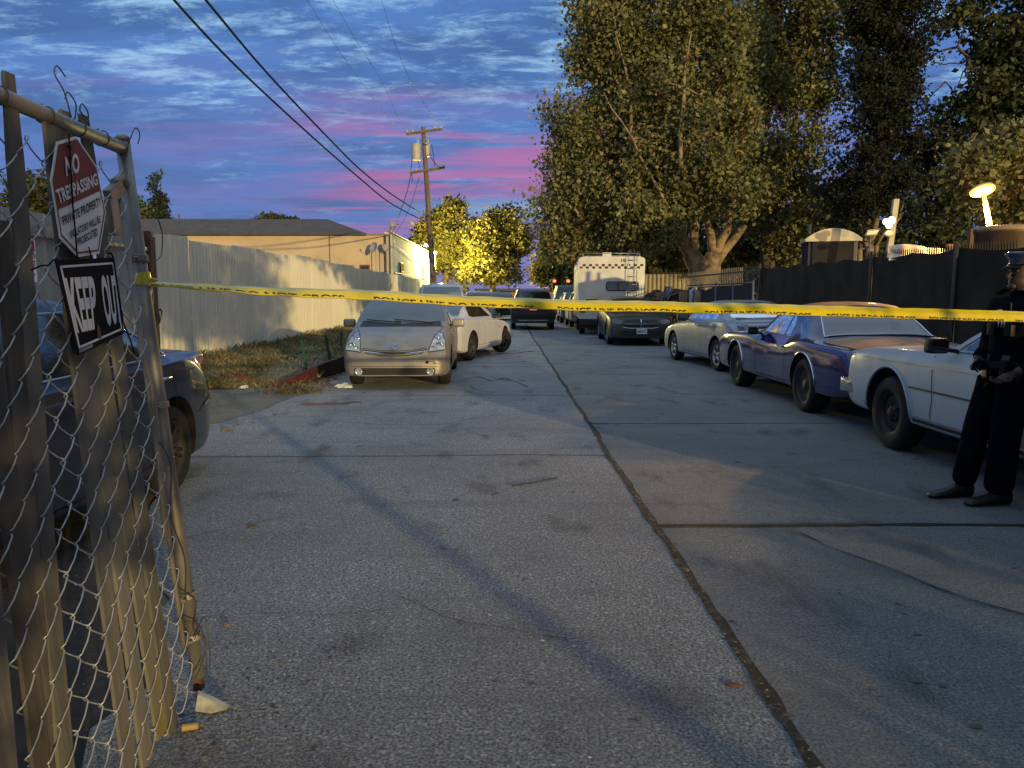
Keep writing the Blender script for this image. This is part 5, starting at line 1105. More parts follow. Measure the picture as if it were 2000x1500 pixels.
for sg in (1, -1): c.panel('bumper_reflector', M['redglow'], 'B', rr(min(sg*.42, sg*.68), max(sg*.42, sg*.68), .60, .64, .01), .01)
k = MB(); k.box((c.X(5.03), 0, .42), (.05, 1.3, .05)); k.build('bumper_strip', M['alloy'], c.root, bevel=.01)
k = MB(); k.box((c.X(5.02), 0, .66), (.14, 1.9, .26)); k.build('rear_bumper', M['black'], c.root, bevel=.05)
c.plate('B', .0, .94, '1482653', mt=M['plate_red_glow'], ink=M['ink_red']); c.wheels('steel', M['darkrim']); c.mirrors(1.75, 1.2, M['black'], (.1, .2, .17), .1)
k = MB(); [k.tube([(c.X(1.9), sg*.62, 1.80), (c.X(2.2), sg*.62, 1.86), (c.X(4.0), sg*.62, 1.85), (c.X(4.2), sg*.62, 1.78)], .018, 6) for sg in (1, -1)]; k.build('roof_rail', M['black'], c.root)
seams(c, [1.9, 3.04, 4.1], .35, 1.15)
# ---- car 5: dark muscle sedan facing us
S = sedan(5.05, 1.47, 1.90, .74, 1.0, 1.55, 2.45, 3.5, 4.35, 1.12, .36, (.95, 4.0), boxy=.6); S['arch'] = .42
c = Car('muscle_sedan', 'dark grey-green sedan facing the viewer in front of the camper, split crosshair grille', 'car', S, (3.90, 25.35), -91.5, PAINT['dkgreen'])
g0 = dict(ws=(1.5, .78, 2.40, .60, .10), side=[[(1.98, 1.05), (2.45, 1.36), (2.95, 1.40), (2.95, 1.06)], [(3.0, 1.06), (3.0, 1.40), (3.5, 1.36), (3.95, 1.12)]])
c.glass(g0, mt=M['clear_dark']); c.open_cabin(g0, 1.6, 4.2)
g = c.panel('grille', M['black'], 'F', roundp([(-.52, .55), (.52, .55), (.48, .78), (-.48, .78)], .06), .006)
c.tubeline('grille_surround', M['chrome'], 'F', [(-.54, .56), (-.35, .53), (.35, .53), (.54, .56)], .012, .012, g); c.lines('grille_bar', M['chrome'], 'F', [[(0, .55), (0, .79)], [(-.5, .66), (.5, .66)]], .022, .014, g)
c.lampset('headlight', M['lens_dark'], 'F', [[(.56, .64), (.86, .68), (.84, .80), (.58, .79)], [(-.58, .79), (-.84, .80), (-.86, .68), (-.56, .64)]])
c.panel('lower_intake', M['black'], 'F', rr(-.6, .6, .30, .46, .03), .006)
c.plate('F', .02, .44, '6MFR072'); c.mirrors(1.85, 1.08, M['black'], (.1, .22, .15), .1); c.wheels('spoke'); seams(c, [1.75, 2.98, 3.9], .3, 1.02)
c.lines('hood_crease', M['seam'], 'T', [[(.3, .62), (1.5, .80)], [(.3, -.62), (1.5, -.80)]], .008)
# ---- car 6: silver sedan, we see its left side and rear
S = sedan(4.85, 1.41, 1.80, .66, .95, 1.5, 2.3, 3.2, 3.95, 1.05, .325, (.92, 3.62)); S['spokes'] = 5
c = Car('silver_sedan', 'dusty silver sedan parked on the right between the dark sedan and the purple coupe', 'car', S, (4.80, 16.55), 96, PAINT['silver'])
g0 = dict(ws=(1.48, .74, 2.25, .56), rw=(3.93, .66, 3.22, .54, .10), side=[[(1.95, 1.0), (2.35, 1.31), (2.72, 1.34), (2.72, 1.01)], [(2.78, 1.01), (2.78, 1.34), (3.2, 1.31), (3.42, 1.19), (3.45, 1.03)]])
c.glass(g0, mt=M['clear']); c.open_cabin(g0, 1.55, 3.9)
c.mirrors(1.78, 1.02, M['black'], (.1, .2, .14), .1); c.wheels('spoke'); seams(c, [1.72, 2.75, 3.55], .3, 1.0); c.handles([(2.55, .88), (3.38, .9)], M['chrome'])
for pl in 'LR': c.lines('side_moulding', M['alloy'], pl, [[(1.3, .60), (3.2, .60)]], .03, .008)
c.lampset('tail_light', M['red'], 'B', [[(.40, .76), (.80, .76), (.78, .92), (.40, .92)], [(-.40, .92), (-.78, .92), (-.80, .76), (-.40, .76)]])
c.lines('trunk_seam', M['seam'], 'T', [[(3.98, .62), (4.75, .60), (4.77, 0), (4.75, -.60), (3.98, -.62)]])
# ---- car 7: purple 1970s coupe seen from its left rear quarter
S = dict(L=5.25, wr=.35, axles=(1.12, 3.97), rimf=.68, arch=.40, crown=.05,
 top=[(0, .66), (.03, .76), (.12, .86), (.9, .95), (1.75, .985), (1.95, 1.03), (2.3, 1.27), (2.62, 1.37), (3.05, 1.41), (3.4, 1.36), (3.75, 1.19), (4.05, 1.00), (4.2, .97), (4.9, .93), (5.17, .90), (5.22, .84), (5.25, .66)],
 belt=[(0, .60), (.1, .78), (.8, .88), (1.6, .90), (2.6, .84), (3.2, .85), (3.7, .92), (4.2, .90), (5.0, .86), (5.25, .58)],
 hw=[(0, .86), (.04, .90), (.2, .93), (.8, .955), (1.8, .95), (2.6, .935), (3.4, .955), (4.0, .97), (4.7, .94), (5.1, .90), (5.22, .88), (5.25, .86)],
 rw=[(0, .74), (.3, .78), (1.7, .82), (2.4, .66), (3.0, .61), (3.5, .62), (4.1, .74), (4.6, .74), (5.25, .72)], bot=[(0, .30), (.4, .26), (4.6, .26), (5.25, .36)])
c = Car('purple_coupe', 'glossy purple 1970s coupe with lamp reflection tinted brown onto roof and trunk lid, parked on the right', 'car', S, (4.68, 11.25), 91, PAINT['purple'])
c.panel('trunk_lid', PAINT['brown'], 'T', roundp([(4.16, -.80), (4.16, .80), (4.6, .78), (5.16, .72), (5.19, 0), (5.16, -.72), (4.6, -.78)], .05), .006, label='trunk lid tinted brown for the lamp reflection')
c.panel('roof_tint', PAINT['brown'], 'T', roundp([(2.56, -.56), (2.50, 0), (2.56, .56), (3.0, .64), (3.42, .60), (3.40, 0), (3.42, -.60), (3.0, -.64)], .06), .006, label='roof tinted brown for the lamp reflection')
g0 = dict(ws=(1.88, .76, 2.50, .60, .05), side=[[(2.18, .97), (2.55, 1.27), (2.95, 1.30), (3.0, .95)], [(3.06, .95), (3.02, 1.27), (3.2, 1.12), (3.26, .97)]])
c.glass(g0, mt=M['clear']); c.open_cabin(g0, 1.95, 3.45, .45)
M['glass_rear'] = mat('grey_rear_glass', (.16, .15, .15), .25, .3, .9, coat=.5, noise_amt=.25, nscale=3)
c.panel('rear_window', M['glass_rear'], 'T', roundp([(3.50, -.56), (3.50, .56), (4.02, .70), (4.06, 0), (4.02, -.70)], .04), .006)
c.tubeline('window_trim', M['chrome'], 'T', [(3.50, -.56), (3.50, .56), (4.02, .70), (4.06, 0), (4.02, -.70)], .009, .010, closed=True)
for pl in 'LR': c.tubeline('window_trim', M['chrome'], pl, [(2.14, .95), (3.28, .94)], .008, .006); c.lines('door_seam', M['seam'], pl, [[(2.1, .34), (2.08, .92)], [(3.32, .34), (3.30, .92)], [(2.1, .33), (3.32, .33)]]); c.lines('body_crease', M['seam'], pl, [[(1.3, .78), (2.2, .76), (3.0, .70)], [(3.4, .80), (4.4, .80), (5.1, .76)]], .004)
for ax in S['axles']:
    for pl in 'LR':
        P = [(ax+math.cos(R(a))*.415, .36+math.sin(R(a))*.415) for a in range(5, 176, 12)]; c.tubeline('arch_trim', M['chrome'], pl, P, .012, .004)
k = MB(); k.box((c.X(5.31), 0, .50), (.12, 1.86, .17)); 
for sg in (1, -1): k.box((c.X(5.23), sg*.90, .50), (.26, .09, .17))
bp = k.build('rear_bumper', M['chrome'], c.root, bevel=.03)
for sg in (1, -1):
    k = MB(); k.box((c.X(5.38), sg*.5, .50), (.05, .07, .2)); k.build('bumper_guard', M['black'], bp, bevel=.01)
    P = rr(.60, .84, .64, .80, .02) if sg > 0 else rr(-.84, -.60, .64, .80, .02)
    o = c.panel('tail_light', M['red'], 'B', P, .008); c.tubeline('lamp_bezel', M['chrome'], 'B', P, .012, .012, o, closed=True)
c.plate('B', 0, .70, '457 KLR', mt=mat('plate_blue', (.03, .05, .2), .5), ink=mat('plate_gold', (.6, .45, .05), .5))
c.mirrors(2.1, .97, M['black'], (.09, .16, .12), .08); c.handles([(3.12, .80)], M['chrome']); c.wheels('dish', M['darkrim'], .26)
# ---- car 8: old white sedan, front left quarter
S = dict(L=5.1, wr=.36, axles=(.98, 3.95), rimf=.60, arch=.43, crown=.035,
 top=[(0, .76), (.02, .84), (.08, .93), (.5, .99), (1.4, 1.02), (1.75, 1.04), (2.1, 1.24), (2.38, 1.36), (2.7, 1.41), (3.4, 1.40), (3.65, 1.34), (4.0, 1.10), (4.1, 1.07), (4.95, 1.02), (5.08, .95), (5.1, .80)],
 belt=[(0, .70), (.06, .88), (.5, .93), (1.7, .96), (4.0, 1.0), (4.9, .96), (5.1, .75)],
 hw=[(0, .88), (.03, .90), (.12, .925), (.5, .94), (4.5, .94), (4.95, .92), (5.1, .88)],
 rw=[(0, .80), (.3, .84), (1.7, .84), (2.4, .67), (3.5, .66), (4.1, .82), (5.1, .80)], bot=[(0, .36), (.3, .30), (4.6, .30), (5.1, .38)])
c = Car('white_sedan', 'old white square-cut sedan with bare steel wheels behind the officer', 'car', S, (4.60, 5.88), 90, PAINT['oldwhite'], z=.0)
c.glass(dict(ws=(1.72, .78, 2.34, .62, .04), rw=(4.0, .68, 3.62, .58), side=[[(2.05, 1.05), (2.42, 1.32), (2.85, 1.34), (2.85, 1.05)], [(2.92, 1.05), (2.92, 1.34), (3.4, 1.33), (3.75, 1.08)]], trim=M['chrome'], surround=(M['chrome'], [(3.82, 1.05), (1.98, 1.03), (2.40, 1.345), (3.45, 1.36)])))
for pl in 'LR':
    c.lines('door_seam', M['seam'], pl, [[(1.70, .97), (1.76, .84), (1.80, .6), (1.76, .42)], [(2.88, .42), (2.88, 1.0)], [(3.7, .6), (3.85, 1.0)]], .010)
    c.lines('side_moulding', M['black'], pl, [[(1.40, .665), (3.55, .665)]], .016, .008); c.lines('sill_trim', M['chrome'], pl, [[(1.48, .40), (3.4, .40)]], .014, .008)
    c.lines('body_crease', PAINT['oldwhite'], pl, [[(.25, .875), (4.8, .90)]], .014, .010)
    c.panel('sill_panel', M['black'], pl, rr(1.46, 3.5, .31, .385, .01), .004)
    c.panel('corner_lamp', M['amber'], pl, rr(.02, .06, .70, .86, .005), .006)
    c.tubeline('arch_lip', PAINT['oldwhite'], pl, [(.98+math.cos(R(a))*.445, .37+math.sin(R(a))*.445) for a in range(0, 181, 10)], .012, .004)
k = MB(); k.box((c.X(-.07), 0, .52), (.14, 1.84, .15)); k.box((c.X(.06), .91, .52), (.3, .05, .13)); k.box((c.X(.06), -.91, .52), (.3, .05, .13)); k.build('front_bumper', M['chrome'], c.root, bevel=.02)
c.panel('grille', M['black'], 'F', rr(-.42, .42, .66, .86, .02), .006); c.lampset('headlight', M['lens'], 'F', [rr(.48, .84, .70, .86, .02), rr(-.84, -.48, .70, .86, .02)])
c.mirrors(1.98, 1.08, M['black'], (.12, .17, .13), .13); c.handles([(2.75, .86), (3.6, .88)], M['chrome']); c.wheels('steel', M['steel'], .22)
# ---- car 9: navy sedan behind the gate
S = sedan(4.85, 1.50, 1.86, .70, 1.0, 1.45, 2.3, 3.15, 4.0, 1.07, .34, (.95, 3.72)); S['hw'] = [(0, .72), (.03, .8), (.12, .86), (.45, .91), (1, .93), (3.85, .93), (4.35, .89), (4.62, .83), (4.78, .74), (4.85, .62)]; S['arch'] = .40
c = Car('navy_sedan', 'dark navy sedan parked behind the chain link gate, dusty trunk and red tail light', 'car', S, (-3.46, 4.42), -90, PAINT['navy'])
c.glass(dict(ws=(1.42, .76, 2.22, .58), rw=(3.98, .66, 3.2, .54), side=[[(1.98, 1.03), (2.38, 1.36), (2.72, 1.40), (2.72, 1.04)], [(2.78, 1.04), (2.78, 1.40), (3.15, 1.37), (3.55, 1.20), (3.78, 1.08), (3.7, 1.05)]], surround=(M['chrome'], [(1.95, 1.015), (3.82, 1.05), (3.55, 1.22), (3.15, 1.395), (2.4, 1.385)])))
for pl, sg in (('L', 1), ('R', -1)):
    o = c.panel('tail_light', M['red'], pl, roundp([(4.40, .98), (4.70, .97), (4.84, .92), (4.82, .70), (4.70, .66), (4.58, .80)], .03), .010, cell=.04)
    c.lines('fuel_door', M['seam'], pl, [rr(4.02, 4.22, .74, .92, .04)+[rr(4.02, 4.22, .74, .92, .04)[0]]], .005)
    c.lines('bumper_seam', M['seam'], pl, [[(4.2, .56), (4.5, .66), (4.84, .70)]], .008); c.lines('bumper_trim', M['chrome'], pl, [[(4.35, .60), (4.6, .625), (4.83, .63)]], .025, .010)
c.lines('trunk_seam', M['seam'], 'T', [[(4.02, .66), (4.72, .60), (4.77, 0), (4.72, -.60), (4.02, -.66)]])
k = MB(); k.box((c.X(4.80), 0, .52), (.16, 1.5, .22)); k.build('rear_bumper', PAINT['navy'], c.root, bevel=.07, seg=4)
c.panel('rear_lamp_bar', M['red'], 'B', rr(-.60, .60, .78, .88, .03), .006)
seams(c, [1.75, 2.75, 3.75], .3, 1.02); c.handles([(2.5, .88), (3.55, .90)], M['chrome']); c.mirrors(1.78, 1.05, PAINT['navy']); c.wheels('spoke', M['darkrim'])
# ---- background vehicles
def far(kind, name, label, cat, loc, head, paint, **k):
    S = kind; c = Car(name, label, cat, S, loc, head, PAINT[paint], detail=1)
    if k.get('suv'):
        c.glass(dict(ws=(1.28, .8, 1.95, .64), side=[[(2.0, 1.2), (2.3, 1.58), (3.0, 1.62), (3.0, 1.2)], [(3.08, 1.2), (3.08, 1.62), (3.9, 1.56), (4.1, 1.22)]]))
        c.panel('rear_window', M['glass'], 'B', roundp([(-.66, 1.2), (.66, 1.2), (.56, 1.56), (-.56, 1.56)], .05), .006)
        c.lampset('tail_light', M['red'], 'B', [rr(.70, .86, .90, 1.15, .03), rr(-.86, -.70, .90, 1.15, .03)], rim=False)
        c.lampset('headlight', M['lens'], 'F', [rr(.5, .76, .70, .82, .03), rr(-.76, -.5, .70, .82, .03)], rim=False)
    else:
        c.glass(dict(ws=(1.48, .74, 2.25, .56), rw=(3.93, .66, 3.22, .54), side=[[(1.95, 1.0), (2.35, 1.31), (2.72, 1.34), (2.72, 1.01)], [(2.78, 1.01), (2.78, 1.34), (3.2, 1.31), (3.45, 1.03)]]))
        c.lampset('tail_light', M['red'], 'B', [rr(.45, .78, .78, .92, .03), rr(-.78, -.45, .78, .92, .03)], rim=False)
        c.lampset('headlight', M['lens'], 'F', [rr(.45, .72, .60, .72, .03), rr(-.72, -.45, .60, .72, .03)], rim=False)
    c.wheels('spoke'); return c
c = far(suv(4.7, 1.72, 1.9), 'white_suv', 'white suv parked on the right just past the camper', 'suv', (3.65, 38.0), 90, 'white', suv=1)
c = far(suv(4.6, 1.70, 1.88), 'blue_suv', 'steel blue suv with a white plate, seen from behind past the patrol vehicle', 'suv', (3.55, 43.8), 90, 'blue', suv=1); c.plate('B', 0, .8, '7KXD311')
c = far(suv(5.0, 2.15, 1.95, belt=1.3), 'grey_van', 'tall grey-green van roof showing over the tape left of the camper', 'van', (3.5, 50.0), 90, 'teal', suv=1)
c = far(suv(4.8, 1.75, 1.9), 'white_crossover', 'white crossover parked on the left far down the street facing us', 'suv', (-1.9, 44.5), -90, 'white', suv=1)
c = far(sedan(), 'black_sedan', 'small black sedan with lit tail light beyond the white coupe', 'car', (-2.05, 38.2), 90, 'black')
c = far(suv(4.8, 1.75, 1.9), 'black_crossover', 'black crossover on the left behind the patrol vehicle', 'suv', (-.75, 48.5), -90, 'black', suv=1)
c = far(sedan(), 'grey_sedan', 'pale grey sedan far down the left side of the street', 'car', (-1.6, 56.0), -90, 'silver')
c = far(sedan(), 'dark_sedan', 'dark green sedan far down the street beyond the patrol vehicle', 'car', (.2, 62.0), 90, 'dkgreen')

# ---- camper (rear wall towards us)
def camper():
    P = mat('camper_shell', (.60, .58, .52), .5, noise_amt=.12, nscale=1.5, dirt=.35, dirtcol=(.36, .32, .24))
    r = thing('camper', 'white camper with a black and red checker stripe and rear ladder', 'camper', (3.70, 28.85, 0), R(-3.2))
    m = MB(); m.prism(roundp([(-1.22, .62), (1.22, .62), (1.24, 2.86), (1.05, 2.94), (-1.05, 2.94), (-1.24, 2.86)], .07, 3), 0, 6.4, lambda a, b, h: (a, h, b)); m.build('body', P, r, bevel=.03)
    m = MB(); m.box((0, .06, .50), (2.36, .10, .24)); m.box((0, .14, .33), (2.2, .06, .12)); m.build('rear_bumper', M['black'], r, bevel=.02)
    m = MB(); m.prism(rr(-.20, 1.02, 1.66, 2.02, .10), -.012, .0, lambda a, b, h: (a, h, b)); w = m.build('window', M['black'], r, 0)
    m = MB(); m.prism(rr(-.17, .99, 1.69, 1.99, .08), -.018, -.012, lambda a, b, h: (a, h, b)); m.build('pane', M['glass'], w, 0)
    m = MB(); k = MB()
    for i in range(20):
        x = -1.16+i*.118
        (m if (i*7) % 5 else k).box((x+.03, -.003, 2.575+(.043 if i % 2 else -.043)), (.112, .006, .084))
    m.build('checker_stripe', mat('checker_black', (.02, .02, .03), .5), r); k.build('checker_stripe', mat('checker_red', (.22, .02, .02), .5), r)
    m = MB()
    for x in (.60, .92): m.tube([(x, -.0, 3.02), (x, -.13, 2.98), (x, -.15, 2.6), (x, -.13, .75), (x, -.0, .7)], .016, 8)
    for z in (1.0, 1.3, 1.6, 1.9, 2.2, 2.5, 2.8): m.tube([(.60, -.145, z), (.92, -.145, z)], .013, 6)
    m.build('ladder', M['alloy'], r, 1)
    m = MB()
    for sg in (-1, 1): m.tube([(sg*1.05, .15, 2.92), (sg*1.05, .2, 3.06), (sg*1.05, 5.5, 3.06), (sg*1.05, 5.6, 2.92)], .014, 6)
    for y in (.2, 2, 4): m.tube([(-1.05, y, 3.06), (1.05, y, 3.06)], .014, 6)
    m.build('roof_rack', M['alloy'], r, 1)
    m = MB(); m.box((-.1, 1.4, 3.05), (.34, .5, .2)); m.build('roof_vent', P, r, bevel=.03)
    for sg in (-1, 1):
        m = MB(); m.prism(rr(sg*1.05-.09, sg*1.05+.09, .86, 1.18, .02), -.02, 0, lambda a, b, h: (a, h, b)); m.build('tail_light', M['red'], r)
        t = MB(); t.lathe([(.2, -.11), (.36, -.11), (.38, -.08), (.38, .08), (.36, .11), (.2, .11)], (1, 0, 0), (sg*1.02, 1.6, .38), 28, close=True); w = t.build('wheel', M['tyre'], r, 30)
        t = MB(); t.lathe([(0, .07), (.1, .07), (.2, .10), (.22, .05)], (sg, 0, 0), (sg*1.02, 1.6, .38), 20); t.build('rim', M['steel'], w, 1)
        t = MB(); t.lathe([(.2, -.11), (.36, -.11), (.38, -.08), (.38, .08), (.36, .11), (.2, .11)], (1, 0, 0), (sg*1.02, 5.2, .38), 28, close=True); w = t.build('wheel', M['tyre'], r, 30)
        t = MB(); t.lathe([(0, .07), (.1, .07), (.2, .10), (.22, .05)], (sg, 0, 0), (sg*1.02, 5.2, .38), 20); t.build('rim', M['steel'], w, 1)
    m = MB(); m.prism(rr(-.95, -.50, 1.17, 1.36, .02), -.015, 0, lambda a, b, h: (a, h, b)); o = m.build('sticker', mat('maroon_sticker', (.20, .02, .03), .5), r)
    q = [Vector((-.92, -.017, 1.2)), Vector((-.53, -.017, 1.2)), Vector((-.53, -.017, 1.33)), Vector((-.92, -.017, 1.33))]
    m = MB(); text_on(m, '10', q, (.2, .1, .8, .9), .001, Vector((0, -1, 0))); m.build('sticker_lettering', M['plate'], o, clean=False)
    q = [Vector((.35, -.004, 2.72)), Vector((.5, -.004, 2.72)), Vector((.5, -.004, 2.86)), Vector((.35, -.004, 2.86))]
    m = MB(); text_on(m, '10', q, (0, 0, 1, 1), .003, Vector((0, -1, 0)), .04); m.build('number_marking', mat('faded_ink', (.05, .05, .05), .6), r, clean=False)
camper()
# ------------------------------------------------------------ right side: screen fence and what stands behind it
CLOTH = mat('black_screen_cloth', (.060, .050, .038), 1.0, spec=.05, noise_amt=.35, nscale=2.5, bump=.5, bscale=9, stretch=(1, 1, .5))
def screen_fence():
    r = thing('screen_fence', 'long fence covered in black screen cloth behind the cars on the right', 'fence', (0, 0, 0))
    P = [Vector(p) for p in ((6.5, 20.2, 0), (6.8, 14.6, 0), (7.1, 12.35, 0), (7.65, 11.2, 0), (8.3, 5, 0), (8.7, -4.6, 0))]
    T = [2.2, 2.2, 2.22, 2.2, 2.2, 2.2]
    for i in range(5):
        a, b = P[i], P[i+1]; L_ = (b-a).length; n = max(6, int(L_/.08)); m_ = 16; vs = []; fs = []; t = (b-a).normalized(); nn = Vector((-t.y, t.x, 0))
        for k in range(n+1):
            s = k/n
            for j in range(m_+1):
                h = j/m_; w = (a+(b-a)*s); sag = .05*math.sin(math.pi*s*max(1, round(L_/1.2)))**2 if j == m_ else 0
                z = h*(T[i]+(T[i+1]-T[i])*s)-sag + .012*noise.noise((s*L_*6, i, 2))*(j == m_)
                f = .05*noise.noise((s*L_*1.6+(1-h)*1.5, h*1.1, i*7))+.022*math.sin((s*L_-(1-h)*.7)*9)*max(0, noise.noise((s*L_*.5, h, 3+i))+.25)
                p = w+nn*f; vs.append((p.x, p.y, z+.02))
        for k in range(n):
            for j in range(m_): q = k*(m_+1)+j; fs.append((q, q+m_+1, q+m_+2, q+1))
        me = bpy.data.meshes.new('screen_cloth'); me.from_pydata(vs, [], fs); link('screen_cloth', me, CLOTH, r, 1)
    for i, p in enumerate(P):
        m = MB(); m.tube([p+Vector((-.05, 0, 0)), p+Vector((-.05, 0, 2.32))], .035, 8); m.build('fence_post', mat('dark_post', (.05, .045, .04), .6, .4) if i == 0 else bpy.data.materials['dark_post'], r, 1)
    m = MB()
    for k in range(64):
        s = k/63; p = Vector((6.75, 15.0, 0)).lerp(Vector((7.4, 11.6, 0)), s)+Vector((.12, 0, 0)); m.tube([p+Vector((0, 0, 1.9)), p+Vector((0, 0, 2.28)), p+Vector((0, 0, 2.34))], [.010, .012, .002], 4)
    m.build('spikes', mat('iron_spikes', (.02, .018, .016), .7), r)
    for k in range(1): pass
screen_fence()
DKM = mat('dark_mesh_panel', (.022, .024, .028), .8, noise_amt=.3, nscale=6)
def chain_gates():
    r = thing('panel_gate', 'low dark mesh gate with grey frame bars between the sycamore and the black screen fence', 'gate', (0, 0, 0))
    a, b = Vector((6.45, 20.6, 0)), Vector((6.15, 27.0, 0))
    for i in range(4):
        p = a.lerp(b, i/4); q = a.lerp(b, (i+1)/4); m = MB(); c_ = (p+q)/2; L_ = (q-p).length; rz = math.atan2((q-p).y, (q-p).x)
        m.box((c_.x, c_.y, .92), (L_-.06, .02, 1.72), rz=rz); m.build('gate_panel', DKM, r)
        m = MB()
        for z in (.1, 1.2 if i == 0 else .95, 1.84): m.tube([p+Vector((-.03, 0, z)), q+Vector((-.03, 0, z))], .022, 6)
        m.tube([p+Vector((-.03, 0, 0)), p+Vector((-.03, 0, 1.9))], .028, 6); m.build('gate_frame', mat('frame_grey', (.13, .13, .135), .5, .4) if i == 0 else bpy.data.materials['frame_grey'], r, 1)
chain_gates()
def iron(name, label, a, b, z0, z1, n, m_, back=None):
    r = thing(name, label, 'fence', (0, 0, 0)); a = Vector(a); b = Vector(b); m = MB()
    for k in range(n+1):
        p = a.lerp(b, k/n); m.box((p.x, p.y, (z0+z1)/2), (.025, .025, z1-z0+.1))
    m.build('bars', m_, r); m = MB()
    for z in (z0+.08, z1-.1):
        c_ = (a+b)/2; m.box((c_.x, c_.y, z), ((b-a).length, .04, .05), rz=math.atan2((b-a).y, (b-a).x))
    m.build('rails', m_, r)
    if back:
        m = MB(); c_ = (a+b)/2; m.box((c_.x, c_.y+.35, (z0+z1)/2-.1), ((b-a).length, .06, z1-z0), rz=math.atan2((b-a).y, (b-a).x)); m.build('backing_wall', back, r)
IR = mat('black_iron', (.02, .02, .02), .6, .3)
iron('iron_fence', 'black iron bar fence in front of a tan wall right of the camper', (6.1, 38, 0), (9.3, 37.4, 0), 1.2, 2.70, 16, IR, mat('tan_wall', (.42, .36, .24), .9, noise_amt=.35, nscale=1.8))
iron('iron_fence', 'row of iron pickets on top of the dark wall right of the forked trunk', (6.9, 30.5, 0), (7.1, 22.3, 0), .2, 2.32, 44, mat('grey_iron', (.09, .085, .08), .6, .3))
m = MB(); m.box((8.0, 36.3, .65), (5.2, .3, 1.3)); tag(m.build('low_wall', mat('dark_wall', (.05, .045, .04), .9, noise_amt=.4, nscale=3), None), 'low dark wall below the iron bar fence right of the camper', 'wall')
# white sheet, junk, bare stub
def drape(name, label, cat, u0, u1, v0, v1, Y, m_, seed=0, lean=0):
    vs = []; fs = []; n, k_ = 12, 14
    for i in range(n+1):
        for j in range(k_+1):
            s, t = i/n, j/k_; uu = u0+(u1-u0)*s*(1-.25*t*(seed % 2))+lean*t; p = at(uu, v0+(v1-v0)*t+3*math.sin(s*5+seed), Y+.12*math.sin(s*11+seed+t*3)); vs.append(p)
    for i in range(n):
        for j in range(k_): q = i*(k_+1)+j; fs.append((q, q+1, q+k_+2, q+k_+1))
    me = bpy.data.meshes.new(name); me.from_pydata(vs, [], fs); o = link(name, me, m_, None, 1); md = o.modifiers.new('s', 'SOLIDIFY'); md.thickness = .01; tag(o, label, cat)
GS = mat('pale_sheet', (.42, .44, .50), .8, noise_amt=.3, nscale=3)
drape('hanging_sheet', 'pale grey sheet hanging by a stub left of the dark mesh gate', 'cloth', 1346, 1362, 563, 640, 22.5, GS, 1)
drape('cloth_bundle', 'white cloth scrap caught on the junk right of the camper', 'cloth', 1303, 1316, 561, 584, 26.5, GS, 2, -12)
m = MB(); m.tube([gnd(1364, 670)+Vector((0, 1.0, 0)), at(1363, 600, 22), at(1362, 566, 22)], [.10, .08, .07], 9); m.tube([at(1368, 566, 22), at(1390, 563, 22.2)], [.05, .03], 7); tag(m.build('tree_stub', BARK, None, 1), 'short pale stub in front of the dark mesh gate', 'stump')
def junk():
    m = MB(); rg = random.Random(4)
    for _ in range(46):
        u = rg.uniform(1262, 1372); v = rg.uniform(572, 640); p = at(u, v, rg.uniform(29, 33)); m.box(p, (rg.uniform(.2, .7), rg.uniform(.1, .5), rg.uniform(.1, .6)), rz=rg.uniform(0, 3), rx=rg.uniform(-.5, .5))
    for _ in range(14): a = at(rg.uniform(1265, 1330), rg.uniform(570, 600), 28.8); m.tube([a, a+Vector((rg.uniform(-1, 1), .2, rg.uniform(-.4, .5)))], .015, 5)
    tag(m.build('junk_pile', mat('junk_dark', (.045, .042, .045), .85, noise_amt=.6, nscale=2), None), 'dark heap of junk and branches between the camper and the forked sycamore', kind='stuff')
junk()
# portable toilet
def toilet():
    r = thing('portable_toilet', 'dark portable toilet with a pale domed roof standing behind the screen fence', 'toilet', (8.15, 20.0, .40), R(-14))
    DK = mat('toilet_dark', (.035, .038, .045), .5, noise_amt=.2, nscale=4); RF = mat('toilet_roof', (.42, .40, .30), .5, noise_amt=.2, nscale=5)
    m = MB(); m.box((0, .3, .1), (2.0, 2.4, .9)); m.build('platform', DKM, r, bevel=.03)
    m = MB(); m.box((0, .0, 1.55), (1.16, 1.16, 2.0)); b = m.build('body', DK, r, bevel=.03)
    for k in range(5):
        m = MB(); m.box((-.595, -.45+k*.225, 1.55), (.03, .04, 1.9)); m.build('rib', DK, b)
    arc = [(-.66+1.32*k/12, 2.50+.26*math.sin(math.pi*k/12)**.8) for k in range(13)]
    m = MB(); m.prism(arc+[(.66, 2.44), (-.66, 2.44)], -.66, .66, lambda a, b_, h: (a, h, b_)); m.build('roof', RF, r, 30)
    m = MB(); m.prism([(-.48+.96*k/10, 2.44+.16*math.sin(math.pi*k/10)) for k in range(11)]+[(.48, .75), (-.48, .75)], -.64, -.56, lambda a, b_, h: (a, h, b_)); d = m.build('door', mat('toilet_door', (.012, .013, .016), .7, spec=.2), r)
    m = MB(); m.box((.36, -.69, 1.6), (.06, .03, .18)); m.build('latch', PIPE, d)
    m = MB(); m.tube([(-.45, .4, 2.5), (-.45, .4, 2.95)], .05, 8); m.build('vent_pipe', DK, r, 1)
toilet()
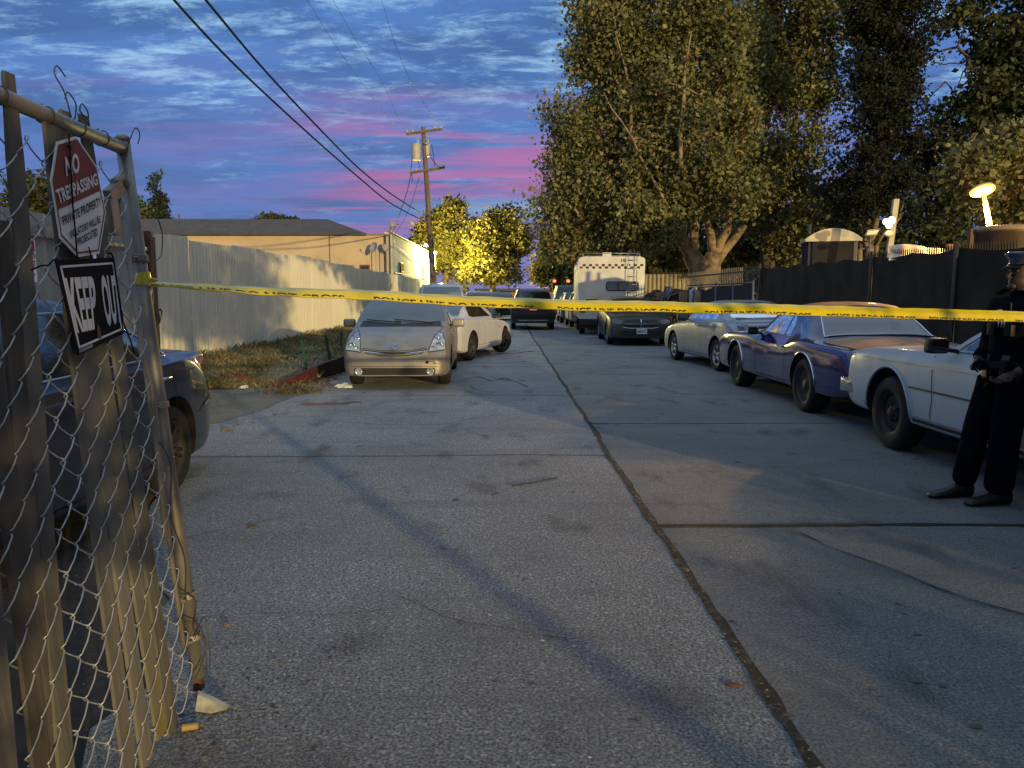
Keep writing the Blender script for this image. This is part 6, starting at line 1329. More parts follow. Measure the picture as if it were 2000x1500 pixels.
def led_post():
    Y = 18.0; b = at(1735, 505, Y); t = at(1750, 389, Y); d = (t-b); b0 = b-d*(b.z/d.z)
    r = thing('light_post', 'white metal post with three small lit floodlights and a round sensor behind the screen fence', 'lamp', b0)
    m = MB(); m.prism(rr(-.07, .07, -.05, .05, .02), 0, 1, lambda a, b_, h: tuple(Vector((a, b_, 0))+(t-b0)*h)); m.build('post', mat('white_post', (.14, .15, .14), .5), r)
    E = mat('led_lit', (1, 1, .9), .3, emit=(1, .95, .62), estr=12)
    hm = MB(); 
    for u, v, s in ((1730, 433, .075), (1741, 430, .085), (1736, 441, .07)):
        p = at(u, v, Y-.16)-b0; m = MB(); m.lathe([(0, -.05), (s*.9, -.05), (s, .0), (s, .03)], (-.3, -1, -.1), p, 14); h = m.build('lamp_head', DM, r, 1)
        m = MB(); m.sphere(p+Vector((0, -.02, 0)), s*.8, 12, 8); m.build('bulb', E, h, 1)
    m = MB(); m.sphere(at(1736, 457, Y-.15)-b0, .10, 14, 10, sc=(1, 1, .8)); m.box(at(1740, 457, Y-.05)-b0, (.12, .1, .05)); m.build('sensor', mat('sensor_tan', (.40, .30, .20), .5), r, 1)
    ld = bpy.data.lights.new('led_light', 'POINT'); ld.energy = 16; ld.color = (1, .9, .55); ld.shadow_soft_size = .1; lo = bpy.data.objects.new('led_light', ld); COL.objects.link(lo); lo.parent = r; lo.location = at(1730, 438, Y-.45)-b0
led_post()
def frame_sign():
    Y = 19.5; m = MB(); q = [at(u, v, Y) for u, v in ((1689, 461), (1712, 459), (1719, 447), (1695, 450))]
    m.tube(q+[q[0]], .022, 6); m.tube([(q[0]+q[1])/2, (q[0]+q[1])/2+Vector((0, 0, -1.6))], .02, 6); o = m.build('frame', mat('aluminium_frame', (.20, .20, .18), .4, .5), None, 1)
    tag(o, 'small tilted metal frame on a stem in front of the cypress trunk', 'sign frame'); o.name = 'solar_frame'
    m = MB(); m.add([q[0], q[1], q[2], q[3]], [(0, 1, 2, 3)]); m.build('panel', mat('panel_dark', (.03, .03, .035), .3), o)
frame_sign()
def canopy():
    r = thing('patterned_tarp', 'pale tarp with pink and yellow patches stretched behind the fence spikes', 'tarp', (0, 0, 0)); Y = 14.6
    vs = []; fs = []
    for i in range(25):
        u = 1736+i*5.0; top = 480-5*math.sin(math.pi*min(1, i/15))+ (i/24)*6
        for j in range(8): p = at(u, top+j*4.2, Y+j*-.10+.05*math.sin(i*.9)); vs.append(p)
    for i in range(24):
        for j in range(7): q = i*8+j; fs.append((q, q+1, q+9, q+8))
    me = bpy.data.meshes.new('tarp_cloth'); me.from_pydata(vs, [], fs); TM = mat('tarp_print', (.50, .44, .28), .7, col2=(.50, .20, .17), nscale=2.2, thr=(.52, .60)); o = link('tarp_cloth', me, TM, r, 1)
    m = MB(); a = at(1855, 477, Y); m.box((a.x, a.y, a.z-.75), (.10, .10, 1.5)); m.box((a.x+.0, a.y, 0.6), (.09, .09, 1.25)); m.build('wood_post', mat('raw_wood', (.30, .15, .07), .8), r)
canopy()
def tank():
    Y = 12.6; c_ = at(1962, 470, Y)
    r = thing('storage_tank', 'dark rounded storage tank with a rim tinted for lamp light below the orange street lamp', 'tank', (c_.x, c_.y, 0))
    zt = at(1955, 445, Y).z; m = MB(); m.lathe([(0, .0), (.47, .0), (.49, .1), (.49, zt-.12), (.50, zt-.10), (.50, zt-.05), (.46, zt), (.30, zt+.03), (0, zt+.05)], (0, 0, 1), (0, 0, 0), 40); m.build('body', mat('tank_brown', (.085, .05, .03), .5, noise_amt=.3, nscale=5), r, 1)
    m = MB(); m.lathe([(.495, zt-.07), (.51, zt-.05), (.50, zt-.02), (.47, zt+.01)], (0, 0, 1), (0, 0, 0), 40); m.tube([(.16, -.48, zt-.04), (.17, -.53, zt-.1), (.17, -.53, zt-.28)], .018, 6); m.build('rim', mat('tank_rim_lamplit', (.35, .22, .10), .5), r, 1)  # rim colour lightened to carry the lamp light on the edge
    p = at(1899, 449, Y)-Vector((c_.x, c_.y, 0)); m = MB(); m.box((p.x, p.y, p.z/2), (.10, .10, p.z)); o = m.build('wood_post', mat('raw_wood_dark', (.16, .09, .05), .8), None); o.location = (c_.x, c_.y, 0); tag(o, 'square wooden post just left of the dark storage tank', 'post')
tank()
def street_lamp():
    Y = 15.5; t = at(1921, 378, Y); b = at(1933, 443, Y); d = t-b; b0 = b-d*(b.z/d.z)
    r = thing('street_lamp', 'lit orange lamp with a tilted flat disc head on a leaning pole', 'street lamp', b0)
    m = MB(); m.tube([Vector((0, 0, 0)), (b-b0)*1.0, t-b0], [.065, .06, .035], 12); m.build('pole', mat('lamp_pole', (.45, .36, .22), .5), r, 1)
    c_ = at(1918, 370, Y)-b0; n = Vector((.03, -.43, -.895)).normalized()
    m = MB(); m.lathe([(0, -.07), (.14, -.06), (.215, -.02), (.225, .02), (.20, .03)], n, c_, 32); h = m.build('lamp_head', mat('lamp_shell', (.40, .3, .15), .4), r, 1)
    m = MB(); m.lathe([(.215, .0), (.228, .028), (.205, .050), (.17, .060)], n, c_, 32); m.build('lamp_rim', mat('lamp_rim_lit', (1, .6, .1), .3, emit=(1, .36, .01), estr=1.8), h, 1)
    m = MB(); m.lathe([(.17, .060), (.1, .075), (0, .08)], n, c_, 32); m.build('lamp_glass', mat('lamp_glass_lit', (1, .7, .2), .3, emit=(1, .58, .12), estr=3.4), h, 1)
    ld = bpy.data.lights.new('street_light', 'POINT'); ld.energy = 420; ld.color = (1, .52, .12); ld.shadow_soft_size = .15; lo = bpy.data.objects.new('street_light', ld); COL.objects.link(lo); lo.parent = r; lo.location = c_+n*.42
    sl_ = bpy.data.lights.new('street_beam', 'SPOT'); sl_.energy = 2600; sl_.color = (1, .50, .13); sl_.spot_size = R(60); sl_.spot_blend = .3; sl_.shadow_soft_size = .15
    so = bpy.data.objects.new('street_beam', sl_); COL.objects.link(so); so.parent = r; so.location = c_+n*.30; so.rotation_euler = (Vector((5.5, 9.9, -1.8))-(b0+c_)).to_track_quat('-Z', 'Y').to_euler()
street_lamp()
# traffic signals and building at the far end
def signals():
    RD = mat('signal_red_lit', (1, .05, .03), .4, emit=(1, .05, .03), estr=9)
    for u, v, lb in ((1083, 549, 'red traffic signal lit at the far end, left one over the street'), (1110, 549, 'red traffic signal lit at the far end, right one nearest the camper')):
        Y = 57; p = at(u, v, Y); r = thing('traffic_signal', lb, 'traffic light', (p.x, p.y, 0), 0, 'traffic signals at the far end')
        m = MB(); m.tube([(0, 0.2, 0), (0, .2, p.z+.3)], .05, 8); m.build('pole', IR, r); m = MB(); m.box((0, 0, p.z-.28), (.3, .2, .9)); h = m.build('housing', IR, r, bevel=.03); m = MB(); m.sphere((0, -.11, p.z), .10, 12, 8); m.build('red_lamp', RD, h, 1)
signals()
def far_building():
    r = thing('far_building', 'low dark-roofed building with a brick-brown front closing the far end of the street', 'building', (0, 0, 0)); Y = 118
    a = at(985, 568, Y); b = at(1062, 568, Y)
    m = MB(); m.box(((a.x+b.x)/2+3, Y+4, 1.1), (b.x-a.x+14, 8, 2.2)); m.build('wall', mat('brown_wall', (.34, .20, .12), .9, noise_amt=.5, nscale=.5), r)
    m = MB(); m.box(((a.x+b.x)/2+3, Y+3.6, 2.35), (b.x-a.x+15, 9.6, .35)); m.build('roof', ROOF, r)
far_building()
struct(sheet('hills', [(-200, 300), (200, 300), (200, 302), (-200, 302)], .1, ROOF))
bpy.data.objects.remove(bpy.data.objects['hills'])
# ------------------------------------------------------------ gate in the foreground
GP0 = gnd(388, 1356); GP0.z = .09; GP1 = at(238, 268, GP0.y+.03); _r = ray(20, 172); GB = (Vector((0, 0, 1.5))+_r*((GP1.z-1.5)/_r.z)-GP1).normalized()     # along the gate towards the viewer
GU = (GP1-GP0)/1.975; print('gate', GP0, GP1, GB)
GN = GB.cross(GU); GN.normalize(); 
if GN.x < 0: GN = -GN
def G(s, h, o=0.0): return GP0 + GB*s + GU*h + GN*o        # s metres from the end post, h height, o outward (towards the street)
def Gpix(u, v, o=0.0):
    d = ray(u, v); O = Vector((0, 0, 1.5)); P0 = GP0+GN*o; t = (P0-O).dot(GN)/d.dot(GN); p = O+d*t; w = p-P0
    # solve w = GB*s + GU*h
    a11 = GB.dot(GB); a12 = GB.dot(GU); a22 = GU.dot(GU); b1 = w.dot(GB); b2 = w.dot(GU); D = a11*a22-a12*a12
    return (b1*a22-b2*a12)/D, (a11*b2-a12*b1)/D
SLM = mat('wood_slat', (.150, .145, .130), .85, noise_amt=.42, nscale=5, bump=.45, bscale=24, stretch=(1, 1, .12), dirt=.5, dirtcol=(.10, .085, .07))
SLM2 = mat('moss_slat', (.135, .13, .10), .85, col2=(.18, .155, .025), nscale=3, bump=.4, bscale=24, stretch=(1, 1, .4), thr=(.5, .62))
SLMD = mat('dark_slat', (.12, .105, .085), .85, noise_amt=.5, nscale=8, bump=.4, bscale=24, stretch=(1, 1, .12))
CHN = mat('galvanised_wire', (.50, .51, .52), .42, .55, noise_amt=.35, nscale=30)
PIPE2 = mat('worn_pipe', (.33, .325, .31), .38, .7, noise_amt=.35, nscale=11, dirt=.55, dirtcol=(.17, .12, .075), stretch=(1, 1, .5))
def gate():
    r = thing('chain_link_gate', 'leaning chain link gate with grey wood slats at the left edge', 'gate', (0, 0, 0))
    m = MB(); m.tube([G(0, -.02), G(0, .7), G(0, 1.4), G(0, 1.975)], .0245, 18); m.lathe([(0, 0), (.026, 0), (.026, .012), (.018, .022), (0, .024)], GU, G(0, 1.96), 16); m.build('end_post', PIPE2, r, 1)
    m = MB(); m.tube([G(.015, 1.935), G(.5, 1.94), G(1.75, 1.95)], .0225, 16); m.build('top_rail', PIPE, r, 1)
    m = MB(); m.tube([G(.085, .12, -.0), G(.083, 1.0, .004), G(.088, 1.80, 0)], .009, 6, flat=.4); m.tube([G(.105, .55, .0), G(.085, .9, .01), G(.07, 1.1, .012), G(.095, 1.25, 0)], .011, 6, flat=.6); m.build('tension_bar', PIPE, r, 1)
    # brace hanging from the corner
    m = MB(); m.box(G(.12, 1.77, .0), (.028, .10, .05), rx=.5); m.box(G(.16, 1.68, 0), (.03, .05, .12), rx=.15); m.tube([G(.0, 1.80, .0), G(.05, 1.83, 0), G(.11, 1.80, 0)], .017, 8); m.build('corner_bracket', PIPE, r, bevel=.006)
    for h in (.30, 1.02, 1.55, .14):
        m = MB(); m.lathe([(.029, -.012), (.032, -.01), (.032, .01), (.029, .012)], GU, G(0, h), 20); m.box(G(.045, h, 0), (.006, .05, .022)); m.tube([G(.055, h, -.02), G(.055, h, .022)], .005, 6); m.build('clamp', PIPE, r)
    # slats: (u at v=900, bottom cut, top height, material)
    sl = [(264, 1.955, 0), (234, 1.965, 1), (205, 1.90, 0), (177.5, 1.92, 1), (82, 2.06, 0), (44, 1.92, 2), (12, 1.92, 2), (-35, 1.9, 0), (-90, 1.92, 0), (-150, 1.9, 2)]
    for i, (u, top, k) in enumerate(sl):
        s, h = Gpix(u, 900); ut, vt = ((167, 225), (128, 216), (110, 228), (92, 224), (17, 140), (8, 430), (-22, 600), (-60, 600), (-110, 600), (-180, 600))[i]; s2, h2 = Gpix(ut, vt); s2 -= s; top = h2; wd = .078 if i < 4 else .072; o = -.004+random.uniform(-.002, .002); bot = (-.09, -.05, -.07, -.03, -.09, -.05, -.08, -.06, -.06, -.06)[i]; le = random.uniform(-.008, .008); mb = MB(); n = 9; vs = []
        le2 = (0, .004, -.004, .0, .006, -.006, 0, 0, 0, 0)[i]
        for j in range(n+1):
            t = j/n; hh = bot+(top-bot)*t; c_ = s+s2*(hh-h)/(h2-h)+le*.3*t+le2*math.sin(t*3.1); ww = wd*(.5 if True else 1)
            cut = .012 if j == n else 0
            for sx, ox in ((-1, -1), (1, -1), (1, 1), (-1, 1)): vs.append(G(c_+sx*(ww-cut), hh+(random.uniform(-.004, .004) if j in (0, n) else 0), o+ox*.0055+.002*math.sin(t*5+i)))
        fs = [(3, 2, 1, 0), (4*n, 4*n+1, 4*n+2, 4*n+3)]
        for j in range(n):
            for q in range(4): fs.append((4*j+q, 4*j+(q+1) % 4, 4*j+4+(q+1) % 4, 4*j+4+q))
        mb.add(vs, fs); mb.build('slat', (SLM, SLM2 if i == 2 else SLM, SLMD)[k] if k != 1 else SLM2 if i == 1 else SLM, r, 0, bevel=.002, seg=1)
    # chain link fabric: interlocked zigzag wires, front runs over the slats, back runs behind them
    m = MB(); pw, ph = .138, .120; nw = 14; H0, H1 = -.06, 1.90
    def wirepath(i):
        pts = []; k = 0; nseg = int((H1-H0)/(ph/2)); s0 = .085+i*pw*.5*1.0
        for j in range(nseg+1):
            side = (j+i) % 2; sx = s0+(pw*.25 if side else -pw*.25)*1.12; h = H0+j*ph/2
            jx = .006*noise.noise((i*.7, h*3, 1))+ .004*noise.noise((i*3.1, h*9, 4)); jh = .007*noise.noise((i*.9, h*2.5, 8))
            # loose bend near the top by the sign
            pts.append((sx+jx, h+jh, side))
        return pts
    for i in range(nw):
        P = wirepath(i); Q = []
        for (s0, h0, d0), (s1, h1, d1) in zip(P, P[1:]):
            fr = .0115 if d0 == 1 else -.0115
            for t in (0.0, .10, .5, .90):
                o = (fr*min(1, math.sin(math.pi*max(.0, t))*2.2) if t else 0); Q.append(G(s0+(s1-s0)*t, h0+(h1-h0)*t, o))
        Q.append(G(P[-1][0], P[-1][1], 0)); m.tube(Q, .0022, 6)
    m.build('chain_link', CHN, r, 1, clean=False)
    # loose wire ends
    DW = mat('dark_wire', (.07, .07, .075), .5, .5)
    m = MB(); 
    def W_(P, r_=.0022):
        Q = []; n = len(P)
        for i in range(n-1):
            p0, p1, p2, p3 = (G(*P[max(0, min(n-1, k))]) for k in (i-1, i, i+1, i+2))
            for q in range(5): t = q/5; Q.append(.5*((2*p1)+(p2-p0)*t+(2*p0-5*p1+4*p2-p3)*t*t+(3*p1-p0-3*p2+p3)*t**3))
        Q.append(G(*P[-1])); mm = MB(); mm.tube(Q, r_, 6); mm.build('loose_wire', DW, r, 1)
    W_([(.035, 1.90, .02), (.0, 1.97, .03), (-.03, 2.01, .04), (-.045, 1.99, .045), (-.03, 1.955, .04)])
    W_([(.40, 1.95, .03), (.42, 2.02, .03), (.46, 2.06, .03), (.44, 2.09, .03), (.40, 2.07, .03)]); W_([(.38, 1.95, .03), (.36, 2.0, .03), (.40, 2.025, .03), (.42, 2.0, .03)]); W_([(.30, 1.95, .03), (.29, 1.99, .03), (.32, 2.01, .03), (.34, 1.985, .03), (.31, 1.97, .03)])
    W_([(.05, 1.53, .03), (-.02, 1.54, .05), (-.08, 1.57, .05), (-.11, 1.64, .05), (-.115, 1.70, .04)]); W_([(.09, .9, .02), (.05, .8, .03), (.08, .62, .02), (.04, .45, .03), (.06, .3, .02)])
    W_([(.10, .35, .02), (.02, .28, .04), (.05, .18, .03), (.00, .12, .05), (.06, .05, .04), (.10, .02, .03)]); W_([(.12, .25, .02), (.05, .2, .05), (.02, .1, .05), (.07, .0, .06)]); W_([(.06, .15, .03), (-.03, .2, .04), (-.02, .1, .05), (.03, .02, .06)])
    for s in (.15, .3, .48, .7, .95): m.tube([G(s, 1.94, 0)+GU*.026*math.cos(a)+GN*.026*math.sin(a)+GB*.004*a for a in np.linspace(0, 6.5, 14)], .0022, 5)
    m.build('rail_ties', DW, r, 1)
    m = MB(); m.box(G(-.0, -.02, 0), (.03, .03, .1)); m.build('drop_rod', RUST, r)
gate()
# white cap / foot of the post
m = MB(); p = gnd(407, 1385)
vs = [Vector(a)*.001 for a in ((-38, 10, 8), (-30, -22, 4), (20, -34, 4), (62, -18, 8), (66, 0, 12), (20, 22, 10), (-34, 16, 52), (-26, -10, 50), (10, -12, 34), (14, 8, 36))]
m.add(vs, [(0, 1, 2, 3, 4, 5), (0, 6, 7, 1), (1, 7, 8, 2), (2, 8, 3), (3, 8, 9, 4), (4, 9, 5), (5, 9, 6, 0), (6, 9, 8, 7)]); o = m.build('metal_foot', mat('white_foot', (.42, .42, .40), .5, noise_amt=.5, nscale=25), None, bevel=.004); o.location = p; o.scale = (1.25, 1.25, 1.25); tag(o, 'broken white metal cap lying at the foot of the gate post', 'metal cap')
m = MB(); p = gnd(368, 1428); m.tube([p+Vector((-.02, -.0, .012)), p+Vector((.03, .01, .014))], [.012, .011], 8); tag(m.build('bolt_scrap', mat('yellow_wood', (.36, .24, .09), .7), None), 'short yellowish peg on the ground left of the white cap', 'scrap')
# signs wired to the gate
def gq(P, off):
    out = []
    for u, v in P: s, h = Gpix(u, v, off); out.append(G(s, h, off))
    return out
def no_tresp():
    off = .030; q = gq(((112, 497), (206, 447), (197, 258), (97, 284)), off)
    C = [(.0, .0)]
    # octagon corners measured in the photograph, mapped on the sign plane
    px = [(109, 277), (147, 266), (187, 325), (205, 415), (192, 496), (150, 502), (115, 465), (97, 352)]
    P = gq(px, off); cen = sum(P, Vector())/8
    mb = MB(); n = 8; Q = [p+GN*.003 for p in P]; mb.add(Q+P, [tuple(range(8)), tuple(reversed(range(8, 16)))]+[(i, 8+i, 8+(i+1) % 8, (i+1) % 8) for i in range(8)]); o = mb.build('warning_sign', SW, None); tag(o, 'octagonal red and white NO TRESPASSING sign wired to the gate', 'sign')
    ins = [cen+(p-cen)*.95+GN*.0045 for p in P]; mid = [cen+(p-cen)*.925+GN*.0055 for p in P]
    mb = MB()
    # split line between red and white parts from (106,407) to (201,372)
    def cutpoly(poly, A, B, keep):
        out = []; nrm_ = (B-A).cross(GN)
        for i in range(len(poly)):
            a, b = poly[i], poly[(i+1) % len(poly)]; da = (a-A).dot(nrm_)*keep; db = (b-A).dot(nrm_)*keep
            if da >= 0: out.append(a)
            if da*db < 0: out.append(a+(b-a)*(da/(da-db)))
        return out
    A, B = gq(((109, 411), (201, 369)), off); 
    up = cutpoly(ins, A, B, 1); dn = cutpoly(ins, A, B, -1)
    if sum((p.z for p in up))/len(up) < sum((p.z for p in dn))/len(dn): up, dn = dn, up
    mb.add(up, [tuple(range(len(up)))]); mb.build('red_field', SMR, o, clean=False)
    mb = MB(); 
    for i in range(len(dn)):
        a, b = dn[i], dn[(i+1) % len(dn)]
        if abs(((a+b)/2-A).dot((B-A).cross(GN).normalized())) < .004: continue
        ca, cb = cen+(a-cen)*.965, cen+(b-cen)*.965; k = len(mb.v); mb.add([a, b, cb, ca], [(0, 1, 2, 3)])
    mb.build('maroon_border', SMR, o, clean=False)
    for t, pts, m_, bd in (('NO', ((127, 345), (154, 337), (150, 298), (124, 306)), SIW, .03), ('TRESPASSING', ((113, 399), (189, 361), (186, 338), (105, 371)), SIW, .03), ('PRIVATE PROPERTY', ((121, 441), (196, 401), (194, 384), (118, 424)), SB, .02), ('VIOLATORS WILL BE', ((135, 467), (194, 435), (193, 421), (132, 453)), SB, .02), ('PROSECUTED', ((150, 480), (189, 460), (188, 445), (148, 466)), SB, .02)):
        qq = gq(pts, off+.003); mb = MB(); text_on(mb, t, qq, (0, 0, 1, 1), .004, GN, bd); mb.build('lettering', m_, o, clean=False)
    m = MB(); m.tube(gq(((134, 262), (136, 285), (139, 340), (142, 400), (147, 450), (151, 505)), off+.010), .0024, 6); m.tube(gq(((132, 284), (137, 289), (141, 286)), off+.012), .003, 6); m.tube(gq(((173, 482), (176, 492), (178, 505)), off+.010), .002, 6); m.build('cable_tie', SB, o, 1)
no_tresp()
def keep_out():
    off = .024; P = gq(((150, 694), (240, 652), (221, 503), (106, 508)), off)
    o = sign_wall('warning_sign', 'black sign with tall white KEEP OUT letters wired to the gate below the octagonal sign', P, [([(0, 0), (1, 0), (1, 1), (0, 1)],)], SB, [], nrm=GN, thick=.003)
    B = [((.035, .06), (.965, .06), (.965, .085), (.035, .085)), ((.035, .915), (.965, .915), (.965, .94), (.035, .94)), ((.035, .06), (.065, .06), (.065, .94), (.035, .94)), ((.94, .06), (.965, .06), (.965, .94), (.94, .94))]
    mb = MB(); [poly_on(mb, list(b), P, .0045, GN) for b in B]; mb.build('border', SW, o, clean=False)
    for t, pts in (('KEEP', ((148, 651), (188, 642), (181, 540), (122, 543))), ('OUT', ((206, 640), (236, 630), (226, 537), (191, 537)))):
        qq = gq(pts, off); mb = MB(); text_on(mb, t, qq, (0, 0, 1, 1), .0048, GN, .035); mb.build('lettering', SIW, o, clean=False)
    mb = MB(); poly_on(mb, [(.03, .015), (.30, .015), (.30, .05), (.03, .05)], P, .0045, GN); mb.build('fine_print', mat('fine_print', (.20, .21, .22), .5), o, clean=False)
    mb = MB(); poly_on(mb, [(.42, .07), (.50, .07), (.50, .20), (.46, .24), (.43, .16)], P, .0050, GN); mb.build('rust_patch', mat('sign_rust', (.14, .085, .045), .8), o, clean=False)
    m = MB(); m.tube(gq(((62, 527), (80, 519), (95, 518), (103, 508), (112, 505)), off+.006), .0026, 6); m.tube(gq(((210, 495), (217, 494), (221, 503), (224, 520), (240, 628), (255, 665), (262, 690)), off+.008), .0026, 6); m.build('cable_tie', SB, o, 1)
keep_out()

# ------------------------------------------------------------ police tape
def tape():
    YEL = mat('tape_yellow', (.62, .50, .012), .32, 0, .5, coat=.25, noise_amt=.12, nscale=12); INK = mat('tape_ink', (.015, .015, .012), .5)
    a = Vector((-1.345, 2.80)); b = Vector((3.4, 5.1)); dv = b-a
    def pt(u, v):
        k = (u-1000)/1500; s = (k*a.y-a.x)/(dv.x-k*dv.y); P = a+dv*s; d = ray(u, v); return Vector((0, 0, 1.5))+d*(P.y/d.y)
    uv = [(262, 551), (290, 552), (320, 554), (400, 558.5), (480, 562.5), (560, 566.5), (660, 571), (760, 576), (880, 583), (1000, 589.5), (1150, 594), (1300, 597.5), (1500, 602), (1700, 608.5), (1850, 613), (2000, 618), (2200, 623), (2600, 632)]
    wd = [(262, .030), (300, .016), (320, .0085), (360, .012), (430, .020), (560, .029), (760, .038), (1000, .043), (1300, .049), (1700, .058), (2000, .068), (2600, .070)]
    fv = pchip(uv); fw = pchip(wd); N = 260; ctr = []; hw = []
    for i in range(N+1):
        u = 262+(2600-262)*(i/N)**1.15; ctr.append(pt(u, fv(u))); hw.append(fw(u)/2)
    L_ = [0]
    for p, q in zip(ctr, ctr[1:]): L_.append(L_[-1]+(q-p).length)
    def frame(i):
        t = (ctr[min(i+1, N)]-ctr[max(i-1, 0)]).normalized(); n = Vector((t.y, -t.x, 0)).normalized(); W_ = .0375; c_ = min(1, hw[i]/W_); th = math.acos(c_)
        dz = Vector((0, 0, 1)); w = dz*c_+n*math.sin(th)*(-1); return t, n, w.normalized(), W_, c_
    def P(i, x, o=0.0):   # x in -1..1 across; folded cross-section bulges to the viewer
        t, n, w, W_, c_ = frame(i); bul = .0045*math.cos(x*3.1)+.002*math.sin(L_[i]*9)+.0015*math.sin(L_[i]*31+x*2); nn = n*c_+Vector((0, 0, 1))*math.sin(math.acos(c_)); return ctr[i]+w*(x*W_)+nn*(bul+o)
    xs = np.linspace(-1, 1, 9); vs = []; fs = []
    for i in range(N+1):
        for x in xs: vs.append(P(i, x))
    m9 = 9
    for i in range(N):
        for k in range(8): q = i*9+k; fs.append((q, q+9, q+10, q+1))
    # folded-back second layer behind
    n0 = len(vs)
    for i in range(N+1):
        for x in np.linspace(-1, .35, 5): vs.append(P(i, x, -.006-.004*(1+x)))
    for i in range(N):
        for k in range(4): q = n0+i*5+k; fs.append((q, q+1, q+6, q+5))
    for i in range(N): fs.append((i*9, n0+i*5, n0+(i+1)*5, (i+1)*9))
    me = bpy.data.meshes.new('barrier_tape'); me.from_pydata(vs, [], fs); o = link('barrier_tape', me, YEL, None, 1); tag(o, 'yellow POLICE LINE DO NOT CROSS tape stretched across the street', 'barrier tape')
    # knot wrapped round the gate post
    m = MB(); cz = ctr[0]; hk = (cz-GP0).dot(GU)/GU.dot(GU)
    for dz_, rr_, tw in ((-.010, .0285, .35), (.004, .031, -.2), (.014, .0295, .1)):
        pts = []
        for k in range(25):
            a_ = 2*math.pi*k/24; pts.append(G(0, hk+dz_+.006*math.sin(a_+tw*5), 0)+GB*math.cos(a_)*rr_+GN*math.sin(a_)*rr_)
        k0 = len(m.v); 
        for p in pts: m.v += [tuple(p-GU*.010), tuple(p+GU*.011)]
        for k in range(24): m.f.append((k0+2*k, k0+2*k+2, k0+2*k+3, k0+2*k+1)); m.mi.append(0)
    m.sphere(G(-.01, hk, .036), .012, 10, 8, sc=(1.2, .8, .7)); m.build('knot', YEL, o, 30)
    # lettering: upper part of the letters shows on the lower edge where the tape is folded
    vsT, fsT, asp = text_geo('POLICE LINE DO NOT CROSS', .03)
    mb = MB(); LH = .050; LW = .74; gap = .12; start = .055; tot = L_[-1]
    import bisect
    def place(s, x):
        i = min(max(bisect.bisect_left(L_, s), 1), N); f = (s-L_[i-1])/(L_[i]-L_[i-1]+1e-9); pa = P(i-1, x, .0012); pb = P(i, x, .0012); return pa.lerp(pb, f)
    k = 0
    bm0 = bmesh.new(); vv = [bm0.verts.new((x, y, 0)) for x, y in vsT]
    for f in fsT:
        try: bm0.faces.new([vv[i] for i in f])
        except ValueError: pass
    bmesh.ops.bisect_plane(bm0, geom=bm0.verts[:]+bm0.edges[:]+bm0.faces[:], plane_co=(0, .63, 0), plane_no=(0, 1, 0), clear_inner=True)
    for j in range(1, 60): bmesh.ops.bisect_plane(bm0, geom=bm0.verts[:]+bm0.edges[:]+bm0.faces[:], plane_co=(j/60, 0, 0), plane_no=(1, 0, 0))
    bm0.verts.ensure_lookup_table(); V0 = [v.co.copy() for v in bm0.verts]; bm0.verts.index_update(); F0 = [tuple(v.index for v in f.verts) for f in bm0.faces]; bm0.free()
    s0 = start-.04
    while s0 < min(tot-.9, 8):
        vs2 = [place(s0+v.x*LW, -1.0+(v.y-.63)/.37*.36) for v in V0]; mb.add(vs2, F0); s0 += LW+gap
    mb.build('tape_lettering', INK, o, clean=False)
tape()

# ------------------------------------------------------------ officer
def skinned(name, joints, edges, m_, sub=2, parent=None, root=0):
    me = bpy.data.meshes.new(name); me.from_pydata([j[:3] for j in joints], edges, []); o = link(name, me, m_, parent)
    md = o.modifiers.new('skin', 'SKIN'); md.use_smooth_shade = True
    sv = me.skin_vertices[0].data if me.skin_vertices else None
    if sv is None:
        bm = bmesh.new(); bm.from_mesh(me); bm.verts.layers.skin.verify(); bm.to_mesh(me); bm.free(); sv = me.skin_vertices[0].data
    for i, j in enumerate(joints):
        r_ = j[3]; sv[i].radius = (r_ if not isinstance(r_, tuple) else r_[0], r_ if not isinstance(r_, tuple) else r_[1]); sv[i].use_root = (i == root)
    sb = o.modifiers.new('sub', 'SUBSURF'); sb.levels = sub; sb.render_levels = sub
    return o
def baked(o):
    bpy.context.view_layer.update(); me = bpy.data.meshes.new_from_object(o.evaluated_get(bpy.context.evaluated_depsgraph_get())); o.modifiers.clear(); o.data = me; me.shade_smooth(); return o
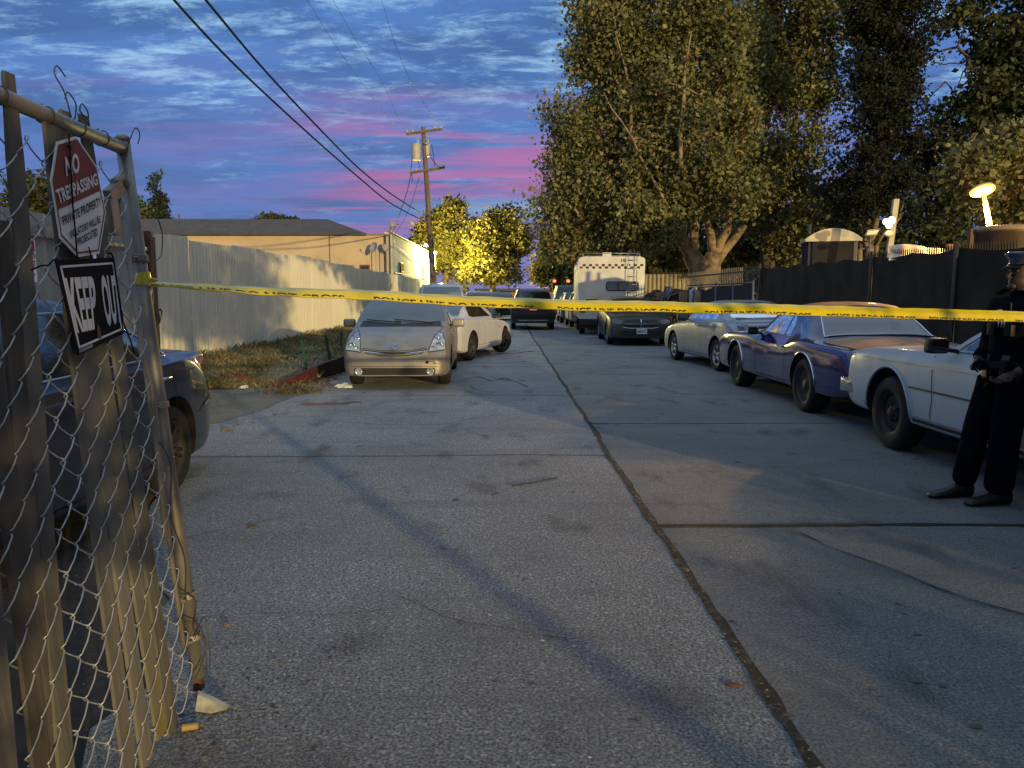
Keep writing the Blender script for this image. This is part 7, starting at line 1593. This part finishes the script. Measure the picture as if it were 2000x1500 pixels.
def officer():
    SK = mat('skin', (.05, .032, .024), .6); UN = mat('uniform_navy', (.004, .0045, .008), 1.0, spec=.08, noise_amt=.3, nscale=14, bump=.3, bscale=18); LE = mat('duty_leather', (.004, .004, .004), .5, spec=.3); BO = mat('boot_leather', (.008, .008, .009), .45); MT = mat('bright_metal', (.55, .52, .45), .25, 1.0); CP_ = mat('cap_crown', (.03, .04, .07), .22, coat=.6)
    # local frame: faces -X (to the picture's left), z up, feet on the ground; torso leans back (+X)
    B = [(.205, 0, .98, (.15, .11)), (.215, 0, 1.12, (.15, .115)), (.235, 0, 1.28, (.17, .125)), (.262, 0, 1.42, (.16, .11)), (.275, 0, 1.49, .065), (.270, 0, 1.56, .058), (.255, 0, 1.63, (.075, .085)), (.262, 0, 1.70, (.078, .095)), (.27, 0, 1.765, .055),
         # near arm (y -) 9..
         (.265, -.17, 1.43, .075), (.31, -.25, 1.24, .058), (.30, -.27, 1.12, .050), (.16, -.24, 1.01, .040), (.075, -.20, .955, .030),
         # far arm
         (.265, .17, 1.43, .075), (.28, .25, 1.22, .056), (.25, .25, 1.10, .048), (.11, .16, 1.06, .038), (.05, .11, 1.03, .030),
         # near leg 19..
         (.185, -.095, .88, .105), (.125, -.11, .52, .075), (.085, -.11, .12, .052),
         # far leg
         (.185, .095, .88, .105), (.075, .11, .54, .074), (-.015, .12, .12, .052)]
    E = [(0, 1), (1, 2), (2, 3), (3, 4), (4, 5), (5, 6), (6, 7), (7, 8), (3, 9), (9, 10), (10, 11), (11, 12), (12, 13), (3, 14), (14, 15), (15, 16), (16, 17), (17, 18), (0, 19), (19, 20), (20, 21), (0, 22), (22, 23), (23, 24)]
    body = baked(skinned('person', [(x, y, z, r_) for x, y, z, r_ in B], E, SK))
    # hands, face merged into the one body mesh
    mb = MB()
    def hand(c_, dirv, side):
        c_ = Vector(c_); d = Vector(dirv).normalized(); sx = Vector(side).normalized(); up = d.cross(sx)
        mb.tube([c_-d*.02, c_+d*.03, c_+d*.075, c_+d*.09], [.024, .032, .034, .020], 10, flat=.55)
        for k, (l, o_) in enumerate(((.065, -.028), (.075, -.010), (.070, .010), (.055, .027))):
            b_ = c_+d*.08+sx*o_; mb.tube([b_, b_+d*l*.45-up*.006, b_+d*l*.75-up*.022, b_+d*l*.85-up*.042], [.0092, .0088, .0080, .0055], 7)
        b_ = c_+d*.02-sx*.030; mb.tube([b_, b_-sx*.022+d*.022, b_-sx*.024+d*.048-up*.01, b_-sx*.018+d*.062-up*.02], [.012, .011, .0095, .006], 7)
    hand((.070, -.20, .953), (-.85, .25, -.5), (.1, .9, .3)); hand((.045, .108, 1.028), (-.6, -.75, -.2), (.5, -.4, .7))
    # face features: looks to -X
    mb.tube([(.188, 0, 1.675), (.160, 0, 1.650), (.150, 0, 1.632), (.178, 0, 1.625)], [.008, .012, .015, .010], 8)
    for sy in (-1, 1):
        mb.sphere((.195, sy*.033, 1.672), .013, 10, 8); mb.sphere((.262, sy*.080, 1.655), .026, 10, 8, sc=(.75, .35, 1.2)); mb.tube([(.192, sy*.014, 1.690), (.186, sy*.034, 1.695), (.202, sy*.056, 1.688)], .006, 6)
    mb.tube([(.190, -.026, 1.600), (.178, 0, 1.602), (.190, .026, 1.600)], [.004, .008, .004], 8); mb.sphere((.192, 0, 1.565), .028, 12, 8, sc=(.9, 1.2, .8)); mb.sphere((.245, 0, 1.60), .072, 14, 10, sc=(.95, .92, 1.0))
    me2 = mb.mesh(); bm = bmesh.new(); bm.from_mesh(body.data); bm.from_mesh(me2); bm.to_mesh(body.data); bm.free(); body.data.shade_smooth()
    tag(body, 'police officer in dark uniform and cap standing in shadow at the right edge, facing left', 'person')
    # clothing
    def grow(d): return lambda j: (j[0], j[1], j[2], tuple(r_+d for r_ in (j[3] if isinstance(j[3], tuple) else (j[3], j[3]))))
    sh = [grow(.013)(B[i]) for i in (0, 1, 2, 3, 9, 10, 11, 12, 13, 14, 15, 16, 17, 18)]
    sh[0] = (.205, 0, .97, (.165, .13)); sh[8] = (.105, -.215, .970, (.042, .042)); sh[13] = (.075, .13, 1.04, (.042, .042)); sh[7] = (.16, -.24, 1.01, (.056, .056)); sh[12] = (.11, .16, 1.06, (.054, .054)); sh[4] = (.265, -.17, 1.43, (.092, .088)); sh[9] = (.265, .17, 1.43, (.092, .088))
    for q in (5, 10): sh[q] = (*sh[q][:3], (.082, .082))
    for q in (6, 11): sh[q] = (*sh[q][:3], (.070, .070))
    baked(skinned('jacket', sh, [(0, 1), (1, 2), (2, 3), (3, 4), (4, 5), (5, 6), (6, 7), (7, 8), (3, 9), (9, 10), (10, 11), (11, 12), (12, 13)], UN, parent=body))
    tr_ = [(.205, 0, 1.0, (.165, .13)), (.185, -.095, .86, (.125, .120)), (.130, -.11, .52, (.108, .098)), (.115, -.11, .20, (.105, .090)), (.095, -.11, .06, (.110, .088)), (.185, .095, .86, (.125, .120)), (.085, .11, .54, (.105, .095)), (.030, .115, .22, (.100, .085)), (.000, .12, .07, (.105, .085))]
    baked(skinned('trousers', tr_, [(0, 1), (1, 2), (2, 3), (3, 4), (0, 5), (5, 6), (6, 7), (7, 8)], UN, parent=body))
    for x, y in ((.06, -.11), (-.05, .13)):
        m = MB(); n = 12; prof = [(-.20, .030, .030), (-.18, .045, .045), (-.10, .052, .060), (-.02, .050, .085), (.05, .050, .125), (.12, .050, .13), (.135, .040, .11)]
        vs = []
        for px_, w_, h_ in prof:
            for k in range(n):
                a_ = 2*math.pi*k/n; vs.append((x+px_, y+math.cos(a_)*w_, h_*.5+math.sin(a_)*h_*.5))
        fs = [(i*n+k, i*n+(k+1) % n, (i+1)*n+(k+1) % n, (i+1)*n+k) for i in range(len(prof)-1) for k in range(n)]+[tuple(range(n)), tuple(range((len(prof)-1)*n, len(prof)*n))]
        m.add(vs, fs); m.build('boot', BO, body, 1)
    # collar, belt, pouches
    m = MB(); m.lathe([(.072, 0), (.080, .02), (.072, .055), (.062, .06), (.062, .0)], (0, 0, 1), (.272, 0, 1.475), 20, close=True); m.build('collar', UN, body, 1)
    m = MB()
    q = [(.205+.172*math.cos(a_), .150*math.sin(a_)*1.05) for a_ in np.linspace(0, 2*math.pi, 33)]
    for (x0, y0), (x1, y1) in zip(q, q[1:]): k0 = len(m.v); m.v += [(x0, y0, .985), (x1, y1, .985), (x1, y1, 1.035), (x0, y0, 1.035)]; m.f.append((k0, k0+1, k0+2, k0+3)); m.mi.append(0)
    belt = m.build('duty_belt', LE, body)
    for x, y, z, d_ in ((.15, -.165, .96, (.06, .04, .14)), (.24, -.175, .93, (.07, .06, .20)), (.32, -.13, 1.0, (.06, .05, .09)), (.08, -.12, 1.0, (.05, .05, .09)), (.05, .06, 1.0, (.04, .06, .08))):
        m = MB(); m.box((x, y, z), d_); m.build('pouch', LE, belt, bevel=.012)
    m = MB(); m.tube([(.26, -.215, 1.0), (.27, -.21, .96), (.285, -.22, .93)], .004, 6); m.tube([(.22, -.215, .98), (.215, -.215, .95)], .004, 6); m.build('keys', MT, belt)
    m = MB(); m.box((.10, -.11, 1.28), (.035, .07, .13)); m.tube([(.10, -.11, 1.35), (.10, -.11, 1.45)], .006, 6); m.build('radio', LE, body, bevel=.008)
    m = MB(); m.box((.075, .02, 1.26), (.03, .07, .09)); m.build('body_camera', LE, body, bevel=.006)
    m = MB()
    for y in (-.085, -.06, -.03): m.tube([(.082, y, 1.27), (.083, y, 1.33)], .007, 6)
    m.build('pens', MT, body, 1)
    m = MB(); m.lathe([(0, .004), (.02, .004), (.034, 0), (.02, -.002)], (-1, -.3, .1), (.092, -.02, 1.37), 7); m.build('badge', MT, body)
    for sy in (-1, 1): m = MB(); m.box((.275, sy*.17, 1.528), (.07, .09, .014), rx=-sy*.35); m.build('shoulder_strap', UN, body, bevel=.004)
    # peaked cap
    m = MB(); m.lathe([(.088, 0), (.090, .035), (.118, .062), (.122, .072), (.100, .085), (0, .090)], (.10, 0, 1), (.262, 0, 1.715), 28); cap = m.build('cap', CP_, body, 1)
    m = MB(); vs = []; fs = []
    for k in range(13):
        a_ = R(-62+124*k/12); c0, s0 = -math.cos(a_), math.sin(a_); vs += [(.262+c0*.088, s0*.088, 1.722), (.262+c0*(.088+.058*math.cos(a_)), s0*.098, 1.694)]
    fs = [(2*k, 2*k+1, 2*k+3, 2*k+2) for k in range(12)]; m.add(vs, fs); o = m.build('visor', LE, cap, 1); sd_ = o.modifiers.new('s', 'SOLIDIFY'); sd_.thickness = .005
    m = MB(); m.sphere((.27, 0, 1.665), .093, 16, 10, sc=(.98, .92, .95)); mm = m.mesh(); bm = bmesh.new(); bm.from_mesh(mm)
    bmesh.ops.bisect_plane(bm, geom=bm.verts[:]+bm.edges[:]+bm.faces[:], plane_co=(.245, 0, 1.66), plane_no=(-1, 0, -.25), clear_outer=True); bmesh.ops.bisect_plane(bm, geom=bm.verts[:]+bm.edges[:]+bm.faces[:], plane_co=(.27, 0, 1.63), plane_no=(0, 0, -1), clear_outer=True); bm.to_mesh(mm); bm.free(); link('hair', mm, mat('dark_hair', (.02, .015, .012), .7), body, 1)
    # cloth-coloured surface under the clothing
    body.data.materials.append(UN)
    for p_ in body.data.polygons:
        c_ = p_.center
        if c_.z < 1.50 and not (c_.x < .115 and .88 < c_.z < 1.06 and abs(c_.y) > .07): p_.material_index = 1
    body.location = (3.38, 5.50, 0); body.rotation_euler = (0, 0, R(8))
officer()
